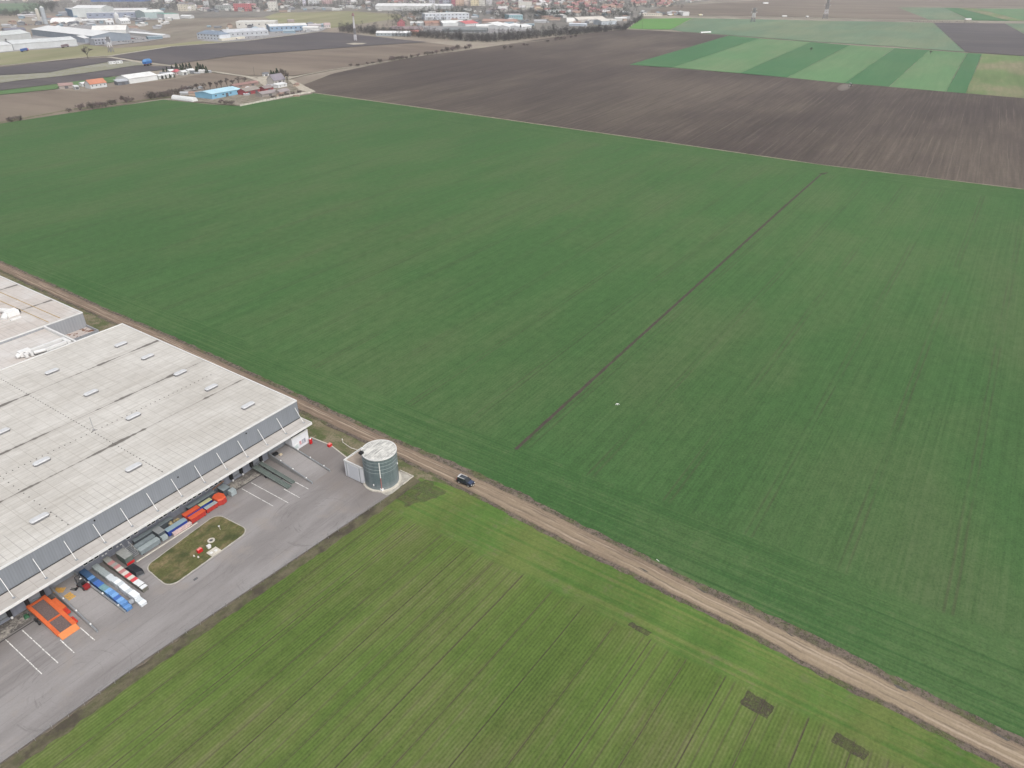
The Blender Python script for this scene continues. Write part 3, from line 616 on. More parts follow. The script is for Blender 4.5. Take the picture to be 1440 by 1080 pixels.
for k in range(4):
    x = 82.0 - 18.8 * k
    mb(wh).box(x - 0.15, x + 0.15, 132.18, 132.3, 10.2 - 1.1 * (k % 2), 10.5 - 1.1 * (k % 2)).build('overflow_outlet', BLACK, wh)
# dock doors with black shelters
for k, x in enumerate((82.6, 76.65, 29.6, 23.45, 17.3, 11.2, 5.0)):
    d = mb(wh).box(x - 1.12, x + 1.12, 132.1, 132.2, 1.25, 4.0).build('dock_door', GREYPANEL, wh)
    m = mb(wh); m.box(x - 1.75, x - 1.13, 131.45, 132.2, 1.05, 4.5); m.box(x + 1.13, x + 1.75, 131.45, 132.2, 1.05, 4.5); m.box(x - 1.125, x + 1.125, 131.5, 132.2, 4.01, 4.5)
    m.build('dock_shelter', BLACK, d)
    for s in (-1.45, 1.45): mb(wh).box(x + s - 0.16, x + s + 0.16, 131.2, 131.44, 0.62, 1.04).build('dock_bumper', WHITE, d)
    mb(wh).box(x - 1.0, x + 1.0, 131.7, 132.1, 1.08, 1.2).build('dock_leveller', STEEL, d)
# drive-in doors at the ramps
for x in (89.1, 35.1):
    d = mb(wh).box(x - 2.1, x + 2.1, 132.08, 132.2, 1.22, 4.9).build('roller_door', GREYPANEL, wh)
    m = mb(wh)
    for q in range(5): m.box(x - 1.95 + q * 0.8, x - 1.25 + q * 0.8, 132.02, 132.08, 2.35, 2.95)
    m.build('door_window', GLASS, d)
    m = mb(wh); m.box(x - 2.3, x - 2.1, 132.0, 132.2, 1.2, 5.05); m.box(x + 2.1, x + 2.3, 132.0, 132.2, 1.2, 5.05); m.box(x - 2.1, x + 2.1, 132.0, 132.2, 4.91, 5.05)
    m.build('door_frame', STEEL, d)
for x in (39.9, 41.05, 42.2, 45.2, 49.2, 50.95, 54.0, 55.1, 56.9, 57.95, 59.95, 61.0, 62.85, 64.15, 65.45, 66.75, 68.75, 70.0, 71.25, 72.4):
    w = mb(wh).box(x - 0.42, x + 0.42, 132.14, 132.2, 1.8, 2.7).build('window', GLASS, wh)
    m = mb(wh)
    m.box(x - 0.5, x - 0.425, 132.08, 132.2, 1.72, 2.78); m.box(x + 0.425, x + 0.5, 132.08, 132.2, 1.72, 2.78)
    m.box(x - 0.42, x + 0.42, 132.08, 132.2, 2.705, 2.78); m.box(x - 0.42, x + 0.42, 132.08, 132.2, 1.72, 1.795)
    m.build('frame', WHITE, w)
for x in (43.4, 44.1, 46.6, 47.4):
    mb(wh).box(x - 0.2, x + 0.2, 132.1, 132.2, 1.35, 1.62).build('wall_light', WHITE, wh)
# smoke vents on the roof
DOME = M('vent_dome', (0.53, 0.54, 0.55), 0.4, 0.08, 1.2)
CURB = M('vent_curb', (0.17, 0.17, 0.175), 0.7, 0.15, 1.0)
for (x, y) in ((90.4, 199.2), (90.3, 185.6), (89.9, 169.6), (89.7, 155.8), (89.3, 140.4), (70.7, 199.6), (70.5, 179.6), (70.2, 159.9), (48.7, 179.7), (48.0, 159.6), (58.3, 140.4), (48.4, 199.4), (27.5, 199), (27, 179), (27, 159.5), (38, 140.4)):
    lx, ly, c = 1.75, 0.72, 0.3
    oc = [(x - lx + c, y - ly), (x + lx - c, y - ly), (x + lx, y - ly + c), (x + lx, y + ly - c), (x + lx - c, y + ly), (x - lx + c, y + ly), (x - lx, y + ly - c), (x - lx, y - ly + c)]
    v = mb(wh).prism(oc, WH - 0.18, WH + 0.3).build('roof_vent', CURB, wh)
    mb(wh).prism([((p[0] - x) * 1.03 + x, (p[1] - y) * 1.05 + y) for p in oc], WH + 0.3, WH + 0.5, 0.16).build('vent_dome', DOME, v)
RUBB = M('cable_block', (0.10, 0.096, 0.09), 0.9, 0.3, 2)
blocks = [(61.0, 134 + k * 1.22) for k in range(62)] + [(94 - k * 1.28, 162.0) for k in range(70)] + [(40.2, 134 + k * 2.2) for k in range(34)]
cb0 = MB().box(0, 0.2, 0, 0.2, 0, 0.09).build('cable_block', RUBB, wh)
rest = mb(wh)
for k, (x, y) in enumerate(blocks):
    if k < 100:
        o = cb0 if k == 0 else dup(cb0, wh)
        o.location = Vector((x, y, WH - 0.18)) - Vector(wh.location)
    else: rest.box(x, x + 0.2, y, y + 0.2, WH - 0.18, WH - 0.09)
tag(rest.build('cable_block', RUBB, wh), kind='stuff')
lr = mb(wh).tube((61.6, 162.4, WH - 0.1), (61.6, 162.4, WH + 3.6), 0.05, 6).build('lightning_rod', STEEL, wh)
mb(wh).cyl(61.6, 162.4, 0.35, WH - 0.18, WH + 0.05, 10).build('rod_foot', CONCRETE, lr)

# rear hall, lower link roof and annex
rh = thing('warehouse_hall', 'rear grey warehouse hall behind the main roof with rooftop air units and low annex', 'warehouse', (96.4, 231.2, 0))
RX, RY0, RY1 = 96.4, 231.2, 420.0
mb(rh).prism([(WL, RY0), (RX, RY0), (RX + 1.4, RY1), (WL, RY1)], 0, WH - 0.25).build('wall', CLAD2, rh)
mb(rh).prism([(WL, RY0 + 0.3), (RX - 0.3, RY0 + 0.3), (RX + 1.1, RY1 - 0.3), (WL, RY1 - 0.3)], WH - 0.25, WH - 0.18).build('roof', ROOF2, rh)
m = mb(rh); m.box(WL, RX + 0.06, RY0 - 0.06, RY0 + 0.28, WH - 0.3, WH)
m.prism([(RX - 0.28, RY0 + 0.285), (RX + 0.06, RY0 + 0.285), (RX + 1.46, RY1), (RX + 1.12, RY1)], WH - 0.3, WH); m.build('parapet', TRIM, rh)
lk = mb(rh).box(WL, 84.4, WY1 + 0.07, RY0 - 0.07, 0, WH - 1.0).build('link_block', CLAD2, rh)
mb(rh).box(WL, 84.0, WY1 + 0.1, RY0 - 0.1, WH - 1.0, WH - 0.93).build('link_roof', ROOF2, lk)
mb(rh).box(84.05, 84.6, WY1 + 0.08, RY0 - 0.08, WH - 1.0, WH - 0.02).build('link_parapet', TRIM, lk)
an = mb(rh).box(84.6, RX, 224.2, RY0 - 0.05, 0, 6.3).build('annex', CLAD2, rh)
m = mb(rh); m.box(84.6, RX, 224.2, 224.5, 6.3, 7.15); m.box(RX - 0.3, RX, 224.51, RY0 - 0.05, 6.3, 7.15); m.build('annex_parapet', CLAD2, an)
def rust():
    t = NT('annex_roof_rust')
    n = t.noise(t.tc.outputs['Object'], 0.32, 4, 0.6); n2 = t.noise(t.tc.outputs['Object'], 1.6, 3, 0.6)
    col = t.mix(t.step(n, 0.42, 0.6), (0.42, 0.37, 0.34), (0.50, 0.45, 0.42))
    col = t.mix(t.step(t.ma('ADD', n, t.ma('MULTIPLY', n2, 0.25)), 0.66, 0.74), col, (0.17, 0.09, 0.06))
    return t.done(col)
mb(rh).box(84.62, RX - 0.32, 224.52, RY0 - 0.06, 6.305, 6.36).build('annex_roof', rust(), an)
# air units
hv = mb(rh).box(70.6, 73.6, 216.6, 218.4, WH - 0.6, WH + 0.9).build('air_unit', WHITE, rh)
m = mb(rh); m.box(73.6, 82.4, 217.0, 217.9, WH - 0.5, WH + 0.35); m.box(82.4, 83.4, 213.6, 217.9, WH - 0.5, WH + 0.35); m.box(76.5, 82.4, 214.2, 215.0, WH - 0.5, WH + 0.35); m.tube((73.6, 215.3, WH), (76.5, 214.6, WH), 0.5, 10)
m.build('air_duct', TRIM, hv)
mb(rh).box(73.6, 82.4, 215.1, 216.95, WH - 0.85, WH - 0.6).build('duct_grating', M('duct_grating', (0.16, 0.16, 0.16), 0.8, 0.2), hv)
m = mb(rh); m.tube((70.6, 217.5, WH), (69.6, 217.3, WH - 0.3), 0.8, 12, 0.5); m.box(71.2, 72.0, 215.2, 216.4, WH - 0.7, WH + 0.5); m.box(72.6, 73.3, 215.0, 216.2, WH - 0.7, WH + 0.4); m.build('fan_cowl', TRIM, hv)
mb(rh).box(71.4, 71.95, 216.4, 216.58, WH, WH + 0.6).build('grille', BLACK, hv)
OCHRE = M('ochre_pipe', (0.42, 0.30, 0.14), 0.7, 0.2)
for x in (86.6, 90.2):
    mb(rh).tube((x, 233, WH - 0.1), (x - 1, 300, WH - 0.1), 0.11, 6).build('gas_pipe', OCHRE, rh)
hv2 = mb(rh).box(81.2, 84.6, 246.5, 249.5, WH - 0.1, WH + 1.5).build('air_unit', WHITE, rh)
m = mb(rh); m.tube((81.2, 248, WH + 0.7), (79.5, 246.5, WH - 0.1), 0.95, 12, 0.9); m.tube((83, 249.5, WH + 0.9), (81, 255, WH + 0.6), 0.8, 12); m.tube((79.5, 250, WH + 0.7), (70, 250.4, WH + 0.7), 0.45, 10); m.box(80.5, 83.6, 243.6, 244.4, WH - 0.15, WH + 0.25)
m.build('air_duct', TRIM, hv2)
m = mb(rh); m.box(84.6, 85.2, 247.0, 247.9, WH + 0.3, WH + 1.2); m.box(84.6, 85.2, 248.2, 249.1, WH + 0.3, WH + 1.2); m.build('grille', BLACK, hv2)

# ---------------------------------------------------------------- drive ramps
def ramp(x0, x1, e0, e1, label):
    t = thing('loading_ramp', label, 'ramp', ((x0 + x1) / 2, 115.5, 0))
    w = 0.32
    for (xa, xb) in ((x0, e0), (x1, e1)):
        m = mb(t)
        m.add([(xb - w / 2, 115.4, 0.02), (xb + w / 2, 115.4, 0.02), (xa + w / 2, 132.15, 0.02), (xa - w / 2, 132.15, 0.02), (xb - w / 2, 115.4, 0.42), (xb + w / 2, 115.4, 0.42), (xa + w / 2, 132.15, 1.75), (xa - w / 2, 132.15, 1.75)],
              [(0, 3, 2, 1), (4, 5, 6, 7), (0, 1, 5, 4), (1, 2, 6, 5), (2, 3, 7, 6), (3, 0, 4, 7)])
        sw = m.build('side_wall', CONCRETE, t)
        m = mb(t); m.tube((xb, 115.4, 0.52), (xa, 132.1, 1.85), 0.13, 8); m.tube((xb, 115.35, 0.02), (xb, 115.35, 0.55), 0.15, 8); m.build('guard_rail', STEEL, sw)
        for f in (0.12, 0.42, 0.7):
            y = 115.4 + 16.7 * f; x = xb + (xa - xb) * f; z = 0.52 + 1.33 * f
            mb(t).box(x - 0.13, x + 0.13, y - 0.13, y + 0.13, z + 0.1, z + 0.32).build('marker_light', WHITE, sw)
    m = mb(t)
    m.add([(e0 + w / 2, 115.4, 0.03), (e1 - w / 2, 115.4, 0.03), (x1 - w / 2, 128.5, 1.2), (x0 + w / 2, 128.5, 1.2), (x1 - w / 2, 132.1, 1.2), (x0 + w / 2, 132.1, 1.2), (e0 + w / 2, 115.4, 0.05), (e1 - w / 2, 115.4, 0.05), (x1 - w / 2, 132.1, 0.05), (x0 + w / 2, 132.1, 0.05)],
          [(0, 1, 2, 3), (3, 2, 4, 5), (5, 4, 8, 9), (0, 3, 5, 9, 6), (1, 7, 8, 4, 2)])
    m.build('slab', ASPHALT, t)
    return t
ramp(86.6, 92.1, 85.6, 91.35, 'sloping asphalt drive ramp between steel rails beside the white cabin')
ramp(32.75, 37.45, 32.35, 37.95, 'sloping asphalt drive ramp between steel rails carrying a forklift and yellow pallets')
def rampz(y): return 0.05 + 1.15 * max(0, min(1, (y - 115.4) / 13.1))

# ---------------------------------------------------------------- cabin, tank, pump house
CABW = M('white_render', (0.66, 0.67, 0.70), 0.7, 0.06, 0.8)
cb = thing('utility_cabin', 'white flat-roofed cabin with wall notices under the canopy corner', 'cabin', (94.6, 130.6, 0))
mb(cb).box(91.95, 97.25, 129.1, 132.0, 0, 3.75).build('wall', CABW, cb)
m = mb(cb); m.box(91.9, 97.3, 129.05, 129.3, 3.751, 4.15); m.box(97.05, 97.3, 129.31, 132.0, 3.751, 4.15); m.box(91.9, 92.15, 129.31, 132.0, 3.751, 4.15); m.build('parapet', TRIM, cb)
mb(cb).box(92.16, 97.04, 129.31, 132.0, 3.755, 3.8).build('roof', M('grey_felt', (0.20, 0.20, 0.20), 0.9, 0.2, 0.8), cb)
for x0, x1, z0, z1, mt in ((92.5, 93.6, 0.5, 1.5, M('pale_green_board', (0.50, 0.56, 0.56), 0.6, 0.25, 4)), (92.45, 93.9, 1.75, 1.98, WHITE), (94.15, 94.75, 1.05, 2.05, M('red_notice', (0.55, 0.30, 0.32), 0.6, 0.45, 5)), (94.95, 95.5, 1.0, 2.1, M('grey_notice', (0.36, 0.37, 0.42), 0.6, 0.45, 5)), (95.65, 96.15, 1.0, 2.1, M('grey_notice2', (0.30, 0.31, 0.36), 0.6, 0.45, 5)), (94.1, 96.2, 0.85, 0.92, GREYPANEL)):
    mb(cb).box(x0, x1, 129.04, 129.1, z0, z1).build('notice_board', mt, cb)
RED = M('red_paint', (0.50, 0.018, 0.022), 0.4, 0.12, 2.0)
REDL = M('pale_red_lid', (0.66, 0.22, 0.20), 0.5, 0.1, 2.0)
hb = thing('hydrant_cabinet', 'tall red fire hydrant cabinet standing at the corner of the white cabin', 'hydrant', (97.0, 128.2, 0.045))
mb(hb).box(96.65, 97.35, 127.95, 128.5, 0.1, 1.55).build('cabinet', RED, hb, bevel=0.05)
mb(hb).cyl(97.0, 128.22, 0.22, 1.55, 1.85, 12, 0.12).build('cap', WHITE, hb)
mb(hb).box(96.7, 97.3, 128.0, 128.45, 0.045, 0.1).build('foot', BLACK, hb)
m = mb(hb); m.tube((97.35, 128.2, 0.7), (98.6, 128.6, 0.25), 0.05, 6); m.tube((97.35, 128.1, 0.5), (98.2, 127.4, 0.12), 0.05, 6); m.build('hose', STEEL, hb)
hb = thing('hydrant_chest', 'low red hydrant chest with pale lid on the kerb between cabin and tank', 'hydrant', (98.95, 123.3, 0.05))
mb(hb).box(98.4, 99.5, 122.9, 123.7, 0.0, 0.75).build('chest', RED, hb, bevel=0.05)
mb(hb).box(98.5, 99.4, 122.95, 123.65, 0.75, 0.9).build('lid', REDL, hb, bevel=0.04)

lb = MB().prism([(126.0, 20.4), (126.25, 20.2), (126.9, 22.0), (126.7, 22.2)], 0.02, 0.12).build('board', WHITE); lb.scale = (0.4, 0.4, 0.4); lb.location = at(925, 788) - Vector((126.45, 21.2, 0)) * 0.4; tag(lb, 'white board lying in the crop beside the dirt road', 'board')
MB().prism([(126.2, 21.0), (126.6, 20.9), (126.65, 21.1), (126.25, 21.2)], 0.12, 0.16).build('cleat', CONC, lb)
def tankmat():
    t = NT('tank_steel', 0.45, 0.4); t.b.inputs['Metallic'].default_value = 0.25
    x, y, z = t.xyz(t.tc.outputs['Object'])
    w = t.ma('SINE', t.ma('MULTIPLY', z, 2 * math.pi / 0.42))
    n = t.noise(t.map(scale=(0.7, 0.7, 0.12)), 1.0, 4, 0.65); n2 = t.noise(t.tc.outputs['Object'], 0.5, 3)
    ringz = t.ma('ABSOLUTE', t.ma('SUBTRACT', t.ma('FRACT', t.ma('DIVIDE', z, 1.07)), 0.5))
    col = t.mix(t.step(n, 0.38, 0.64), (0.125, 0.168, 0.180), (0.185, 0.232, 0.245))
    col = t.mix(t.step(z, 2.6, 0.6, 0, 0.5), col, (0.25, 0.275, 0.285))
    col = t.mix(t.step(ringz, 0.46, 0.49, 0, 0.5), col, (0.07, 0.085, 0.09))
    col = t.gain(col, t.ma('ADD', t.ma('ADD', 1.0, t.ma('MULTIPLY', w, 0.06)), t.ma('MULTIPLY', t.ma('SUBTRACT', n2, 0.5), 0.3)))
    return t.done(col, w, 0.10, 0.03)
def tankroof():
    t = NT('tank_roof', 0.8)
    n = t.noise(t.map(rot=R(-28), scale=(0.25, 3.2, 1)), 1.0, 5, 0.75); n2 = t.noise(t.tc.outputs['Object'], 0.8, 4, 0.7)
    k = t.ma('ADD', t.ma('MULTIPLY', n, 0.65), t.ma('MULTIPLY', n2, 0.35))
    col = t.mix(t.step(k, 0.40, 0.60), (0.66, 0.65, 0.61), (0.30, 0.30, 0.285))
    return t.done(col)
TX, TY, TR, TH = 96.05, 102.25, 4.1, 9.0
tk = thing('water_tank', 'round grey-green corrugated steel water tank with streaked white roof', 'tank', (TX, TY, 0))
mb(tk).cyl(TX, TY, TR, 0.3, TH - 0.1, 64).build('shell', tankmat(), tk, smooth=False)
m = mb(tk); m.cyl(TX, TY, TR + 0.02, TH - 0.1, TH + 0.12, 64, TR - 0.15); m.cyl(TX, TY, TR - 0.16, TH + 0.12, TH + 0.3, 64, 0.2); rf = m.build('roof', tankroof(), tk)
mb(tk).ring(TX, TY, TR - 0.1, TR + 0.1, TH - 0.16, TH + 0.14, 64).build('rim', TRIM, tk)
for z in (8.0, 7.05, 6.1, 5.1):
    mb(tk).ring(TX, TY, TR - 0.02, TR + 0.035, z, z + 0.07, 64).build('hoop', M('hoop_steel', (0.33, 0.37, 0.375), 0.5, 0.1), tk)
a = R(222)
pxx, pyy = TX + (TR + 0.16) * math.cos(a), TY + (TR + 0.16) * math.sin(a)
pi = mb(tk).tube((pxx, pyy, 4.0), (pxx, pyy, 8.3), 0.11, 8).build('fill_pipe', WHITE, tk)
mb(tk).tube((pxx, pyy, 0.7), (pxx, pyy, 4.0), 0.11, 8).build('pipe_insulation', M('faded_red', (0.36, 0.16, 0.15), 0.7, 0.2, 2), pi)
mb(tk).box(pxx - 0.3, pxx + 0.3, pyy - 0.3, pyy + 0.3, 0.3, 0.8).build('valve_box', WHITE, pi)
mb(tk).box(TX - 3.9, TX - 3.0, TY + 1.9, TY + 2.8, TH + 0.1, TH + 0.62).build('hatch', BLACK, tk)
a = R(296); mb(tk).cyl(TX + (TR + 0.1) * math.cos(a), TY + (TR + 0.1) * math.sin(a), 0.14, 5.35, 5.7, 8).build('gauge', WHITE, tk)
a = R(196); mb(tk).cyl(TX + (TR + 0.1) * math.cos(a), TY + (TR + 0.1) * math.sin(a), 0.12, 1.5, 1.9, 8).build('gauge', WHITE, tk)
m = mb(tk); m.cyl(TX, TY, TR + 0.55, 0.0, 0.3, 48); m.build('base_ring', CONC, tk)
sheet('tank_slab', [(92.3, 97.3), (93.6, 96.8), (101.2, 96.9), (101.0, 103.5), (99.0, 105.4), (92.4, 104.4)], 0.06, M('cracked_slab', (0.36, 0.34, 0.30), 0.9, 0.25, 0.9), 1.0, 0.15)
m = MB(); m.box(97.5, 101.4, 96.8, 97.0, 0.0, 0.25); m.box(101.2, 101.4, 97.01, 101.2, 0.0, 0.25)
kb = m.build('slab_kerb', CONC); tag(kb, kind='structure')

ph = thing('pump_house', 'small white flat-roofed pump house built against the round steel tank', 'building', (94.5, 107.6, 0))
FP = [(92.5, 110.95), (92.5, 104.9), (93.3, 104.75), (94.7, 106.25), (98.6, 106.4), (98.6, 110.95)]
mb(ph).prism(FP, 0, 4.45).build('wall', CABW, ph)
m = mb(ph); m.box(92.42, 92.72, 104.85, 111.0, 4.451, 4.85); m.box(92.73, 98.65, 110.7, 111.0, 4.451, 4.85); m.box(98.35, 98.65, 106.4, 110.69, 4.451, 4.85); m.build('parapet', TRIM, ph)
mb(ph).prism([(92.73, 110.69), (92.73, 105.0), (93.2, 104.95), (94.7, 106.3), (98.34, 106.5), (98.34, 110.69)], 4.455, 4.5).build('roof', M('sandy_felt', (0.36, 0.30, 0.25), 0.9, 0.2, 0.7), ph)
for y in (110.2, 105.9):
    mb(ph).tube((92.42, y, 0.05), (92.42, y, 4.3), 0.07, 8).build('downpipe', STEEL, ph)
mb(ph).box(92.44, 92.5, 106.5, 109.6, 0.05, 4.1).build('door', GREYPANEL if False else M('white_door', (0.56, 0.58, 0.62), 0.5, 0.05), ph)

# buried pipe markers and exposed pipe on the verge
pp = MB()
P = [(102.0, 121.5), (101.4, 118.2), (101.8, 115.0), (100.9, 112.0), (100.6, 109.0), (99.8, 106.5)]
for a_, b_ in zip(P, P[1:]): pp.tube((a_[0], a_[1], 0.1), (b_[0], b_[1], 0.1), 0.1, 6)
o = pp.build('hose_pipe', M('pale_hose', (0.55, 0.52, 0.46), 0.7, 0.1)); tag(o, 'pale pipe lying across the grass verge behind the round tank', 'pipe')
for (x, y), l in (((102.0, 121.7), 'short white marker post at the far end of the pale verge pipe'), ((100.8, 113.0), 'short white marker post in the verge grass nearest the pump house')):
    t = thing('marker_post', l, 'post', (x, y, 0), group='marker posts in the verge')
    mb(t).cyl(x, y, 0.12, 0, 1.0, 8).build('post', CONC, t); mb(t).cyl(x, y, 0.17, 1.0, 1.25, 8, 0.08).build('cap', WHITE, t)

# ---------------------------------------------------------------- island furniture
ic = thing('concrete_cover', 'pale square concrete chamber cover at the edge of the grass island', 'cover', (57.7, 114.9, 0.15))
mb(ic).prism([(56.6, 114.2), (58.9, 114.2), (58.9, 116.1), (56.6, 116.1)], 0.05, 0.34).build('slab', CONC, ic)
mb(ic).box(57.9, 58.5, 114.7, 115.3, 0.34, 0.4).build('lid', TRIM, ic)
mb(ic).box(56.9, 57.5, 114.9, 115.5, 0.34, 0.39).build('lid', TRIM, ic)
mh = MB().ring(59.6, 118.6, 0.42, 0.78, 0.16, 0.3, 24).build('manhole_ring', CONC); tag(mh, 'round white concrete manhole ring lying in the island grass', 'manhole')
MB().cyl(59.6, 118.6, 0.4, 0.16, 0.22, 16).build('iron_lid', M('iron_lid', (0.09, 0.09, 0.09), 0.8, 0.2), mh)
wb = thing('valve_box', 'small white valve box beside the concrete cover on the grass island', 'box', (58.0, 117.1, 0.15))
mb(wb).box(57.65, 58.35, 116.75, 117.4, 0.15, 0.75).build('body', WHITE, wb, bevel=0.05); mb(wb).box(57.6, 58.4, 116.7, 117.45, 0.75, 0.83).build('lid', TRIM, wb)
rb = thing('hydrant_chest', 'red hydrant chest standing in the middle of the grass island', 'hydrant', (56.1, 117.6, 0.15))
mb(rb).box(55.55, 56.65, 117.25, 117.95, 0.2, 1.0).build('chest', RED, rb, bevel=0.05); mb(rb).box(55.65, 56.55, 117.32, 117.88, 1.0, 1.12).build('lid', REDL, rb, bevel=0.04)
mb(rb).box(55.7, 56.5, 117.4, 117.8, 0.15, 0.2).build('foot', BLACK, rb)
for (x, y, l) in ((54.6, 117.5, 'small pale valve cap in the island grass left of the red hydrant chest'), (54.9, 116.5, 'small pale valve cap in the island grass below the red hydrant chest')):
    t = MB().cyl(x, y, 0.22, 0.15, 0.42, 10, 0.15).build('pipe_stub', CONC); tag(t, l, 'cap', 'valve caps in the island grass'); MB().cyl(x, y, 0.1, 0.42, 0.5, 8).build('knob', WHITE, t)
t = thing('marker_post', 'thin white marker post leaning in the far half of the grass island', 'post', (62.9, 119.9, 0.15))
mb(t).tube((62.9, 119.9, 0.15), (62.75, 119.8, 1.3), 0.06, 6).build('post', CONC, t); mb(t).box(62.6, 62.9, 119.7, 119.95, 1.25, 1.4).build('plate', WHITE, t)
dg = MB().box(50.4, 51.3, 111.5, 112.0, 0.03, 0.065).build('drain_grate', DRAIN); tag(dg, 'small dark drain grate in the asphalt below the grass island', 'drain')
m = MB()
for k in range(5): m.box(50.46 + k * 0.17, 50.52 + k * 0.17, 111.55, 111.95, 0.065, 0.085)
m.build('grate_bar', STEEL, dg)

# ---------------------------------------------------------------- orange yard ramp
ORANGE = M('orange_paint', (0.58, 0.125, 0.042), 0.45, 0.12, 1.0)
ORANGEL = M('faded_orange', (0.68, 0.22, 0.075), 0.55, 0.12, 1.0)
MESH = M('rusty_mesh', (0.13, 0.095, 0.09), 0.8, 0.35, 5.0, bump=0.3)
ot = thing('yard_ramp', 'orange mobile loading ramp with brown mesh deck backed against a dock door', 'ramp', (29.3, 125, 0))
def slope(y): return 0.5 + (1.25 - 0.5) * max(0, min(1, (y - 120.5) / 7.5))
m = mb(ot)
for (xa, xb) in ((27.55, 28.2), (30.45, 31.2)):
    m = mb(ot)
    ys = [120.3, 124, 128, 131.3]
    for y0, y1 in zip(ys, ys[1:]):
        m.add([(xa, y0, slope(y0) - 0.35), (xb, y0, slope(y0) - 0.35), (xb, y1, slope(y1) - 0.35), (xa, y1, slope(y1) - 0.35), (xa, y0, slope(y0) + 0.16), (xb, y0, slope(y0) + 0.16), (xb, y1, slope(y1) + 0.16), (xa, y1, slope(y1) + 0.16)],
              [(0, 3, 2, 1), (4, 5, 6, 7), (0, 1, 5, 4), (1, 2, 6, 5), (2, 3, 7, 6), (3, 0, 4, 7)])
    m.build('side_rail', ORANGE, ot)
for (y0, y1) in ((120.4, 124.2), (124.6, 130.6)):
    m = mb(ot); m.add([(28.2, y0, slope(y0)), (30.45, y0, slope(y0)), (30.45, y1, slope(y1)), (28.2, y1, slope(y1)), (28.2, y0, slope(y0) - 0.08), (30.45, y0, slope(y0) - 0.08), (30.45, y1, slope(y1) - 0.08), (28.2, y1, slope(y1) - 0.08)],
          [(0, 1, 2, 3), (7, 6, 5, 4), (0, 4, 5, 1), (1, 5, 6, 2), (2, 6, 7, 3), (3, 7, 4, 0)]); m.build('mesh_deck', MESH, ot)
mb(ot).box(28.2, 30.45, 124.22, 124.58, 0.8, 1.03).build('cross_beam', ORANGE, ot); mb(ot).box(28.2, 30.45, 130.62, 131.3, 1.1, 1.3).build('cross_beam', ORANGE, ot)
m = mb(ot); m.add([(27.7, 118.9, 0.06), (31.0, 118.9, 0.06), (31.0, 120.38, 0.5), (27.7, 120.38, 0.5), (27.7, 118.9, 0.12), (31.0, 118.9, 0.12), (31.0, 120.38, 0.58), (27.7, 120.38, 0.58)], [(0, 3, 2, 1), (4, 5, 6, 7), (0, 1, 5, 4), (1, 2, 6, 5), (2, 3, 7, 6), (3, 0, 4, 7)]); m.build('entry_flap', ORANGEL, ot)
mb(ot).box(31.22, 32.05, 125.2, 129.2, 0.55, 1.12).build('side_box', ORANGE, ot)
m = mb(ot)
for k in range(7): m.box(31.25, 31.95, 123.7 + k * 0.2, 123.8 + k * 0.2, 0.5, 1.05)
for k in range(6): m.box(31.22, 31.6, 120.6 + k * 0.32, 120.75 + k * 0.32, 0.2, 0.66)
m.build('step_bar', M('red_bar', (0.55, 0.05, 0.03), 0.5, 0.1), ot)
for y in (126.2, 127.4):
    for x in (27.2, 31.6):
        w = mb(ot).tube((x - 0.15, y, 0.48), (x + 0.15, y, 0.48), 0.43, 16).build('wheel', BLACK, ot)
for x in (27.75, 30.95):
    m = mb(ot); m.box(x - 0.12, x + 0.12, 121.2, 121.45, 0.09, 0.4); m.box(x - 0.2, x + 0.2, 121.1, 121.55, 0.045, 0.09); m.build('support_leg', ORANGE, ot)

# grey-green two-lane ramp at the far docks
GG = M('grey_green_paint', (0.105, 0.128, 0.116), 0.6, 0.2, 1.2)
gt = thing('yard_ramp', 'long grey-green mobile loading ramp with two runways at the far dock doors', 'ramp', (82.2, 125, 0))
for (xa, xb, y0) in ((80.75, 82.1, 118.6), (82.65, 83.7, 119.2)):
    m = mb(gt); m.add([(xa, y0, 0.1), (xb, y0, 0.1), (xb, 131.2, 1.1), (xa, 131.2, 1.1), (xa, y0, 0.28), (xb, y0, 0.28), (xb, 131.2, 1.3), (xa, 131.2, 1.3)], [(0, 3, 2, 1), (4, 5, 6, 7), (0, 1, 5, 4), (1, 2, 6, 5), (2, 3, 7, 6), (3, 0, 4, 7)])
    rw = m.build('runway', GG, gt)
    for q in (xa, xb - 0.1):
        mb(gt).add([(q, y0, 0.285), (q + 0.1, y0, 0.285), (q + 0.1, 131.2, 1.305), (q, 131.2, 1.305), (q, y0, 0.42), (q + 0.1, y0, 0.42), (q + 0.1, 131.2, 1.44), (q, 131.2, 1.44)], [(0, 3, 2, 1), (4, 5, 6, 7), (0, 1, 5, 4), (1, 2, 6, 5), (2, 3, 7, 6), (3, 0, 4, 7)]).build('edge_rail', M('worn_edge', (0.17, 0.19, 0.182), 0.5, 0.2, 2), rw)
for y in (122.2, 125.4, 128.6):
    mb(gt).box(82.11, 82.64, y, y + 0.3, 0.3 + (y - 119) * 0.08, 0.42 + (y - 119) * 0.08).build('cross_tie', BLACK, gt)
for x in (80.9, 83.5):
    mb(gt).tube((x - 0.13, 126.5, 0.42), (x + 0.13, 126.5, 0.42), 0.38, 14).build('wheel', BLACK, gt)

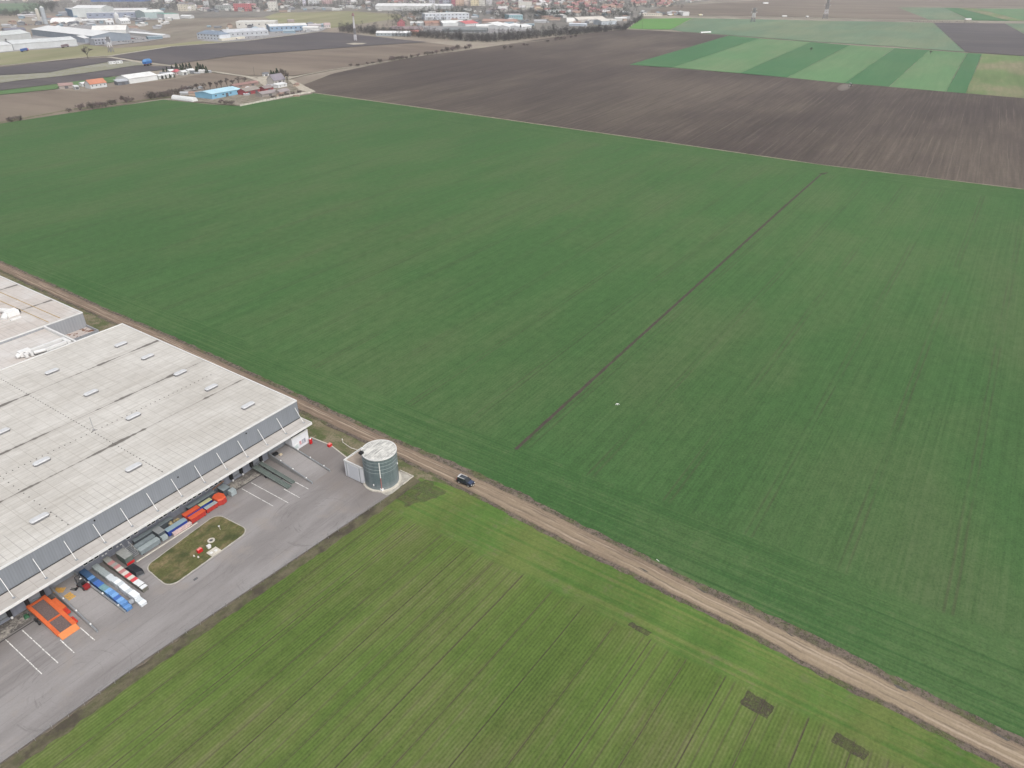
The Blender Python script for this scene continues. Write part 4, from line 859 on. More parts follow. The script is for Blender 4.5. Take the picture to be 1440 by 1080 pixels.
# ---------------------------------------------------------------- rows of stacked crates
def crate_proto(name, label, body, trim, group, L=1.22, W=1.25, H=1.3):
    t = thing(name, label, 'crate stack', (0, 0, 0), group=group)
    m = MB()
    for z0, z1 in ((0.16, H * 0.36), (H * 0.38, H * 0.66), (H * 0.68, H - 0.03)): m.box(-W / 2 + 0.04, W / 2 - 0.04, -L / 2 + 0.04, L / 2 - 0.04, z0, z1)
    m.build('crates', body, t)
    m = MB(); m.box(-W / 2, W / 2, -L / 2 + 0.02, L / 2 - 0.02, H - 0.03, H + 0.03); m.box(-W / 2 + 0.1, W / 2 - 0.1, -0.05, 0.05, H + 0.03, H + 0.06); m.build('lid', trim, t)
    m = MB()
    for sx in (-1, 1):
        for sy in (-1, 1): m.box(sx * (W / 2 - 0.2) - 0.09, sx * (W / 2 - 0.2) + 0.09, sy * (L / 2 - 0.22) - 0.09, sy * (L / 2 - 0.22) + 0.09, 0, 0.155)
    m.build('pallet_foot', BLACK, t)
    return t
BL = {k: (M('blue_crate_' + k, c, 0.45, 0.18, 2.0), M('blue_lid_' + k, tuple(min(1, q * 1.15 + 0.01) for q in c), 0.4, 0.22, 2.5)) for k, c in dict(deep=(0.03, 0.075, 0.16), bright=(0.045, 0.115, 0.34), mid=(0.10, 0.22, 0.44), sky=(0.15, 0.30, 0.54), teal=(0.13, 0.24, 0.27)).items()}  # deep: blue darkened in the colour itself for the shade under the canopy
GY = {k: (M('grey_crate_' + k, c, 0.5, 0.15, 2.0), M('grey_lid_' + k, tuple(min(1, q * 1.2) for q in c), 0.45, 0.15, 2.5)) for k, c in dict(dull=(0.24, 0.27, 0.275), pale=(0.46, 0.49, 0.51), white=(0.64, 0.67, 0.70)).items()}  # dull: canopy shade put into the grey
RW = {k: (M('rw_crate_' + k, (0.15, 0.145, 0.125), 0.6, 0.3, 2.0), M('rw_lid_' + k, c, 0.45, 0.14, 2.5)) for k, c in dict(red=(0.56, 0.075, 0.085), rose=(0.42, 0.20, 0.20), cream=(0.56, 0.54, 0.49), white=(0.68, 0.70, 0.71), grey=(0.28, 0.285, 0.265)).items()}  # grey: lid colour carries the shade under the canopy
def row(pal, seq, x0, y0, x1, y1, group, labels, step=1.25, hz=None, W=1.25):
    proto = {}
    n = len(seq)
    for i, k in enumerate(seq):
        y = y0 - step * (i + 0.5); x = x0 + (x1 - x0) * (i + 0.5) / n + rnd.uniform(-0.06, 0.06)
        h = hz(i) if hz else 1.0
        lab = labels.get(i, labels[k])
        if k not in proto:
            proto[k] = crate_proto('crate_stack', lab, pal[k][0], pal[k][1], group, step, W); o = proto[k]
        else: o = dup(proto[k], label=lab)
        o['label'] = lab
        o.location = (x, y, 0.05); o.rotation_euler = (0, 0, R(1.2) + rnd.uniform(-0.012, 0.012)); o.scale = (1, 0.985, h)
row(BL, ['deep', 'deep', 'deep', 'mid', 'deep', 'bright', 'bright', 'teal', 'teal', 'sky', 'mid', 'sky', 'bright', 'sky', 'mid', 'mid'], 38.8, 132.0, 38.7, 112, 'blue crate stacks in the row beside the ramp',
    {'deep': 'blue crate stack coloured dark for canopy shade in the blue row', 'mid': 'mid blue crate stack in the blue row', 'bright': 'vivid royal blue crate stack in the blue row', 'teal': 'green-blue crate stack with worn lid in the blue row', 'sky': 'light blue crate stack in the blue row', 15: 'low blue crate stack ending the blue row at the open yard'},
    1.055, lambda i: 0.62 if i == 15 else (0.95 + 0.12 * (8 < i < 15)))
row(GY, ['dull', 'dull', 'dull', 'dull', 'dull', 'pale', 'pale', 'pale', 'white', 'pale', 'white', 'white', 'pale', 'white', 'white', 'pale', 'white'], 41.05, 131.4, 40.95, 112, 'grey and white crate stacks in the middle row',
    {'dull': 'grey crate stack with canopy shade in its colour in the middle row', 'pale': 'pale grey crate stack in the middle row', 'white': 'bright white crate stack in the middle row', 15: 'pale grey crate stack next to last in the middle row, set lower than its neighbours', 16: 'white crate stack ending the middle row at the open yard'},
    1.035, lambda i: 0.6 if i >= 15 else (0.9 + 0.25 * (i > 6)))
row(RW, ['grey', 'grey', 'rose', 'grey', 'rose', 'cream', 'rose', 'cream', 'red', 'cream', 'red', 'white', 'white', 'white'], 43.35, 131.4, 43.25, 115, 'red and white crate stacks in the right row',
    {'grey': 'crate stack with lid greyed for canopy shade in the red and white row', 'rose': 'dull red-lidded crate stack in the red and white row', 'cream': 'cream-lidded crate stack between red ones', 'red': 'bright red-lidded crate stack in the red and white row', 'white': 'white-lidded crate stack near the yard end of the red and white row', 13: 'white-lidded crate stack ending the red and white row'},
    1.03, lambda i: 0.85 if i == 13 else 1.0, 1.25)
gd = thing('roll_drum', 'small grey ribbed drum between the ends of the blue and white crate rows', 'drum', (39.85, 116.4, 0.05))
mb(gd).tube((39.45, 116.4, 0.62), (40.2, 116.4, 0.62), 0.56, 18).build('drum', GREYPANEL, gd)
m = mb(gd)
for x in (39.45, 39.82, 40.2): m.tube((x - 0.05, 116.4, 0.62), (x + 0.05, 116.4, 0.62), 0.6, 18)
m.build('hoop', STEEL, gd)
mb(gd).box(39.5, 40.15, 116.1, 116.7, 0.05, 0.12).build('chock', BLACK, gd)
gs = thing('steel_container', 'small grey steel container with red band jutting from under the canopy', 'container', (46.0, 128.4, 0.05))
mb(gs).box(45.1, 46.8, 126.6, 130.0, 0.15, 2.1).build('body', GG, gs, bevel=0.06)
mb(gs).box(45.05, 46.85, 126.52, 130.0, 2.1, 2.2).build('lid', M('grey_lid', (0.27, 0.28, 0.27), 0.6, 0.15, 1.5), gs)
mb(gs).box(45.15, 46.75, 126.5, 126.6, 0.2, 0.75).build('door_band', RED, gs)
bt = thing('covered_skip', 'low skip under black tarpaulin on the asphalt beside the red and white row', 'skip', (45.2, 123.8, 0.05))
MB_ = mb(bt); MB_.prism([(44.3, 125.9), (44.5, 122.1), (45.7, 121.6), (46.1, 123.0), (46.0, 125.8)], 0.05, 0.5, -0.04); MB_.build('skip', STEEL, bt)
m = mb(bt); m.prism([(44.15, 126.0), (44.35, 121.9), (45.8, 121.3), (46.25, 122.9), (46.15, 125.95)], 0.5, 1.05, 0.28); m.build('tarpaulin', M('black_tarp', (0.022, 0.024, 0.03), 0.6, 0.3, 1.5, bump=0.6), bt)
st = thing('steel_stair', 'open steel stair with treads beside the small grey container', 'stairs', (47.9, 129.6, 0.05))
m = mb(st)
for k in range(8): m.box(47.2, 48.4, 127.9 + k * 0.36, 128.2 + k * 0.36, 0.14 + k * 0.15, 0.18 + k * 0.15)
m.build('tread', STEEL, st)
m = mb(st)
for x in (47.15, 48.45): m.tube((x, 127.8, 0.1), (x, 130.9, 1.35), 0.06, 6)
m.build('stringer', STEEL, st)
m = mb(st)
for x in (47.15, 48.45):
    m.tube((x, 127.8, 1.05), (x, 130.9, 2.3), 0.03, 6)
    for k in range(4): m.tube((x, 127.9 + k, 0.15 + k * 0.4), (x, 127.9 + k, 1.1 + k * 0.4), 0.025, 6)
m.build('handrail', WHITE, st)

# ---------------------------------------------------------------- compactors and containers along the wall
def container(label, x0, x1, y0, y1, h, body, lid, ribs=8, name='waste_container'):
    t = thing(name, label, 'container', ((x0 + x1) / 2, (y0 + y1) / 2, 0.05))
    b = mb(t).box(x0, x1, y0, y1, 0.18, h).build('body', body, t)
    m = mb(t)
    for k in range(ribs):
        x = x0 + (x1 - x0) * (k + 0.5) / ribs; m.box(x - 0.05, x + 0.05, y0 - 0.07, y0, 0.2, h - 0.05)
    m.build('rib', body, b)
    mb(t).box(x0 - 0.05, x1 + 0.05, y0 - 0.04, y1 + 0.04, h, h + 0.1).build('lid', lid, t)
    m = mb(t)
    for x in (x0 + 0.4, x1 - 0.4): m.tube((x, y0, 0.14), (x, y1, 0.14), 0.12, 10)
    m.build('roller', BLACK, t)
    return t
CG = M('compactor_grey', (0.20, 0.235, 0.25), 0.5, 0.15, 1.0); CGD = M('compactor_dark', (0.075, 0.088, 0.10), 0.6, 0.2, 1.0); CGL = M('compactor_pale', (0.30, 0.345, 0.355), 0.5, 0.12, 1.2)
CBL = M('container_blue', (0.018, 0.045, 0.24), 0.45, 0.15, 1.0); COR = M('container_orange', (0.56, 0.095, 0.04), 0.45, 0.12, 1.5); CRD = M('container_red', (0.40, 0.042, 0.034), 0.45, 0.15, 1.5)
PINK = M('faded_pink_panel', (0.55, 0.42, 0.40), 0.6, 0.3, 2.0); YEL = M('faded_yellow_green', (0.42, 0.43, 0.24), 0.6, 0.2, 1.2)
container('long grey compactor container second from the wall, nearest the stair', 48.7, 53.1, 128.7, 129.7, 1.35, CG, CG, 9)
container('long pale grey compactor container in the front line, nearest the stair', 48.6, 53.1, 127.0, 128.2, 1.25, CG, CGL, 9)
container('long dark grey container tight against the wall under the windows', 49.5, 58.6, 130.5, 131.5, 1.4, CGD, CG, 12)
container('long dark grey container against the wall behind the orange ones', 62.6, 69.6, 130.5, 131.5, 1.4, CGD, CG, 10)
cp = container('grey compactor press head with sloping lid left of the dark blue container', 53.5, 55.0, 127.9, 130.2, 1.9, CGD, M('press_lid', (0.25, 0.265, 0.27), 0.5, 0.1), 4, 'compactor')
mb(cp).box(53.6, 54.9, 127.0, 127.8, 0.2, 1.2).build('hopper', CGL, cp)
container('dark blue roll-off container with grey-blue lid in front of the windows', 55.3, 60.0, 127.3, 128.6, 1.45, CBL, M('blue_grey_lid', (0.24, 0.33, 0.38), 0.5, 0.12), 9)
container('low faded pink panel container in front of the dark blue one', 56.0, 60.4, 126.45, 127.15, 0.75, PINK, PINK, 6)
container('orange-red roll-off container nearer the wall', 60.4, 64.2, 128.6, 129.8, 1.5, CRD, COR, 6)
container('orange-red roll-off container in the front line next to the pink panels', 60.6, 64.3, 126.7, 127.9, 1.35, CRD, COR, 6)
container('narrow dark blue container between the two orange-red ones', 61.0, 66.0, 127.95, 128.5, 1.2, CBL, CBL, 7)
container('faded yellow-green container behind the orange ones', 64.5, 67.5, 128.7, 129.7, 1.45, CBL, YEL, 5)
container('grey-blue lidded container in the front line beside the orange one', 64.7, 67.6, 126.9, 127.9, 1.3, CRD, CGL, 5)
rt = thing('waste_container', 'round-ended orange-red container at the far end of the container line', 'container', (68.9, 128.2, 0.05))
RP = [(67.8, 127.0), (68.8, 126.5), (69.9, 126.8), (70.3, 128.0), (69.9, 129.4), (68.8, 129.7), (67.8, 129.2)]
mb(rt).prism(RP, 0.15, 1.5).build('body', CRD, rt)
mb(rt).prism(RP, 1.5, 1.75, 0.1).build('lid', COR, rt)
mb(rt).box(68.2, 69.6, 127.3, 128.9, 0.05, 0.15).build('skid', BLACK, rt)
cp = container('grey-blue compactor press with pale hopper at the end of the wall nearest the bays', 70.6, 72.4, 128.6, 130.8, 1.9, CGD, CG, 4, 'compactor')
mb(cp).box(71.6, 73.0, 127.2, 128.5, 0.2, 1.5).build('hopper', CGL, cp)
jk = thing('scrap_pile', 'dirty yellow-brown heap of waste between grey press and orange containers', 'waste', (58.4, 129.6, 0.05))
for k in range(14):
    m = mb(jk); a_ = rnd.uniform(0, 3.1); x, y = 58.3 + rnd.uniform(-1.3, 1.3), 129.6 + rnd.uniform(-0.5, 0.5)
    w_, d_, h_ = rnd.uniform(0.3, 0.7), rnd.uniform(0.25, 0.5), rnd.uniform(0.5, 1.4)
    ca, sa = math.cos(a_), math.sin(a_)
    m.prism([(x + ca * i * w_ - sa * j * d_, y + sa * i * w_ + ca * j * d_) for i, j in ((-1, -1), (1, -1), (1, 1), (-1, 1))], 0.05, h_, 0.2)
    m.build('waste_bag', M('waste_%d' % (k % 3), [(0.30, 0.24, 0.12), (0.38, 0.33, 0.22), (0.14, 0.12, 0.09)][k % 3], 0.8, 0.3, 2), jk)
pk = thing('plank_stack', 'weathered brown planks leaning on the wall behind the grey compactor', 'planks', (71.5, 131.8, 0.05))
for k in range(3): mb(pk).tube((69.8, 131.6 + 0.1 * k, 1.45), (73.0, 131.55 + 0.1 * k, 1.95 + 0.05 * k), 0.07, 6).build('plank', M('brown_plank', (0.30, 0.17, 0.11), 0.8, 0.2, 2), pk)
m = mb(pk); m.box(69.9, 70.1, 131.5, 131.95, 0.05, 1.4); m.box(72.7, 72.9, 131.5, 131.95, 0.05, 1.85); m.build('trestle', STEEL, pk)
wk = MB().box(46.9, 61.5, 126.05, 126.3, 0.05, 0.2).build('dock_kerb', CONC); tag(wk, kind='structure')

# ---------------------------------------------------------------- forklift, pallets on the ramp
FRED = M('forklift_red', (0.24, 0.02, 0.022), 0.45, 0.15, 2.0); FGR = M('forklift_grey', (0.06, 0.062, 0.068), 0.6, 0.2, 2.0)
fl = thing('forklift', 'dark grey and red forklift parked on the ramp beside the blue crates', 'forklift', (36.7, 127.4, rampz(127.4)), R(4))
MB().prism([(-0.62, -1.3), (0.62, -1.3), (0.66, -0.5), (0.66, 1.1), (-0.66, 1.1), (-0.66, -0.5)], 0.28, 0.85).build('body', FGR, fl, bevel=0.08)
MB().prism([(-0.6, -1.55), (-0.3, -1.75), (0.3, -1.75), (0.6, -1.55), (0.62, -0.75), (-0.62, -0.75)], 0.3, 1.15, 0.08).build('counterweight', FRED, fl, bevel=0.08)
m = MB()
for x in (-0.55, 0.55):
    m.tube((x, -0.7, 0.85), (x, -0.55, 2.05), 0.05, 6); m.tube((x, 0.9, 0.85), (x, 0.55, 2.05), 0.05, 6)
for k in range(6): m.box(-0.6, 0.6, -0.55 + k * 0.22, -0.48 + k * 0.22, 2.05, 2.1)
m.build('overhead_guard', FGR, fl)
st_ = MB().box(-0.3, 0.3, -0.55, 0.0, 0.85, 1.1).build('seat', BLACK, fl); MB().box(-0.3, 0.3, -0.65, -0.55, 1.1, 1.55).build('backrest', BLACK, st_)
MB().box(-0.16, 0.16, -0.1, 0.15, 2.1, 2.22).build('beacon', WHITE, fl)
m = MB()
for x in (-0.42, 0.42): m.box(x - 0.07, x + 0.07, 1.2, 1.38, 0.1, 2.3)
m.box(-0.42, 0.42, 1.22, 1.36, 2.2, 2.3); ms = m.build('mast', FGR, fl)
m = MB()
for x in (-0.35, 0.35): m.box(x - 0.06, x + 0.06, 1.4, 2.5, 0.12, 0.18); m.box(x - 0.06, x + 0.06, 1.39, 1.46, 0.18, 0.8)
m.build('fork', STEEL, ms)
for x, y, r in ((-0.62, 0.8, 0.34), (0.62, 0.8, 0.34), (-0.58, -1.0, 0.28), (0.58, -1.0, 0.28)):
    w = MB().tube((x - 0.13, y, r), (x + 0.13, y, r), r, 16).build('wheel', BLACK, fl); MB().tube((x - 0.14, y, r), (x + 0.14, y, r), r * 0.5, 10).build('rim', FRED, w)
PALLET = M('yellow_pallet', (0.52, 0.30, 0.07), 0.7, 0.2, 3.0)
def pallet(label, x, y, rz, sc_=1.0):
    t = thing('pallet', label, 'pallet', (x, y, rampz(y)), rz, 'yellow wooden pallets on the ramp')
    t.rotation_euler = (R(5), 0, rz)
    m = MB()
    for k in range(6): m.box(-0.6 + k * 0.22, -0.46 + k * 0.22, -0.85, 0.85, 0.12, 0.15)
    m.build('deck_board', PALLET, t)
    m = MB()
    for y_ in (-0.8, 0, 0.8): m.box(-0.6, 0.78, y_ - 0.06, y_ + 0.06, 0.0, 0.12)
    m.build('bearer', PALLET, t)
pallet('yellow wooden pallet lying flat on the ramp behind the orange loading ramp', 33.7, 127.2, R(2))
pallet('small yellow pallet close to the dock wall on the ramp', 33.4, 130.2, R(40))
tj = thing('pallet_jack', 'black hand pallet truck with bent handle on the ramp between pallet and forklift', 'pallet truck', (35.1, 128.3, rampz(128.3)), R(25))
m = MB(); m.box(-0.27, -0.1, -0.6, 0.55, 0.06, 0.12); m.box(0.1, 0.27, -0.6, 0.55, 0.06, 0.12); m.build('fork', BLACK, tj)
MB().box(-0.27, 0.27, -0.85, -0.6, 0.06, 0.45).build('head', BLACK, tj)
m = MB(); m.tube((0, -0.8, 0.4), (0, -1.35, 1.1), 0.04, 8); m.tube((-0.22, -1.35, 1.1), (0.22, -1.35, 1.1), 0.035, 8); m.build('handle', BLACK, tj)
for (x, l) in ((26.4, 'dark green waste bag lying against the side of the orange ramp'),):
    t = thing('waste_bag', l, 'bag', (26.7, 130.2, 0.05)); m = mb(t); m.prism([(26.2, 129.7), (27.1, 129.6), (27.3, 130.5), (26.4, 130.7)], 0.05, 0.6, 0.35); m.build('bag', M('green_bag', (0.03, 0.10, 0.05), 0.6, 0.2), t); mb(t).cyl(26.75, 130.1, 0.1, 0.6, 0.75, 8, 0.05).build('knot', M('green_bag', (0.03, 0.10, 0.05)), t)
bx = thing('tool_bin', 'small black bin with a pale sack beside it at the head of the far ramp', 'bin', (87.2, 130.6, rampz(130.6)))
m = mb(bx); m.box(86.9, 88.2, 130.2, 131.0, rampz(130), rampz(130) + 0.6); m.build('bin', BLACK, bx); mb(bx).box(87.9, 88.6, 129.2, 129.7, rampz(129.5), rampz(129.5) + 0.35).build('sack', M('pale_sack', (0.5, 0.42, 0.3), 0.8, 0.1), bx)

# ---------------------------------------------------------------- wire fence on the field side
fe = thing('wire_fence', 'thin wire fence of short concrete posts between asphalt yard and young crop', 'fence', (40, 101, 0))
FL = [(-100, 108.3), (9.6, 102.8), (33.2, 101.8), (63.5, 99.1), (82.6, 97.4), (92.8, 96.4)]
n = 0
for a_, b_ in zip(FL, FL[1:]):
    d = math.hypot(b_[0] - a_[0], b_[1] - a_[1]); kk = int(d / 2.6)
    for k in range(kk):
        x, y = a_[0] + (b_[0] - a_[0]) * k / kk, a_[1] + (b_[1] - a_[1]) * k / kk
        if x > -60: mb(fe).box(x - 0.03, x + 0.03, y - 0.03, y + 0.03, 0, 1.4).build('post', CONCRETE, fe)
m = mb(fe)
for a_, b_ in zip(FL, FL[1:]):
    for z in (0.4, 0.8, 1.2, 1.45): m.tube((a_[0], a_[1], z), (b_[0], b_[1], z), 0.008, 4)
m.build('wire', STEEL, fe)

# ---------------------------------------------------------------- SUV
def suv():
    t = thing('suv', 'black SUV with silver roof rails driving along the dirt road', 'car', (106.3, 84.6, 0.05), R(-90) + R(1.5))
    PAINTB = M('black_car_paint', (0.012, 0.015, 0.024), 0.18, 0.1, 1, spec=0.6)
    # body sections along x (front = +x): half-width / lower z / upper z
    def loft(secs, name, mat, parent=t):
        m = MB(); vs = []; n = len(secs[0])
        for s in secs: vs += s
        fs = []
        for i in range(len(secs) - 1):
            for j in range(n): fs.append((i * n + j, i * n + (j + 1) % n, (i + 1) * n + (j + 1) % n, (i + 1) * n + j))
        fs += [tuple(range(n)), tuple(reversed(range((len(secs) - 1) * n, len(secs) * n)))]
        m.add(vs, fs); return m.build(name, mat, parent, bevel=0.04)
    def sec(x, w, z0, z1, r=0.10):
        return [(x, -w, z0 + r), (x, -w + r, z0), (x, w - r, z0), (x, w, z0 + r), (x, w, z1 - r), (x, w - r * 1.3, z1), (x, -w + r * 1.3, z1), (x, -w, z1 - r)]
    body = loft([sec(-2.2, 0.80, 0.42, 0.98), sec(-2.1, 0.90, 0.32, 1.06), sec(-0.9, 0.93, 0.28, 1.06), sec(0.9, 0.93, 0.28, 1.04), sec(1.75, 0.90, 0.30, 0.98), sec(2.12, 0.84, 0.34, 0.90), sec(2.24, 0.70, 0.42, 0.78)], 'body', PAINTB)
    cabs = lambda x, wb, wt, z1: [(x, -wb, 1.0), (x, wb, 1.0), (x, wt, z1), (x, -wt, z1)]
    gh = MB(); 
    vs = [(-2.08, -0.84, 1.0), (-2.08, 0.84, 1.0), (1.02, 0.84, 1.0), (1.02, -0.84, 1.0), (-1.85, -0.68, 1.62), (-1.85, 0.68, 1.62), (0.22, 0.68, 1.62), (0.22, -0.68, 1.62)]
    gh.add(vs, [(0, 3, 2, 1), (4, 5, 6, 7), (0, 1, 5, 4), (1, 2, 6, 5), (2, 3, 7, 6), (3, 0, 4, 7)]); cab = gh.build('cabin_glass', GLASS, t)
    m = MB(); m.add([(-1.95, -0.70, 1.60), (-1.95, 0.70, 1.60), (0.28, 0.69, 1.60), (0.28, -0.69, 1.60), (-1.85, -0.62, 1.69), (-1.85, 0.62, 1.69), (0.15, 0.61, 1.69), (0.15, -0.61, 1.69)], [(0, 3, 2, 1), (4, 5, 6, 7), (0, 1, 5, 4), (1, 2, 6, 5), (2, 3, 7, 6), (3, 0, 4, 7)])
    roof = m.build('roof', M('car_roof', (0.055, 0.06, 0.07), 0.25, 0.1, 2, spec=0.6), t)
    for s in (-1, 1):
        MB().tube((-1.85, s * 0.63, 1.76), (0.1, s * 0.62, 1.76), 0.045, 8).build('roof_rail', WHITE, roof)
    MB().box(-2.0, -1.62, -0.66, 0.66, 1.66, 1.74).build('rear_spoiler', M('silver_trim', (0.5, 0.5, 0.52), 0.35, 0.05), roof)
    m = MB()
    for s in (-1, 1):
        m.tube((1.04, s * 0.83, 1.02), (0.2, s * 0.68, 1.64), 0.05, 6); m.tube((-0.5, s * 0.86, 1.0), (-0.55, s * 0.69, 1.62), 0.05, 6); m.tube((-1.45, s * 0.86, 1.0), (-1.4, s * 0.69, 1.62), 0.06, 6)
    m.tube((0.22, -0.66, 1.655), (0.22, 0.66, 1.655), 0.04, 6)
    m.build('pillar', PAINTB, cab)
    MB().add([(1.05, -0.72, 1.045), (1.05, 0.72, 1.045), (2.0, 0.66, 0.955), (2.0, -0.66, 0.955), (1.05, -0.72, 1.075), (1.05, 0.72, 1.075), (2.0, 0.66, 0.985), (2.0, -0.66, 0.985)], [(0, 3, 2, 1), (4, 5, 6, 7), (0, 1, 5, 4), (1, 2, 6, 5), (2, 3, 7, 6), (3, 0, 4, 7)]).build('bonnet', M('blue_black_bonnet', (0.045, 0.06, 0.11), 0.15, 0.1, 1, spec=0.7), t)
    for s in (-1, 1):
        MB().box(2.1, 2.24, s * 0.62 - 0.14, s * 0.62 + 0.14, 0.72, 0.86).build('headlight', WHITE, t)
        MB().box(0.75, 0.95, s * 0.98 - 0.1, s * 0.98 + 0.1, 1.02, 1.16).build('wing_mirror', PAINTB, t)
        MB().box(-2.24, -2.14, s * 0.72 - 0.1, s * 0.72 + 0.1, 0.78, 1.0).build('tail_light', RED, t)
    MB().box(2.2, 2.28, -0.45, 0.45, 0.5, 0.7).build('grille', BLACK, t)
    MB().box(2.27, 2.3, -0.26, 0.26, 0.44, 0.54).build('number_plate', WHITE, t)
    for x in (-1.36, 1.36):
        for s in (-1, 1):
            w = MB().tube((x, s * 0.70, 0.35), (x, s * 0.94, 0.35), 0.35, 20).build('wheel', BLACK, t)
            MB().tube((x, s * 0.72, 0.35), (x, s * 0.955, 0.35), 0.22, 12).build('rim', M('dusty_rim', (0.38, 0.36, 0.33), 0.5, 0.1), w)
suv()
# ---------------------------------------------------------------- bird over the field
def bird():
    z = 4.0; p = at(868, 568, z)
    t = thing('bird', 'small white bird flying low over the big green field', 'bird', p, HEAD + R(90) + R(4))
    prof = [(-0.34, 0.01), (-0.26, 0.03), (-0.12, 0.075), (0.05, 0.085), (0.18, 0.06), (0.24, 0.045), (0.30, 0.05), (0.35, 0.03), (0.40, 0.004)]
    m = MB(); vs = []; n = 10
    for x, r in prof: vs += [(x, r * math.cos(2 * math.pi * k / n), 0.9 * r * math.sin(2 * math.pi * k / n)) for k in range(n)]
    fs = [(i * n + k, i * n + (k + 1) % n, (i + 1) * n + (k + 1) % n, (i + 1) * n + k) for i in range(len(prof) - 1) for k in range(n)]
    fs += [tuple(range(n)), tuple(reversed(range((len(prof) - 1) * n, len(prof) * n)))]
    m.add(vs, fs)
    for s in (-1, 1):           # swept wings grown out of the shoulders
        ch = [(0.16, -0.16, 0.05, 0.02), (0.12, -0.16, 0.24, 0.08), (-0.12, -0.38, 0.42, 0.07), (-0.52, -0.64, 0.58, 0.02)]
        vs = []
        for x0, x1, y, z_ in ch: vs += [(x0, s * y, z_ + 0.012), (x1, s * y, z_), (x1, s * y, z_ - 0.006), (x0, s * y, z_ - 0.012)]
        fs = [(i * 4 + k, i * 4 + (k + 1) % 4, (i + 1) * 4 + (k + 1) % 4, (i + 1) * 4 + k) for i in range(3) for k in range(4)] + [(0, 1, 2, 3), (12, 15, 14, 13)]
        m.add(vs, fs)
    m.add([(-0.30, -0.03, 0.01), (-0.30, 0.03, 0.01), (-0.52, 0.11, 0.0), (-0.52, -0.11, 0.0), (-0.30, -0.03, -0.01), (-0.30, 0.03, -0.01), (-0.52, 0.11, -0.01), (-0.52, -0.11, -0.01)], [(0, 1, 2, 3), (7, 6, 5, 4), (0, 4, 5, 1), (1, 5, 6, 2), (2, 6, 7, 3), (3, 7, 4, 0)])
    m.build('plumage', M('white_feathers', (0.85, 0.85, 0.84), 0.8, 0.04), t)
    MB().tube((0.385, 0, 0.0), (0.46, 0, -0.012), 0.014, 6, 0.003).build('bill', M('bill', (0.5, 0.35, 0.08), 0.6, 0.1), t)
bird()
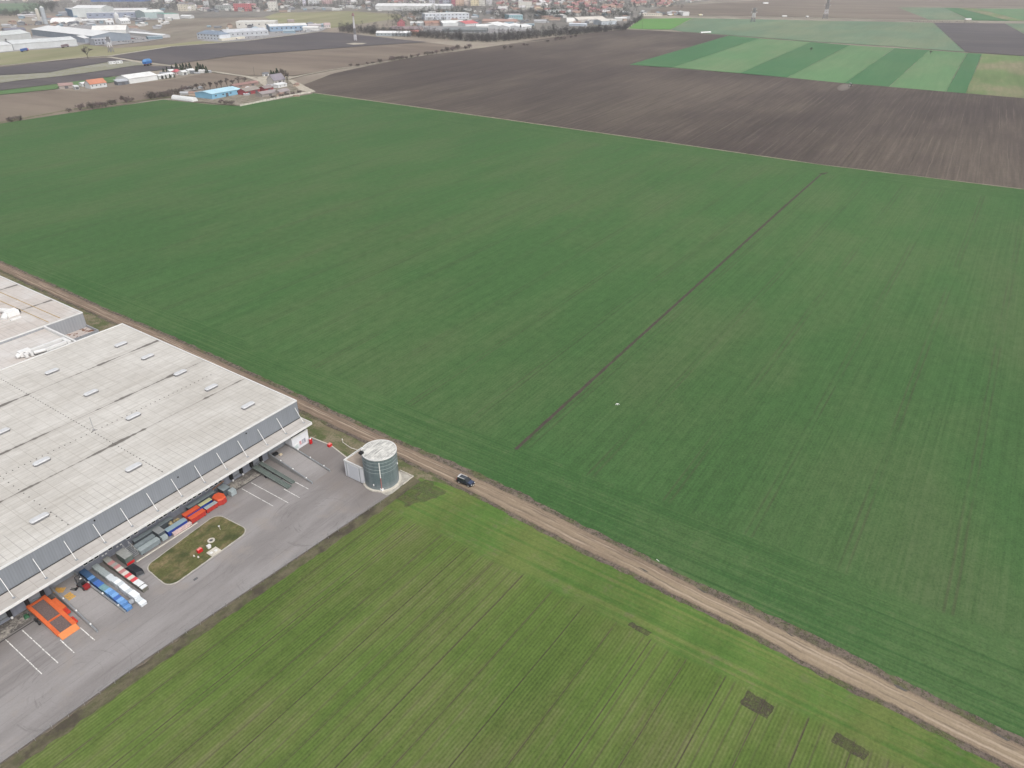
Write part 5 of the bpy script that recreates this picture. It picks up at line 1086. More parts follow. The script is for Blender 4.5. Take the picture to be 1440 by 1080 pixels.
# ================================================================== FAR BUILDINGS
def fm(rgb, name=None, var=0.10, rough=0.7):
    n = name or 'paint_%02d_%02d_%02d' % tuple(int(c * 99) for c in rgb)
    return M(n, rgb, rough, var, 0.12)
WIN = M('far_window', (0.05, 0.055, 0.065), 0.3, 0.2, 0.3)
DOORM = M('far_door', (0.10, 0.10, 0.11), 0.6, 0.2, 0.3)
def far_building(name, label, cat, a, b, depth, h, wall, roof, kind='gable', rise=None, win=None, door=0, group=None, over=0.4, ridge='x'):
    """a, b: photo positions of the two ground corners of the side that faces the camera"""
    A, B = at(*a), at(*b)
    L = (B - A).length
    t = thing(name, label, cat, (A + B) / 2, math.atan2(B.y - A.y, B.x - A.x), group)
    x = L / 2; D = depth
    wm, rm = fm(wall) if isinstance(wall, tuple) else wall, fm(roof, var=0.16) if isinstance(roof, tuple) else roof
    rise = (D * 0.16 if kind in ('gable', 'hip') else 0.4) if rise is None else rise
    o = over
    if kind in ('gable', 'hip', 'flat', 'shed'):
        m = MB(); m.box(-x, x, 0, D, -0.3, h)
        if kind == 'gable' and ridge == 'x':
            for s in (-x, x - 0.05): m.profile([(0, h + .002), (D, h + .002), (D / 2, h + rise)], s, s + 0.05)
        w = m.build('wall', wm, t)
    if kind == 'gable' and ridge == 'x':
        th = 0.25
        MB().profile([(-o, h - rise * o / (D / 2)), (D / 2, h + rise), (D + o, h - rise * o / (D / 2)), (D + o, h + th - rise * o / (D / 2)), (D / 2, h + rise + th), (-o, h + th - rise * o / (D / 2))], -x - o, x + o).build('roof', rm, t)
    elif kind == 'gable':
        m = MB(); m.x = Matrix.Rotation(R(90), 4, 'Z')
        th = 0.25                      # ridge runs front to back
        m.profile([(-x - o, h - rise * o / x), (0, h + rise), (x + o, h - rise * o / x), (x + o, h + th - rise * o / x), (0, h + rise + th), (-x - o, h + th - rise * o / x)], -o, D + o).build('roof', rm, t)
        m = MB(); m.x = Matrix.Rotation(R(90), 4, 'Z'); m.profile([(-x, h), (x, h), (0, h + rise)], 0.0, 0.06); m.profile([(-x, h), (x, h), (0, h + rise)], D - 0.06, D); m.build('gable_end', wm, t)
    elif kind == 'hip':
        q = min(x * 0.6, D / 2)
        MB().add([(-x - o, -o, h), (x + o, -o, h), (x + o, D + o, h), (-x - o, D + o, h), (-x + q, D / 2, h + rise), (x - q, D / 2, h + rise)],
                 [(0, 3, 2, 1), (0, 1, 5, 4), (1, 2, 5), (2, 3, 4, 5), (3, 0, 4)]).build('roof', rm, t)
    elif kind == 'flat':
        m = MB(); m.box(-x - 0.1, x + 0.1, -0.1, D + 0.1, h, h + 0.35); m.build('roof', rm, t)
    elif kind == 'shed':
        MB().profile([(-o, h - 0.1), (D + o, h + rise), (D + o, h + rise + 0.25), (-o, h + 0.15)], -x - o, x + o).build('roof', rm, t)
    elif kind == 'arch':
        n = 12
        pr = [(D / 2 - D / 2 * math.cos(math.pi * k / n), h * math.sin(math.pi * k / n) - 0.1) for k in range(n + 1)]
        w = MB().profile(pr, -x, x).build('shell', rm, t)
    if win:
        nc, nr, ww, wh_ = win; first = None
        for r in range(nr):
            for c in range(nc):
                cx = -x + (c + 0.5) * L / nc; cz = h * (r + 0.6) / nr if nr > 1 else h * 0.58
                if first is None:
                    first = MB().box(-ww / 2, ww / 2, -0.08, 0.02, -wh_ / 2, wh_ / 2).build('window', WIN, t); first.location = (cx, 0, cz)
                else: dup(first, t, (cx, 0, cz))
    for k in range(door):
        cx = -x + (k + 0.5) * L / door
        MB().box(cx - 1.6, cx + 1.6, -0.1, 0.02, 0, min(4, h * 0.75)).build('door', DOORM, t)
    return t
W0, W1, W2 = (0.66, 0.67, 0.67), (0.55, 0.56, 0.565), (0.44, 0.455, 0.47)
GRY, DGR, BLU = (0.27, 0.285, 0.31), (0.15, 0.16, 0.18), (0.20, 0.28, 0.40)
TER, RDR, BRN = (0.36, 0.155, 0.095), (0.46, 0.11, 0.10), (0.20, 0.15, 0.14)
# ---- farm compound by the big field
far_building('farm_shed', 'bright sky-blue farm shed with pale blue roof in the farmyard', 'shed', (299, 139.6), (340, 132.0), 22, 4.4, (0.20, 0.40, 0.55), (0.40, 0.60, 0.70), 'gable', 1.6, (4, 1, 2.2, 1.0), 1)
far_building('polytunnel', 'long white rounded tunnel at the field edge left of the blue shed', 'tunnel', (241, 139.5), (271, 143.2), 6, 3.6, W0, W0, 'arch')
far_building('barn', 'grey barn with deep red doors right of the blue shed', 'barn', (346, 134), (366, 130), 10, 3.4, (0.30, 0.065, 0.075), (0.27, 0.235, 0.215), 'gable', 2.2, None, 2)
far_building('barn', 'small barn with dark red open front in the middle of the farmyard', 'barn', (373, 129.6), (385, 127.2), 8, 3.2, (0.26, 0.055, 0.065), (0.25, 0.21, 0.205), 'gable', 1.8, None, 1)
far_building('shed', 'mauve-grey roofed low shed beside the farmyard wall', 'shed', (369, 137), (392, 133), 9, 2.6, (0.30, 0.27, 0.25), (0.29, 0.255, 0.255), 'gable', 1.8, None, 1)
far_building('shed', 'mauve-grey roofed low shed nearest the right end of the farmyard wall', 'shed', (395, 134), (408, 131), 8, 2.6, (0.32, 0.29, 0.27), (0.30, 0.265, 0.265), 'gable', 1.8, None, 1)
far_building('farmhouse', 'farmhouse with steep mauve-grey roof among bare trees and dark conifers', 'house', (386, 119.5), (402, 117), 11, 4.2, (0.45, 0.43, 0.41), (0.225, 0.205, 0.235), 'gable', 5.2, (3, 1, 1.2, 1.2), 1, ridge='x')
far_building('shed', 'small white flat shed in front of the steep-roofed farmhouse', 'shed', (391.5, 124), (404, 121.5), 6, 2.8, W0, W0, 'shed', 0.8, (2, 1, 1.0, 0.8))
far_building('shed', 'low rusty-red roofed shed along the pale farmyard lane', 'shed', (330, 124.5), (364, 119), 7, 2.4, (0.28, 0.21, 0.19), (0.27, 0.165, 0.15), 'gable', 1.3, None, 2)
far_building('shed', 'grey tumbledown shed behind the blue one at the farmyard', 'shed', (262, 131.5), (284, 128.5), 7, 2.2, (0.22, 0.19, 0.17), (0.30, 0.28, 0.26), 'shed', 0.7, None, 1)
far_building('hut', 'small white hut on the pale yard beside the conifers', 'hut', (371, 107.5), (378.5, 106.8), 4, 2.6, W0, DGR, 'gable', 1.0, None, 1)
fw = thing('concrete_wall', 'low pale concrete wall between the farmyard and the big green field', 'wall', at(390, 139))
wp = px((337.5, 149.6), (355, 146), (375, 142), (402, 136.4), (418, 133.6), (437, 130.4))
for a_, b_ in zip(wp, wp[1:]):
    n_ = max(2, int((b_ - a_).length / 4.2))
    for k in range(n_):
        p, q = a_.lerp(b_, (k + 0.03) / n_), a_.lerp(b_, (k + 0.95) / n_); d_ = (q - p).normalized(); s_ = Vector((-d_.y, d_.x, 0)) * 0.12
        m = mb(fw); m.prism([(p - s_)[:2], (q - s_)[:2], (q + s_)[:2], (p + s_)[:2]], -0.2, 1.5 + rnd.uniform(-0.15, 0.15)); m.build('panel', fm((0.50 + 0.06 * (k % 2), 0.47 + 0.06 * (k % 2), 0.42 + 0.05 * (k % 2))), fw)
fw = thing('panel_fence', 'long pale green panel fence between farmyard and brown field', 'fence', at(338, 120))
a_, b_ = at(322, 123), at(356, 116.6)
for k in range(14):
    p, q = a_.lerp(b_, (k + 0.04) / 14), a_.lerp(b_, (k + 0.96) / 14); s_ = Vector((0.1, 0.1, 0))
    m = mb(fw); m.prism([(p - s_)[:2], (q - s_)[:2], (q + s_)[:2], (p + s_)[:2]], -0.2, 1.9); m.build('panel', fm((0.36, 0.41, 0.38)), fw)
sheet('farm_yard', px((337, 149), (402, 135.8), (437, 130), (421, 121.5), (405, 111.5), (385, 105), (362, 108), (355, 116), (322, 123), (262, 131.5), (242, 137), (262, 142)), 0.10, soilmat('farmyard_ground', (0.19, 0.16, 0.13), (0.28, 0.245, 0.205), (0.12, 0.115, 0.07), 0.08, 0.08, 0.4), 4, 0.8)
sheet('farm_pad', px((362, 108.5), (377, 106.8), (386, 113), (389, 118.3), (374, 123), (366, 117)), 0.16, PALE, 4, 0.4)
sheet('farm_lane', px((405, 112), (412, 112.5), (444, 128.8), (438, 130.5), (420, 126)), 0.15, PALE, 4, 0.5)
# ---- buildings between the dark strips
far_building('barn', 'long white double barn with pale roof beside the brown field', 'barn', (182.5, 117.6), (222, 111.8), 21, 4.6, W0, (0.70, 0.70, 0.69), 'gable', 2.8, None, 0)
far_building('lean_to', 'dark open shed with pale grey roof at the left end of the white barn', 'shed', (166, 119.6), (181.5, 118), 9, 3.0, DGR, (0.40, 0.42, 0.45), 'shed', 1.2, None, 1)
far_building('house', 'white house with bright orange tiled roof beside the brown field', 'house', (128, 124.6), (151, 121.6), 10, 4.0, W1, (0.46, 0.20, 0.13), 'gable', 3.6, (4, 1, 1.2, 1.1))
far_building('barn', 'crumbling brown-pink roofed barn left of the orange-roofed house', 'barn', (84, 125), (104, 123.5), 9, 2.8, (0.33, 0.29, 0.27), (0.31, 0.215, 0.20), 'gable', 1.8, None, 1)
far_building('shed', 'small pale shed between the crumbling barn and the orange-roofed house', 'shed', (106, 125.6), (112, 125), 6, 2.4, W1, W1, 'shed', 0.6, None, 1)
far_building('shed', 'white low shed touching the left side of the orange-roofed house', 'shed', (116, 121.6), (124, 120.6), 6, 2.6, W0, W0, 'gable', 1.0, None, 1)
far_building('hut', 'small hut with raspberry pink roof among the white sheds', 'hut', (248, 105.4), (255.5, 104.4), 7, 3.0, (0.48, 0.40, 0.39), (0.42, 0.11, 0.13), 'hip', 2.6, (2, 1, 1.0, 1.0))
for i, (a_, b_, l) in enumerate((((224, 111.2), (233, 109.8), 'white glass shed touching the right end of the long barn'), ((234, 109.4), (246, 107.6), 'white shed left of the pink-roofed hut'), ((257, 105.6), (264, 104.6), 'white shed right of the pink-roofed hut'), ((265, 103.2), (274, 102.2), 'pale shed among the conifers at the end of the sheds'), ((239, 103.9), (246, 103.2), 'small white shed behind the pink-roofed hut'))):
    far_building('shed', l, 'shed', a_, b_, 7, 3.0, (0.56, 0.57, 0.56), W0, 'gable', 1.2, None, 1)
far_building('portacabin', 'white site cabin by the gravel works left end', 'cabin', (154.5, 90.6), (163, 89.7), 3.2, 2.7, W0, W0, 'flat', None, (2, 1, 1.2, 1.0), over=0.1)
far_building('portacabin', 'white site cabin by the gravel works right end', 'cabin', (164.5, 89.6), (173, 88.8), 3.2, 2.7, W0, W0, 'flat', None, (2, 1, 1.2, 1.0), over=0.1)
gt_ = thing('grain_trailer', 'big blue hopper trailer with rust-red chassis standing on the gravel track', 'trailer', at(208, 92.2), R(30))
MB().prism([(-7, -2.2), (7, -2.2), (7, 2.2), (-7, 2.2)], 2.4, 5.2, -0.06).build('hopper', fm((0.045, 0.15, 0.40)), gt_)
MB().prism([(-7.4, -2.4), (7.4, -2.4), (7.4, 2.4), (-7.4, 2.4)], 5.2, 7.4, 0.35).build('cover', fm((0.10, 0.25, 0.50)), gt_)
m = MB(); m.box(-6.8, 8.4, -0.8, 0.8, 1.5, 2.4); m.box(-6, 6, -2.0, 2.0, 2.0, 2.4); m.build('chassis', fm((0.25, 0.07, 0.05)), gt_)
for x in (-4.6, -2.6, 4.4):
    for y in (-1.9, 1.9): MB().tube((x, y - 0.3, 0.9), (x, y + 0.3, 0.9), 0.9, 14).build('wheel', BLACK, gt_)
# ---- industrial estate, far left
far_building('factory_hall', 'long pale grey hall in the front row of the estate behind the meadow', 'hall', (20, 70.8), (109.5, 64.0), 34, 8.2, (0.50, 0.52, 0.53), (0.53, 0.55, 0.555), 'gable', 3.6, None, 0)
far_building('factory_hall', 'pale white hall cut by the left edge of the photo in the front row', 'hall', (-40, 77), (19.3, 71.4), 34, 8.2, (0.56, 0.575, 0.58), (0.56, 0.575, 0.58), 'gable', 3.4)
far_building('factory_hall', 'pale grey hall in the second row at the left edge of the photo', 'hall', (-30, 62.3), (45, 54.6), 40, 9, (0.48, 0.50, 0.50), (0.52, 0.545, 0.54), 'gable', 4.6, None, 1)
far_building('factory_hall', 'very long slate-grey walled hall with bright white roof crossing the estate', 'hall', (46, 49.5), (131, 60.2), 62, 9.5, (0.22, 0.255, 0.30), W0, 'gable', 4.2)
far_building('factory_hall', 'slate-grey hall with white roof adjoining the office of the estate', 'hall', (120, 60.4), (152, 57.4), 36, 6.6, (0.25, 0.275, 0.32), W0, 'gable', 3.0)
far_building('office_building', 'grey two-storey office with dark windows in the estate front row', 'office', (134, 63.4), (157, 61.4), 14, 8.0, (0.30, 0.315, 0.36), (0.40, 0.41, 0.43), 'flat', None, (5, 2, 2.4, 1.8), 1)
far_building('factory_hall', 'white hall with broad bright gable roof above the estate car park', 'hall', (130, 49.4), (178, 48.2), 55, 7.2, (0.57, 0.58, 0.57), (0.72, 0.71, 0.68), 'gable', 6.0)
far_building('storage_shed', 'long low shed with thin white roof beside the estate car park', 'shed', (180, 48.4), (229, 53.0), 14, 3.4, (0.45, 0.45, 0.46), W0, 'gable', 1.6)
far_building('storage_shed', 'low teal-grey shed at the right end of the estate car park', 'shed', (209, 55.6), (229, 54.4), 10, 3.4, (0.17, 0.235, 0.28), (0.27, 0.33, 0.37), 'gable', 1.4)
far_building('factory_hall', 'huge white hall with dark blue left end far behind the estate', 'hall', (104, 24.2), (145, 24.2), 60, 19, (0.58, 0.61, 0.60), W0, 'gable', 5.0)
far_building('factory_hall', 'dark blue glazed block joined to the left end of the huge white hall', 'hall', (94, 21.6), (103.3, 24.2), 40, 16, (0.10, 0.19, 0.30), W1, 'flat')
far_building('factory_hall', 'long grey-blue flat hall in front of the huge white hall', 'hall', (123, 26.0), (201, 24.2), 34, 11, (0.255, 0.285, 0.36), W1, 'flat', None, (8, 1, 4, 2))
far_building('factory_hall', 'pale hall with dark green upper wall far behind the meadow', 'hall', (205, 26.4), (232, 25.2), 60, 13, (0.34, 0.42, 0.42), (0.68, 0.71, 0.68), 'gable', 4.0)
far_building('factory_hall', 'long hall with thin white roof left of the green-walled hall', 'hall', (152, 19.6), (206, 19.0), 50, 8, (0.40, 0.40, 0.42), W0, 'gable', 3.4)
far_building('factory_hall', 'green flat-roofed hall with white front right of the green-walled hall', 'hall', (232, 27.6), (253, 26.6), 40, 11, W1, (0.17, 0.33, 0.27), 'flat')
far_building('storage_dome', 'large bright white arched hall in the middle of the estate', 'hall', (70.5, 32.4), (104.5, 32.4), 40, 9.5, W0, (0.74, 0.74, 0.73), 'arch')
far_building('storage_shed', 'long shed with thin white roof right of the white arched hall', 'shed', (116, 33.0), (159, 31.8), 16, 5.4, (0.34, 0.33, 0.33), W0, 'gable', 2.0, None, 3)
far_building('storage_shed', 'white shed far left below the distant green field', 'shed', (31, 19.6), (46, 20.2), 18, 3.4, W1, W0, 'gable', 1.6)
far_building('storage_shed', 'pale low shed left of the twin silos', 'shed', (26, 24.2), (55, 23.2), 16, 3.6, (0.40, 0.38, 0.38), (0.50, 0.49, 0.50), 'gable', 1.8)
far_building('storage_shed', 'small pale roofed shed behind the white arched hall', 'shed', (83, 22.0), (94.5, 22.2), 20, 8, (0.33, 0.34, 0.38), W1, 'flat')
far_building('storage_shed', 'dark bluish heap-roofed shed at the left edge of the estate', 'shed', (8, 46), (37, 44.6), 30, 3.8, (0.20, 0.20, 0.23), (0.18, 0.18, 0.215), 'gable', 3.0)
for (u, v, r_, h_, c, l) in ((57, 33.2, 3.2, 27, (0.52, 0.49, 0.43), 'slim cream silo tower left of the white arched hall'), (65, 34, 4.2, 31, (0.36, 0.39, 0.42), 'grey silo tower beside the white arched hall'), (61, 33.8, 2.6, 12, (0.55, 0.55, 0.54), 'short pale silo between the two silo towers'), (166, 32.6, 5.0, 17, W1, 'white mixing tower of the concrete works')):
    t = thing('silo', l, 'silo', at(u, v)); b_ = MB().cyl(0, 0, r_, 0, h_, 16).build('tank', fm(c), t); MB().cyl(0, 0, r_, h_, h_ + r_ * 0.7, 16, 0.3).build('cone_roof', fm(W1), t)
    MB().tube((r_ + 0.3, 0, 0), (r_ + 0.3, 0, h_), 0.3, 6).build('ladder', STEEL, t)
far_building('storage_shed', 'white conveyor shed of the concrete works right of its tower', 'shed', (171, 34.0), (184, 33.0), 14, 6, W1, W0, 'gable', 5.0, (4, 1, 1.5, 2))
far_building('storage_shed', 'white low shed of the concrete works left of its tower', 'shed', (150, 34.6), (161, 34.2), 10, 5, W1, W0, 'shed', 2.0, None, 2)
far_building('storage_shed', 'dark teal roofed low shed right of the concrete works', 'shed', (191, 35.6), (208, 35.2), 12, 3, W1, (0.16, 0.24, 0.26), 'gable', 1.4)
# ---- second estate, centre left
far_building('office_building', 'white three-storey building with blue-grey mansard roof and rows of windows', 'office', (278, 54.8), (309.5, 57.2), 22, 8.5, (0.54, 0.57, 0.62), (0.20, 0.245, 0.31), 'hip', 5.0, (7, 2, 2.2, 1.7))
far_building('factory_hall', 'white flat hall behind the blue-roofed office building', 'hall', (333, 39.6), (388, 39.0), 40, 11, (0.56, 0.555, 0.53), (0.66, 0.655, 0.63), 'flat', None, (6, 1, 2.5, 2))
far_building('factory_hall', 'pale ribbed hall with sloping roof right of the blue-roofed office building', 'hall', (318, 53.0), (378, 49.4), 30, 7.5, (0.42, 0.44, 0.47), (0.48, 0.50, 0.53), 'gable', 4.0, (9, 1, 1.8, 2.2))
far_building('factory_hall', 'long blue-walled hall with bright white roof at the edge of the dark field', 'hall', (380, 44.4), (433, 42.4), 30, 8.5, (0.23, 0.32, 0.43), W0, 'gable', 3.0, (8, 1, 2.4, 2.4))
far_building('storage_shed', 'low pinkish row of sheds at the right end of the blue hall', 'shed', (434, 39.8), (452, 39.4), 16, 5, (0.40, 0.37, 0.38), (0.48, 0.45, 0.46), 'gable', 2.2, None, 2)
far_building('house', 'white house with bare walls beside the tree belt', 'house', (456, 39.6), (465, 39.4), 10, 6, (0.52, 0.47, 0.47), (0.44, 0.34, 0.34), 'gable', 3.0, (3, 1, 1.2, 1.6))
far_building('storage_shed', 'long cream boundary building in front of the ribbed hall', 'shed', (312, 57.6), (345, 54.2), 8, 2.6, (0.58, 0.55, 0.47), (0.60, 0.57, 0.49), 'flat')
far_building('storage_shed', 'flat brown shed standing alone in the far meadow', 'shed', (405, 31.6), (414, 31.4), 14, 4, (0.33, 0.28, 0.28), (0.36, 0.31, 0.31), 'gable', 1.6)
far_building('storage_shed', 'white low shed at the near edge of the waste ground', 'shed', (254, 25.8), (268, 26.0), 16, 4.5, W1, W0, 'gable', 2.4)
# ---- town fringe buildings along the top
far_building('apartment_block', 'red apartment block with pale windows above the waste ground', 'apartments', (329.5, 15.8), (352, 15.8), 16, 17.5, (0.48, 0.16, 0.17), (0.45, 0.22, 0.22), 'flat', None, (8, 3, 1.8, 1.8))
for i, (u0, u1, v, h_, c, l) in enumerate(((251, 262.5, 15.8, 17, (0.56, 0.52, 0.44), 'cream house block with dark roof left of its twin'), (264, 273, 15.0, 15, (0.58, 0.56, 0.50), 'pale cream house block right of its twin'), (378, 389.5, 14.8, 21, (0.62, 0.61, 0.57), 'tall white apartment tower standing alone before the far town'), (287, 292, 9.6, 15, W1, 'narrow white block behind the red apartment block'), (303, 325, 14.4, 12, (0.33, 0.35, 0.34), 'grey-green block left of the red apartment block'), (434, 448, 6, 14, W1, 'white block left of the red-roofed church-like block'), (453, 466, 5.6, 11, (0.50, 0.36, 0.36), 'pink block near the top of the far meadow'), (426, 429, 8, 22, (0.60, 0.58, 0.66), 'slim white tower block above the far meadow'))):
    far_building('apartment_block', l, 'apartments', (u0, v), (u1, v), 14, h_, c, (0.22, 0.21, 0.22) if i < 2 else (0.42, 0.40, 0.40), 'hip' if i < 2 else 'flat', 5 if i < 2 else None, (max(2, int((u1 - u0) / 3)), 3, 1.6, 1.6))
far_building('factory_hall', 'long pale wall building along the far edge of the meadow', 'hall', (423, 12.4), (467, 13.6), 12, 5, (0.48, 0.47, 0.46), (0.52, 0.51, 0.50), 'flat')
far_building('factory_hall', 'long blue-roofed hall at the very top left of the photo', 'hall', (128, 2.6), (205, 2.2), 60, 9, (0.10, 0.16, 0.33), (0.10, 0.19, 0.42), 'gable', 6)
far_building('factory_hall', 'broad white hall right of the far meadow and behind the tree belt', 'hall', (528, 14.6), (606, 15.2), 55, 11, (0.57, 0.575, 0.57), (0.68, 0.685, 0.68), 'gable', 5)
far_building('factory_hall', 'white hall with shining roof in the row above the tree belt', 'hall', (600, 12.6), (634, 12.8), 40, 8, W2, W0, 'gable', 4)
far_building('factory_hall', 'white-roofed low hall at the front of the tree belt with dark windows', 'hall', (529, 50.4), (576, 50.8), 16, 4.6, (0.36, 0.40, 0.43), (0.72, 0.725, 0.73), 'gable', 2.6, (9, 1, 1.8, 1.4))
far_building('factory_hall', 'brown-roofed works building behind the white-roofed hall in the belt', 'hall', (548, 44.4), (590, 44.8), 32, 4.4, (0.36, 0.30, 0.27), (0.255, 0.205, 0.21), 'gable', 3.4)
far_building('house', 'orange-walled house at the right end of the white-roofed hall in the belt', 'house', (577, 48.8), (589, 48.8), 12, 4.4, (0.55, 0.38, 0.22), (0.33, 0.15, 0.13), 'gable', 2.6, (3, 1, 1.4, 1.4))
far_building('house', 'pink-red gabled house standing among the belt trees', 'house', (559, 37.2), (568.5, 37.2), 14, 7, (0.40, 0.15, 0.17), (0.36, 0.12, 0.13), 'gable', 5, (3, 1, 1.4, 1.6), 0, None, 0.4, 'y')
far_building('storage_shed', 'long white shed in the belt left of the terracotta roofs', 'shed', (577, 35.4), (596, 35.4), 14, 4.4, W1, W0, 'gable', 2.0)
far_building('factory_hall', 'low terracotta-roofed works left of the slanted white halls', 'hall', (598, 36.4), (622, 36.0), 34, 4.6, (0.40, 0.30, 0.26), (0.34, 0.20, 0.155), 'gable', 3.4)
far_building('factory_hall', 'large white two-storey hall with blue-grey window band behind the belt', 'hall', (598, 28.4), (660, 27.2), 40, 12.5, (0.53, 0.56, 0.61), W0, 'flat', None, (12, 2, 3.0, 1.8))
far_building('factory_hall', 'bright white hall left of the scarlet roof in the belt', 'hall', (623, 37.0), (654, 36.2), 38, 5.2, (0.55, 0.57, 0.57), (0.70, 0.72, 0.71), 'gable', 4)
far_building('factory_hall', 'building with scarlet roof between white halls in the belt', 'hall', (655, 37.2), (673, 35.8), 36, 4.6, W1, (0.50, 0.15, 0.155), 'gable', 4.2, (6, 1, 1.6, 1.2))
far_building('factory_hall', 'bright white flat hall right of the scarlet roof in the belt', 'hall', (670, 40.2), (698, 40.0), 26, 4.2, W0, (0.74, 0.745, 0.74), 'gable', 2.4)
far_building('factory_hall', 'long dark grey block with small white windows in front of the scarlet roof', 'hall', (622, 45.4), (684, 45.8), 30, 4.4, (0.16, 0.175, 0.18), (0.20, 0.215, 0.22), 'gable', 3)
for i, (u0, v0, u1, v1) in enumerate(((696, 38.0, 709, 36.0), (704, 40.6, 719, 37.6), (717, 41.6, 734, 38.0), (734, 42.0, 748, 39.4))):
    far_building('factory_hall', ('first', 'second', 'third', 'fourth')[i] + ' from the left of four slanted white halls behind the belt', 'hall', (u0, v0), (u1, v1), 30, 4.2, W1, (0.70, 0.705, 0.70), 'gable', 2.8, group='slanted white halls behind the tree belt')
far_building('factory_hall', 'very long terracotta-brown roof behind the slanted white halls', 'hall', (678, 33.0), (726, 33.6), 30, 4.6, (0.36, 0.28, 0.25), (0.36, 0.235, 0.20), 'gable', 3.2)
far_building('factory_hall', 'teal-walled hall with pale roof above the slanted white halls', 'hall', (716, 28.0), (735, 27.6), 36, 10, (0.27, 0.41, 0.45), (0.45, 0.44, 0.46), 'flat', None, (6, 1, 2, 2))
far_building('apartment_block', 'bright white rectangular block with plain facade in the town', 'apartments', (729, 13.2), (748, 13.2), 18, 18, (0.62, 0.61, 0.56), (0.62, 0.60, 0.57), 'flat', None, (6, 3, 1.6, 1.4))
far_building('house', 'cream house with tan roof below the plain white block', 'house', (752, 16.6), (763, 16.6), 12, 8, (0.58, 0.47, 0.38), (0.44, 0.36, 0.26), 'hip', 3.4, (4, 1, 1.6, 2))
far_building('factory_hall', 'wide pale grey-roofed hall below the red-roofed houses', 'hall', (768, 21.0), (802, 21.2), 46, 6, (0.47, 0.48, 0.47), (0.50, 0.52, 0.51), 'gable', 4.4, (8, 1, 1.8, 1.8))
far_building('storage_dome', 'white arched hall with open dark front near the large cream-roofed shed', 'hall', (797, 31.4), (813, 31.4), 30, 8.5, W0, (0.70, 0.69, 0.66), 'arch')
far_building('factory_hall', 'large cream-roofed hall at the right end of the tree belt', 'hall', (813, 31.8), (853, 30.6), 42, 5.6, (0.42, 0.40, 0.38), (0.60, 0.56, 0.51), 'gable', 4)
far_building('factory_hall', 'silver-walled hall at the right end of the tree belt', 'hall', (846, 35.2), (867, 34.0), 26, 7, (0.42, 0.46, 0.50), (0.58, 0.56, 0.52), 'gable', 2.6)
far_building('storage_shed', 'long pale blue low shed in front of the cream-roofed hall', 'shed', (800, 36.4), (824, 37.0), 10, 3.6, (0.46, 0.50, 0.56), (0.54, 0.58, 0.63), 'gable', 1.6)
far_building('storage_shed', 'white long-fronted shed at the roadside beyond the bright green field', 'shed', (960, 22.2), (969, 22.2), 14, 8, W0, W0, 'flat')
far_building('storage_shed', 'low cream roadside building beyond the bright green field', 'shed', (903, 22.4), (931, 22.4), 12, 5, (0.60, 0.57, 0.50), (0.56, 0.50, 0.44), 'flat', None, (9, 1, 1.8, 1.8))
for i, (u0, u1, h_, c) in enumerate(((604, 611, 24, (0.50, 0.50, 0.54)), (618, 622, 26, (0.24, 0.21, 0.26)), (623, 634, 20, (0.40, 0.42, 0.48)), (635, 640, 26, (0.42, 0.16, 0.19)), (641, 652, 24, (0.56, 0.42, 0.33)), (653, 661, 26, (0.60, 0.52, 0.48)), (662, 673, 22, (0.62, 0.55, 0.38)), (674, 682, 20, (0.60, 0.59, 0.55)), (684, 692, 18, (0.55, 0.54, 0.55)))):
    l = ('pale grey', 'dark slate', 'blue-grey', 'deep red', 'orange-tan', 'pale pink', 'pale yellow', 'off-white', 'light grey')[i] + ' tower block in the row at the top of the town'
    far_building('apartment_block', l, 'apartments', (u0, 8.2 - 0.2 * (i % 3)), (u1, 8.2 - 0.2 * (i % 3)), 16, h_, c, (0.34, 0.32, 0.33), 'flat', None, (3, 4, 2.0, 1.7), group='tower blocks at the top of the town')

# ================================================================== TOWN HOUSES
def house_proto(wall, roof, label, group):
    t = thing('town_house', label, 'house', (0, 0, -50), group=group)
    MB().box(-6, 6, -4.5, 4.5, -0.3, 4.6).build('wall', fm(wall), t)
    rf_ = MB(); rf_.profile([(-5.1, 4.3), (0, 8.0), (5.1, 4.3), (5.1, 4.6), (0, 8.3), (-5.1, 4.6)], -6.5, 6.5); rf_ = rf_.build('roof', fm(roof, var=0.2), t)
    MB().box(2.2, 3.0, 0.8, 1.6, 6.4, 9.2).build('chimney', fm((0.35, 0.22, 0.18)), rf_)
    return t
HP = [house_proto((0.52, 0.46, 0.41), (0.33, 0.16, 0.15), 'cream-walled house with red tiled roof in the far town', 'red-roofed houses of the far town'),
      house_proto((0.56, 0.55, 0.53), (0.31, 0.215, 0.175), 'white-walled house with orange-brown tiled roof in the far town', 'orange-brown roofed houses of the far town'),
      house_proto((0.50, 0.48, 0.46), (0.24, 0.205, 0.21), 'pale-walled house with dark grey roof in the far town', 'grey-roofed houses of the far town'),
      house_proto((0.58, 0.57, 0.54), (0.54, 0.53, 0.53), 'white house with pale roof in the far town', 'pale-roofed houses of the far town'),
      house_proto((0.50, 0.40, 0.34), (0.29, 0.15, 0.155), 'tan-walled house with dark maroon roof in the far town', 'maroon-roofed houses of the far town')]
used = [0] * 5
boxes = [  # u0, u1, v0, v1, how many, weights of the five kinds
 (800, 945, 1, 9.5, 66, (5, 3, 2, 2, 4)), (790, 900, 9.5, 22, 46, (6, 4, 2, 2, 3)), (700, 800, 0, 9, 40, (4, 3, 2, 3, 4)),
 (690, 770, 9.5, 19, 14, (2, 2, 3, 3, 1)), (480, 600, 0.5, 6.5, 26, (2, 1, 3, 4, 1)), (210, 475, -0.5, 5, 52, (1, 1, 4, 5, 1)),
 (255, 425, 6, 16.5, 24, (1, 1, 4, 4, 1)), (900, 1000, -1.5, 3.5, 14, (4, 3, 2, 2, 3)), (0, 125, 0, 3.6, 14, (1, 1, 3, 5, 1))]
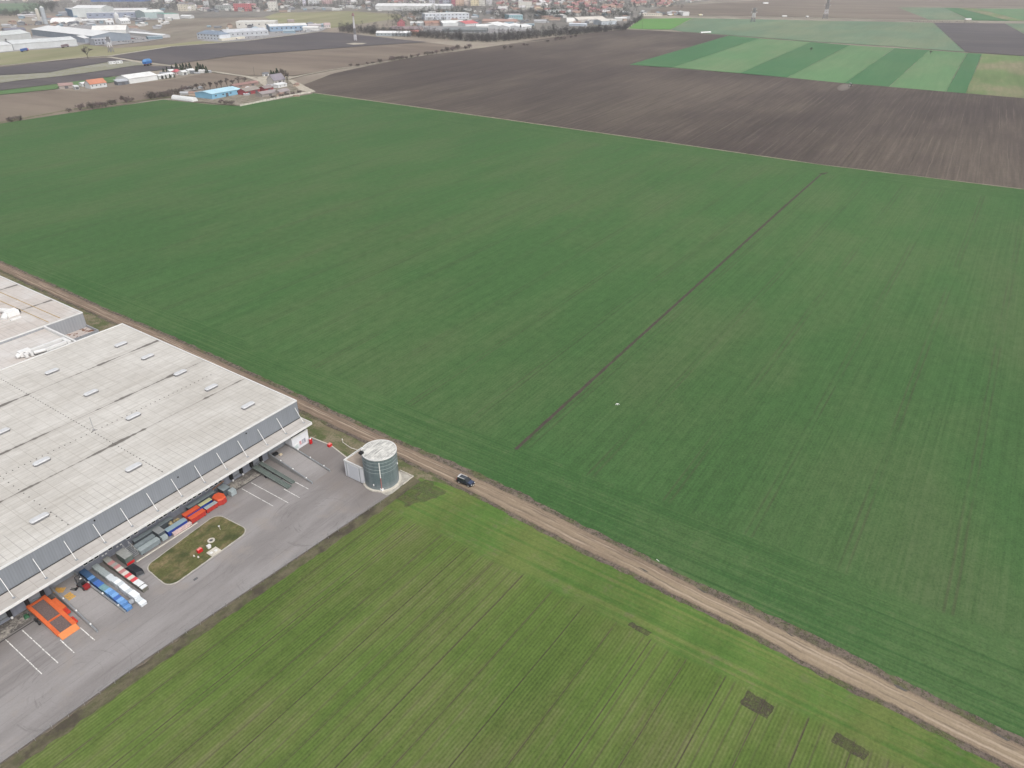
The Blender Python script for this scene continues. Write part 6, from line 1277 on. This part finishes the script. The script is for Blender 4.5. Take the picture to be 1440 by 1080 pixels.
for (u0, u1, v0, v1, n_, wts) in boxes:
    for k in range(n_):
        u, v = rnd.uniform(u0, u1), rnd.uniform(v0, v1)
        if u0 == 790 and u > 880 - (v - 9) * 0.5: u -= 40
        i = rnd.choices(range(5), wts)[0]
        o = HP[i] if used[i] == 0 else dup(HP[i]); used[i] += 1
        s_ = rnd.uniform(0.85, 1.35)
        o.location = at(u, v); o.rotation_euler = (0, 0, rnd.choice((R(20), R(110), R(65), R(-25))) + rnd.uniform(-0.15, 0.15)); o.scale = (s_ * rnd.uniform(0.9, 1.3), s_, s_ * rnd.uniform(0.9, 1.2))

# small sheds, stacks and cabins that fill the estates and the town fringe
SP = []
for c_, r_c, nm in (((0.58, 0.58, 0.57), (0.66, 0.66, 0.65), 'white'), ((0.40, 0.41, 0.43), (0.47, 0.48, 0.50), 'pale grey'), ((0.20, 0.21, 0.23), (0.23, 0.24, 0.26), 'dark grey'), ((0.42, 0.33, 0.27), (0.30, 0.20, 0.165), 'brown-roofed'), ((0.24, 0.32, 0.38), (0.33, 0.41, 0.46), 'blue-grey')):
    t = thing('small_shed', nm, 'shed', (0, 0, -60)); MB().box(-6, 6, -3.5, 3.5, -0.3, 3.4).build('wall', fm(c_), t)
    MB().profile([(-3.9, 3.2), (0, 4.7), (3.9, 3.2), (3.9, 3.45), (0, 4.95), (-3.9, 3.45)], -6.3, 6.3).build('roof', fm(r_c, var=0.2), t); SP.append([t, nm, 0])
for (u0, u1, v0, v1, n_, wts, where) in ((0, 120, 22, 45, 30, (4, 4, 4, 2, 2), 'among the heaps and silos of the left estate'), (120, 250, 22, 40, 26, (4, 4, 3, 2, 2), 'around the concrete works'),
      (290, 460, 36, 55, 20, (4, 4, 3, 1, 2), 'around the blue-walled hall'), (440, 600, 5, 16, 34, (5, 4, 3, 2, 2), 'along the far side of the meadow'), (560, 760, 15, 36, 46, (5, 4, 3, 4, 2), 'between the halls behind the tree belt'),
      (760, 890, 17, 34, 24, (4, 4, 3, 3, 2), 'around the cream-roofed hall'), (205, 430, 3, 17, 44, (4, 4, 4, 2, 3), 'at the far edge of the waste ground'), (262, 330, 126, 134, 7, (1, 2, 3, 4, 0), 'in the farmyard clutter'), (330, 430, 120, 136, 9, (2, 3, 2, 4, 0), 'in the farmyard clutter right of the blue shed'), (224, 292, 103, 110, 9, (4, 3, 2, 1, 1), 'between the conifers and the white barn'), (896, 962, 19.5, 21.6, 12, (4, 2, 2, 2, 1), 'along the far country road')):
    for k in range(n_):
        u, v = rnd.uniform(u0, u1), rnd.uniform(v0, v1)
        if where.startswith('along the far side') and u > 575: continue
        if 290 <= u <= 460 and v > 56.5 - (u - 300) * 0.095 and v < 60: v -= 8
        if where.startswith('between the conifers'): v = 105.5 - (u - 224) * 0.045 + rnd.uniform(-1.5, 0.5)
        i = rnd.choices(range(5), wts)[0]; P_ = SP[i]
        o = P_[0] if P_[2] == 0 else dup(P_[0]); P_[2] += 1
        o['label'] = P_[1] + ' small shed ' + where; o['group'] = P_[1] + ' sheds ' + where
        far = 1.0 if v > 90 else 1.35
        s_ = rnd.uniform(0.45, 1.1) * far * (0.62 if v > 90 else 1)
        o.location = at(u, v); o.rotation_euler = (0, 0, R(35) + rnd.choice((0, R(90), R(20)))); o.scale = (s_ * rnd.uniform(0.8, 2.2), s_, s_ * rnd.uniform(0.7, 1.2))
# ================================================================== TREES AND SHRUBS
BARK = M('bark', (0.085, 0.072, 0.062), 0.9, 0.25, 0.5)
TWIG = M('bare_twigs', (0.135, 0.112, 0.100), 0.95, 0.3, 0.3)
TWIG2 = M('bare_twigs_violet', (0.165, 0.128, 0.124), 0.95, 0.3, 0.3)
NEEDLE = M('dark_needles', (0.026, 0.046, 0.024), 0.9, 0.4, 0.35)
BELT = M('belt_twigs', (0.088, 0.082, 0.078), 0.95, 0.45, 0.02)
def blade(m, p, d, L, w):
    """a thin two-sided sliver standing for a spray of twigs"""
    d = d.normalized(); s = d.orthogonal().normalized() * w
    q = d.cross(s).normalized() * w * 0.6
    m.add([tuple(p - s), tuple(p + s), tuple(p + d * L), tuple(p + q)], [(0, 1, 2), (0, 2, 3), (1, 3, 2)])
def branchy(seed, H, spread, lv=4, n0=5):
    r_ = random.Random(seed); mt, mc = MB(), MB()
    def grow(p, d, L, rad, k):
        q = p + d * L
        mt.tube(p, q, rad, 5 if k > 1 else 3, rad * 0.62)
        if k == 0:
            for _ in range(9):
                blade(mc, p.lerp(q, r_.uniform(0.2, 1)), (d + Vector((r_.uniform(-1, 1), r_.uniform(-1, 1), r_.uniform(-0.3, 0.9)))), L * r_.uniform(0.8, 1.4), max(rad * 2.2, H * 0.006))
            return
        for j in range(n0 if k == lv else r_.choice((2, 3, 3))):
            a_ = r_.uniform(0, 6.28); s_ = spread * r_.uniform(0.6, 1.1)
            nd = (d + Vector((math.cos(a_) * s_, math.sin(a_) * s_, r_.uniform(0.0, 0.35)))).normalized()
            grow(p.lerp(q, r_.uniform(0.65, 1.0)), nd, L * r_.uniform(0.58, 0.8), rad * 0.55, k - 1)
    grow(Vector((0, 0, -0.3)), Vector((0.03, 0.02, 1)), H * 0.30, H * 0.022, lv)
    return mt, mc
def bare_tree(label, H, seed, spread=0.75, group=None):
    t = thing('bare_tree', label, 'tree', (0, 0, 0), group=group); mt, mc = branchy(seed, H, spread, 4, 6)
    mt.build('trunk', BARK, t); mc.build('crown', TWIG, t); return t
def shrub_proto(seed, mat=TWIG):
    r_ = random.Random(seed); t = thing('bare_shrub', 'bare brown shrub', 'shrub'); mt, mc = MB(), MB()
    for k in range(8):
        a_ = r_.uniform(0, 6.28); d = Vector((math.cos(a_) * 0.7, math.sin(a_) * 0.7, 1)).normalized()
        mt.tube((0, 0, -0.1), d * r_.uniform(1.0, 1.9), 0.06, 4, 0.03)
    lob = [(r_.uniform(-1.3, 1.3), r_.uniform(-1.3, 1.3), r_.uniform(0.8, 1.5), r_.uniform(0.6, 1.1)) for _ in range(7)]
    for k in range(330):
        lx, ly, lz, lr = r_.choice(lob); a_ = r_.uniform(0, 6.28); b_ = r_.uniform(-0.9, 1.5); rr = r_.random() ** 0.45 * lr
        p = Vector((lx + math.cos(a_) * math.cos(b_) * rr, ly + math.sin(a_) * math.cos(b_) * rr, max(0.05, lz + math.sin(b_) * rr)))
        blade(mc, p, Vector((p.x * 0.4 + r_.uniform(-.8, .8), p.y * 0.4 + r_.uniform(-.8, .8), 0.7)), r_.uniform(0.35, 0.85), r_.uniform(0.05, 0.12))
    mt.build('stem', BARK, t); mc.build('crown', mat, t); return t
def conifer_proto(seed):
    r_ = random.Random(seed); t = thing('conifer', 'dark conifer', 'tree'); mc = MB()
    MB().cyl(0, 0, 0.22, -0.3, 7.5, 7, 0.05).build('trunk', BARK, t)
    for k in range(420):
        z = r_.uniform(0.6, 8.2); w_ = (8.6 - z) * 0.26; a_ = r_.uniform(0, 6.28); rr = r_.uniform(0.35, 1.0)
        p = Vector((math.cos(a_) * w_ * rr, math.sin(a_) * w_ * rr, z))
        blade(mc, p, Vector((p.x, p.y, r_.uniform(-0.6, 0.3))), r_.uniform(0.5, 1.0), r_.uniform(0.16, 0.3))
    mc.build('crown', NEEDLE, t); return t
big = bare_tree('large bare broad-crowned tree at the bend of the gravel track', 20, 11, 0.95)
big.location = at(124, 82.4)
# shrubs: (place, size)
sp = [shrub_proto(3), shrub_proto(8), shrub_proto(21, TWIG2)]
cnt = [0]
def put_shrub(u, v, s_, label, group):
    p = sp[cnt[0] % 3]; o = p if cnt[0] < 3 else dup(p); cnt[0] += 1
    o.location = at(u, v); o.rotation_euler = (0, 0, rnd.uniform(0, 6.28)); o.scale = (s_ * rnd.uniform(0.9, 1.3), s_ * rnd.uniform(0.9, 1.3), s_ * rnd.uniform(0.85, 1.1))
    o['label'] = label; o['group'] = group
g = 'bare shrubs along the left edge of the big green field'
for (u, v, s_, l) in ((17, 171, 1.6, 'leftmost small bare shrub on the margin of the big green field'), (28, 169.5, 1.5, 'small bare shrub second from the left on the field margin'), (113, 155, 2.4, 'round bare shrub standing alone on the field margin'), (97, 157.5, 1.3, 'low bare shrub just left of the round one on the field margin'), (130, 152.5, 2.3, 'bare shrub left half of the pair right of the round one'), (138, 151.5, 2.0, 'bare shrub right half of the pair right of the round one'), (149, 150, 1.7, 'bare shrub in the middle of the field margin row'), (158, 147.5, 1.8, 'slim bare shrub beside the middle of the field margin row'), (178, 144.5, 2.2, 'broad bare shrub before the gap in the field margin row'), (184, 143, 1.6, 'small bare shrub just before the gap in the field margin row')):
    put_shrub(u, v, s_, l, g)
g = 'bare shrubs massed along the back of the farmyard'
for k, (u, v) in enumerate(((212, 138.5), (218, 137.5), (224, 136.6), (230, 135.6), (236, 134.6), (243, 133.4), (250, 131.8), (257, 130.6), (264, 129.2))):
    put_shrub(u, v, rnd.uniform(2.0, 2.7), 'bare brown shrub in the thicket left of the blue farm shed', g)
g2 = 'bare trees along the farmyard fence'
tp = [bare_tree('bare tree in the row along the farmyard fence', 9, 31, 0.7, g2), bare_tree('bare tree in the row along the farmyard fence', 9, 47, 0.6, g2)]
for k, (u, v) in enumerate(((271, 130), (279, 129), (288, 127.6), (296, 126.6), (305, 125.4), (312, 124), (320, 122.4), (328, 121), (336, 119.6), (344, 118.4))):
    o = tp[k] if k < 2 else dup(tp[k % 2]); o.location = at(u, v); o.rotation_euler = (0, 0, k * 1.3); s_ = rnd.uniform(0.95, 1.3); o.scale = (s_ * 1.2, s_ * 1.2, s_)
g3 = 'tall bare trees beside the steep-roofed farmhouse'
for k, (u, v, s_) in enumerate(((397, 113, 1.5), (401, 115.5, 1.7), (404.5, 118, 1.5))):
    o = dup(tp[k % 2], label='tall bare tree beside the steep-roofed farmhouse'); o['group'] = g3; o.location = at(u, v); o.rotation_euler = (0, 0, k * 2.1 + 1); o.scale = (s_ * 0.85, s_ * 0.85, s_ * 1.15)
for k, (u, v) in enumerate(((404, 135), (411, 133.6), (396, 137), (421, 131.6), (386, 139.2), (326, 147), (318, 146.5), (310, 145.4))):
    put_shrub(u, v, 1.3, 'small bare shrub behind the farmyard wall', 'small shrubs behind the farmyard wall')
g = 'bare shrubs along the pale lane between the two brown fields'
for k, (u, v, s_) in enumerate(((493, 93.2, 1.4), (503, 93, 1.6), (517, 90.6, 1.3), (524, 89.6, 1.2), (534, 87.8, 2.2), (551, 85.2, 2.4), (555, 84.6, 2.2), (562, 83.6, 2.2), (567, 82.6, 1.9), (572, 82, 1.2), (579, 80.8, 2.0), (587, 79.2, 2.0), (601, 77.4, 2.6), (607, 76.2, 2.0), (614, 75, 2.3), (623, 73.4, 2.2), (629, 72.2, 2.8), (636, 71.2, 2.6), (644, 69.8, 2.9), (655, 68.8, 2.0), (660, 67.6, 2.8), (710, 68.5, 2.0), (718, 67.2, 1.9), (737, 64, 1.7), (742, 64, 1.3), (770, 59, 1.7), (781, 57, 2.0), (787, 56, 2.4), (793, 55.4, 2.0), (803, 53.4, 2.2), (810, 51.8, 2.0))):
    put_shrub(u, v, s_ * 0.85, 'bare shrub on the lane between the two brown fields' if u < 665 else 'bare shrub at the far corner of the brown field near the tree belt', g if u < 665 else 'bare shrubs by the tree belt corner')
cp0 = conifer_proto(5); cp1 = conifer_proto(9)
g = 'dark conifers behind the white sheds'
cl = [(231, 104.6, .8), (236, 103.2, .8), (243, 101.6, .9), (249.5, 100.4, 1.1), (255, 99.8, .9), (258.5, 99.2, 1.0), (263, 98.8, .9), (268, 98.6, 1.0), (280, 100.4, 1.15), (283.5, 101.2, 1.0), (287, 102, 1.05), (291, 102.8, 0.9), (277, 101.8, .8), (229, 111.6, .5), (234, 111, .5), (239.5, 110.2, .55), (245.5, 109.2, .5)]
for k, (u, v, s_) in enumerate(cl):
    o = cp0 if k == 0 else (cp1 if k == 1 else dup((cp0, cp1)[k % 2]))
    near = v > 108.5
    o['label'] = 'small dark conifer in front of the white sheds' if near else 'dark conifer in the row behind the white sheds'
    o['group'] = 'small conifers in front of the white sheds' if near else g
    o.location = at(u, v); o.rotation_euler = (0, 0, k * 1.7); o.scale = (s_ * 1.15, s_ * 1.15, s_)
for k, (u, v, s_) in enumerate(((383, 113, 1.2), (386.5, 112.5, 1.05), (391, 110.5, 1.25))):
    o = dup((cp0, cp1)[k % 2], label='dark green conifer beside the steep-roofed farmhouse'); o['group'] = 'conifers beside the farmhouse'; o.location = at(u, v); o.scale = (s_ * 1.3, s_ * 1.3, s_)

# distant woods: nobody could count these trees, one object each
def wood(name, places, mat, seed, lo=3.5, hi=8.0, dense=34):
    r_ = random.Random(seed); m = MB()
    for (u, v, s_) in places:
        p = at(u, v); h_ = r_.uniform(lo, hi) * s_; w_ = h_ * r_.uniform(0.30, 0.5)
        m.tube(p, p + Vector((0, 0, h_ * 0.5)), h_ * 0.02, 3, h_ * 0.01)
        for k in range(dense):
            a_ = r_.uniform(0, 6.28); rr = r_.random() ** 0.5; z = r_.uniform(0.03, 0.95)
            ww = w_ * math.sin(min(1, z * 0.9 + 0.12) * math.pi) ** 0.6
            q = p + Vector((math.cos(a_) * rr * ww, math.sin(a_) * rr * ww, z * h_))
            blade(m, q, Vector((math.cos(a_) * 0.5, math.sin(a_) * 0.5, 0.8)), h_ * r_.uniform(0.16, 0.32), h_ * r_.uniform(0.035, 0.07))
    o = m.build(name, mat); return o
pl = []
r2 = random.Random(77)
for k in range(1500):                # the belt behind the brown field, left to right
    u = r2.uniform(478, 905)
    lo_ = 46 + (u - 478) * 0.068 if u < 690 else (60.5 - (u - 690) * 0.093 if u < 880 else 42.5 - (u - 880) * 0.62)
    th = 13 if u < 560 else (12 if u < 690 else (16 if u < 800 else 8))
    v = lo_ - abs(r2.gauss(0, 0.45)) * th * 0.8 - 0.3
    pl.append((u, max(v, 22), 1.0))
o = wood('tree_belt', pl, BELT, 5, 4.5, 9.5); tag(o, 'belt of grey bare trees between the brown fields and the far town', 'wood', kind='stuff')
pl = []
for k in range(3000):
    u = r2.uniform(205, 960); v = r2.uniform(-1.5, 22)
    if u < 480 and v > 17: v = r2.uniform(-1, 16)
    if 390 < u < 575 and v > 13: v = r2.uniform(0, 13)
    if u > 885 and v > 12: continue
    pl.append((u, v, 1.0))
for k in range(170): pl.append((r2.uniform(690, 790), r2.uniform(18, 29), 1.25))
for k in range(120): pl.append((r2.uniform(795, 890), r2.uniform(19, 26), 1.1))
for k in range(130): pl.append((r2.uniform(545, 625), r2.uniform(18, 37), 1.3))
for k in range(110): pl.append((r2.gauss(66, 12), r2.uniform(5, 17), 1.5))
for k in range(220): pl.append((r2.uniform(-40, 60), r2.uniform(17.5, 23.5), 1.1))
for k in range(220): pl.append((r2.uniform(100, 330), r2.uniform(3, 13), 1.0))
o = wood('town_trees', pl, M('town_twigs', (0.085, 0.088, 0.078), 0.95, 0.5, 0.012), 6, 5, 10, 26); tag(o, 'bare grey-green trees filling the gaps between the far town houses', 'wood', kind='stuff')
pl = []
for k in range(420):
    u = r2.uniform(250, 900); v = r2.uniform(0, 20)
    if u < 560 and v > 14: v = r2.uniform(0, 13)
    pl.append((u, v, 1.0))
for k in range(60): pl.append((r2.uniform(755, 800), r2.uniform(18, 24), 1.3)); pl.append((r2.uniform(560, 660), r2.uniform(14, 22), 1.25))
o = wood('town_evergreens', pl, NEEDLE, 16, 6, 12, 24); tag(o, 'dark evergreen trees standing between the far town houses', 'wood', kind='stuff')
pl = [(1280 + k * 1.3 + r2.uniform(-0.5, 0.5), 30.6 + (k * 1.3) * 0.02 + r2.uniform(-0.3, 0.3), 0.6) for k in range(75)]
o = wood('roadside_hedge', pl, BELT, 8, 3, 6, 26); tag(o, 'thin dark hedge lining the far country road at the right', 'hedge', kind='stuff')
for k, (u, v, l) in enumerate(((1140, 73, 'single bare tree in the second dark green strip'), (1308, 77.5, 'single bare tree at the top of the fourth pale strip'))):
    o = dup(tp[k], label=l); o['group'] = 'single trees in the striped fields'; o.location = at(u, v); o.scale = (0.8, 0.8, 0.9)

# ================================================================== PYLONS, MASTS, VEHICLES
PGREY = M('pylon_grey', (0.20, 0.20, 0.21), 0.6, 0.1); PRED = M('pylon_red', (0.24, 0.15, 0.15), 0.6, 0.15); PWHT = M('pylon_white', (0.60, 0.59, 0.62), 0.6, 0.08)
def pylon(label, u, v, H, w, bands, arms=True, rz=0.3, thick=0.5, head=False):
    t = thing('pylon', label, 'pylon', at(u, v), rz)
    n = len(bands); wd = lambda z: w * (1 - 0.72 * z / H)
    for i, mt in enumerate(bands):
        z0, z1 = H * i / n, H * (i + 1) / n; a_, b_ = wd(z0), wd(z1); m = MB()
        cs = [(-1, -1), (1, -1), (1, 1), (-1, 1)]
        for j, (sx, sy) in enumerate(cs):
            m.tube((sx * a_, sy * a_, z0), (sx * b_, sy * b_, z1), thick, 5)
            k = cs[(j + 1) % 4]
            m.tube((sx * a_, sy * a_, z0), (k[0] * b_, k[1] * b_, z1), thick * 0.5, 4); m.tube((k[0] * a_, k[1] * a_, z0), (sx * b_, sy * b_, z1), thick * 0.5, 4)
        m.build('lattice', mt, t)
    if arms:
        for z, L in ((H * 0.72, w * 1.7), (H * 0.95, w * 1.3)):
            m = MB()
            for s in (-1, 1): m.tube((0, 0, z), (s * L, 0, z + 0.8), thick * 0.8, 5); m.tube((0, 0, z + 2), (s * L, 0, z + 0.9), thick * 0.5, 4)
            ar = m.build('cross_arm', PGREY, t)
            for s in (-1, 1):
                MB().tube((s * L, 0, z + 0.8), (s * L, 0, z - 2.2), 0.35, 6).build('insulator', PWHT, ar)
    if head: MB().cyl(0, 0, 2.6, H, H + 4.5, 10, 1.2).build('head', PRED, t)
    return t
pylon('red and white banded lattice mast standing in the dark field by the tree belt', 500, 57.0, 36, 1.6, (PWHT, PGREY, PWHT, PWHT), False, 0.4, 0.42, True)
pylon('pale lattice mast with dark feet between the estate office and the meadow', 156.5, 73.4, 20, 2.6, (PGREY, PWHT, PGREY), True, 0.2, 0.42)
pylon('grey power pylon with cross arms left of its neighbour beyond the pale fields', 1058.5, 31, 27, 3.6, (PGREY, PWHT, PGREY), True, -0.9, 0.5)
pylon('grey power pylon with cross arms right of its neighbour beyond the pale fields', 1160, 26.8, 40, 4.2, (PGREY, PWHT, PGREY, PGREY), True, -0.9, 0.5)
PM = M('pole_wood', (0.16, 0.14, 0.125), 0.9, 0.2)
pol = None
for i, (u, v, h_, l) in enumerate(((358, 106, 9, 'thin wooden power pole at the entrance of the farmyard'), (553, 57, 14, 'thin wooden power pole before the white-roofed hall in the belt'), (732, 46, 12, 'thin power pole with dark top right of the slanted white halls'), (767, 48, 15, 'thin pale power pole in the right part of the tree belt'), (712, 56, 13, 'thin power pole left of the lane bend by the tree belt'), (903, 40.5, 15, 'thin power pole at the edge of the bright green field'))):
    t = thing('power_pole', l, 'pole', at(u, v), 0.6, 'thin power poles')
    MB().tube((0, 0, -0.3), (0, 0, h_), 0.22, 6, 0.15).build('pole', PM, t); MB().tube((-1.1, 0, h_ - 0.8), (1.1, 0, h_ - 0.8), 0.1, 5).build('cross_arm', PM, t)
    if i == 2: MB().cyl(0, 0, 1.4, h_ - 3, h_ + 1, 8, 0.9).build('box', BLACK, t)

def car_proto(col, cname):
    t = thing('parked_car', cname, 'car', (0, 0, -40))
    m = MB(); m.profile([(-0.85, 0.35), (0.85, 0.35), (0.88, 0.7), (0.8, 0.95), (-0.8, 0.95), (-0.88, 0.7)], -2.1, 2.1); m.build('body', fm(col), t)
    MB().prism([(-1.7, -0.78), (0.8, -0.78), (0.8, 0.78), (-1.7, 0.78)], 0.95, 1.5, 0.2).build('cabin', WIN, t)
    m = MB()
    for x in (-1.35, 1.35): m.tube((x, -0.88, 0.32), (x, 0.88, 0.32), 0.32, 8)
    m.build('wheel', BLACK, t); return t
cps = [car_proto((0.62, 0.62, 0.63), 'white'), car_proto((0.06, 0.065, 0.075), 'dark'), car_proto((0.30, 0.31, 0.33), 'silver'), car_proto((0.35, 0.06, 0.06), 'red')]
cu = [0] * 4
for (u0, v0, u1, v1, n_, where) in ((165, 52.4, 203, 56.2, 12, 'parked in the estate car park'), (166, 58.8, 190, 59.6, 6, 'parked in the front row of the estate car park'), (385, 46.6, 440, 43.6, 12, 'parked in front of the blue-walled hall'), (316, 56.6, 375, 51.6, 9, 'parked along the cream boundary building'), (46, 56.2, 75, 57.4, 8, 'parked between the two front halls of the estate'), (70, 36.6, 120, 36, 10, 'parked below the white arched hall'), (20, 35.5, 55, 35, 8, 'parked among the heaps left of the silos')):
    for k in range(n_):
        f = (k + rnd.uniform(0.1, 0.9)) / n_; i = rnd.choices(range(4), (4, 3, 3, 1))[0]
        o = cps[i] if cu[i] == 0 else dup(cps[i]); cu[i] += 1
        o['label'] = ('white', 'dark', 'silver', 'red')[i] + ' car ' + where; o['group'] = 'cars ' + where
        o.location = at(u0 + (u1 - u0) * f, v0 + (v1 - v0) * f + rnd.uniform(-0.25, 0.25)) + Vector((0, 0, 0.25)); o.rotation_euler = (0, 0, rnd.choice((R(35), R(125))) + rnd.uniform(-0.1, 0.1))
for i in range(4):
    if cu[i] == 0: cps[i].location = at(200 + i, 56)
def truck(label, u, v, rz, box, L=11, cab=(0.6, 0.6, 0.6), z=0.25):
    t = thing('truck', label, 'truck', at(u, v) + Vector((0, 0, z)), rz)
    MB().box(-L / 2, L / 2 - 2.4, -1.25, 1.25, 1.1, 3.9).build('cargo_box', fm(box), t)
    c_ = MB().prism([(L / 2 - 2.2, -1.2), (L / 2, -1.2), (L / 2, 1.2), (L / 2 - 2.2, 1.2)], 0.7, 3.2, 0.06).build('cab', fm(cab), t)
    MB().box(L / 2 - 0.05, L / 2 + 0.04, -1.0, 1.0, 1.9, 2.8).build('windscreen', WIN, c_)
    for x in (-L / 2 + 1.2, -L / 2 + 2.5, L / 2 - 1.3):
        MB().tube((x, -1.2, 0.5), (x, 1.2, 0.5), 0.5, 10).build('wheel', BLACK, t)
truck('blue lorry with red tail unloading at the front hall of the estate', 35, 72.4, R(38), (0.06, 0.13, 0.38), 18, (0.45, 0.06, 0.08))
truck('brown lorry parked at the right end of the front hall of the estate', 92, 66.6, R(38), (0.22, 0.17, 0.19), 20, (0.3, 0.2, 0.2))
truck('long white lorry driving on the far country road beside the hedge', 1361, 28.6, R(-32), W0, 20, W0)
truck('small white lorry on the far country road right of the left pylon', 1135, 24.9, R(-32), W0, 8, W0)
truck('white lorry on the far country road below the right pylon', 1103, 24.2, R(-32), W0, 14, W0)
truck('white lorry on the far country road at its left end', 943, 22.0, R(-32), W0, 14, (0.5, 0.35, 0.1))
truck('cream lorry on the far country road near the white shed', 985, 22.4, R(-32), (0.6, 0.55, 0.4), 12, W0)
far_building('polytunnel', 'lone white tunnel on the far brown field at the top', 'tunnel', (1073.5, 5.2), (1080.5, 5.2), 9, 4, W0, W0, 'arch')
far_building('polytunnel', 'thin white tunnel lying at the left edge of the grey-green field', 'tunnel', (986, 46.6), (1000, 45.8), 3.5, 2.2, W0, W0, 'arch')
# tractor raising dust
tr = thing('tractor', 'tiny pale tractor raising dust on the ploughed field below the strips', 'tractor', at(1195, 121.5), R(185))
MB().box(-0.6, 2.2, -0.55, 0.55, 0.9, 1.7).build('bonnet', fm((0.45, 0.42, 0.38)), tr)
cb_ = MB().prism([(-1.9, -0.85), (-0.5, -0.85), (-0.5, 0.85), (-1.9, 0.85)], 1.0, 2.9, 0.1).build('cab', WIN, tr); MB().box(-2.0, -0.4, -0.9, 0.9, 2.9, 3.05).build('cab_roof', fm(W0), cb_)
for x, r_ in ((-1.3, 0.9), (1.6, 0.6)):
    for y in (-0.95, 0.95): MB().tube((x, y - 0.25, r_), (x, y + 0.25, r_), r_, 14).build('wheel', BLACK, tr)
MB().box(-4.6, -2.2, -2.4, 2.4, 0.4, 0.75).build('harrow', PRED, tr)

dm = MB(); dp = at(1186, 126)
vs, fs, nn_ = [], [], 12
for i in range(7):
    a_ = math.pi * i / 6
    for k in range(nn_): vs.append((24 * math.cos(a_), 6 * math.sin(a_) * math.cos(2 * math.pi * k / nn_), 2.2 + 2.1 * math.sin(a_) * math.sin(2 * math.pi * k / nn_)))
for i in range(6):
    for k in range(nn_): fs.append((i * nn_ + k, i * nn_ + (k + 1) % nn_, (i + 1) * nn_ + (k + 1) % nn_, (i + 1) * nn_ + k))
dm.add(vs, fs); dmat = bpy.data.materials.new('dust'); dmat.use_nodes = True; q_ = dmat.node_tree.nodes; q_.clear()
dv = q_.new('ShaderNodeVolumePrincipled'); dv.inputs['Density'].default_value = 0.014; dv.inputs['Color'].default_value = (0.8, 0.74, 0.68, 1)
do = q_.new('ShaderNodeOutputMaterial'); dmat.node_tree.links.new(dv.outputs[0], do.inputs['Volume'])
dc = dm.build('dust_cloud', dmat); dc.location = dp; dc.rotation_euler = (0, 0, R(5)); tag(dc, 'pale dust drifting behind the tiny tractor on the ploughed field', 'dust', kind='stuff')
# ================================================================== HAZE
hz = MB().box(-9100, 14100, -9100, 14100, -1.6, 150).build('haze', bpy.data.materials.new('haze_air')); tag(hz, 'thin pale haze over the whole plain', 'haze', kind='stuff')
hm_ = hz.data.materials[0]; hm_.use_nodes = True; nn = hm_.node_tree.nodes; nn.clear()
vo = nn.new('ShaderNodeVolumePrincipled'); vo.inputs['Density'].default_value = 0.0001; vo.inputs['Color'].default_value = (0.87, 0.88, 0.95, 1); vo.inputs['Anisotropy'].default_value = 0.2
ou = nn.new('ShaderNodeOutputMaterial'); hm_.node_tree.links.new(vo.outputs[0], ou.inputs['Volume'])
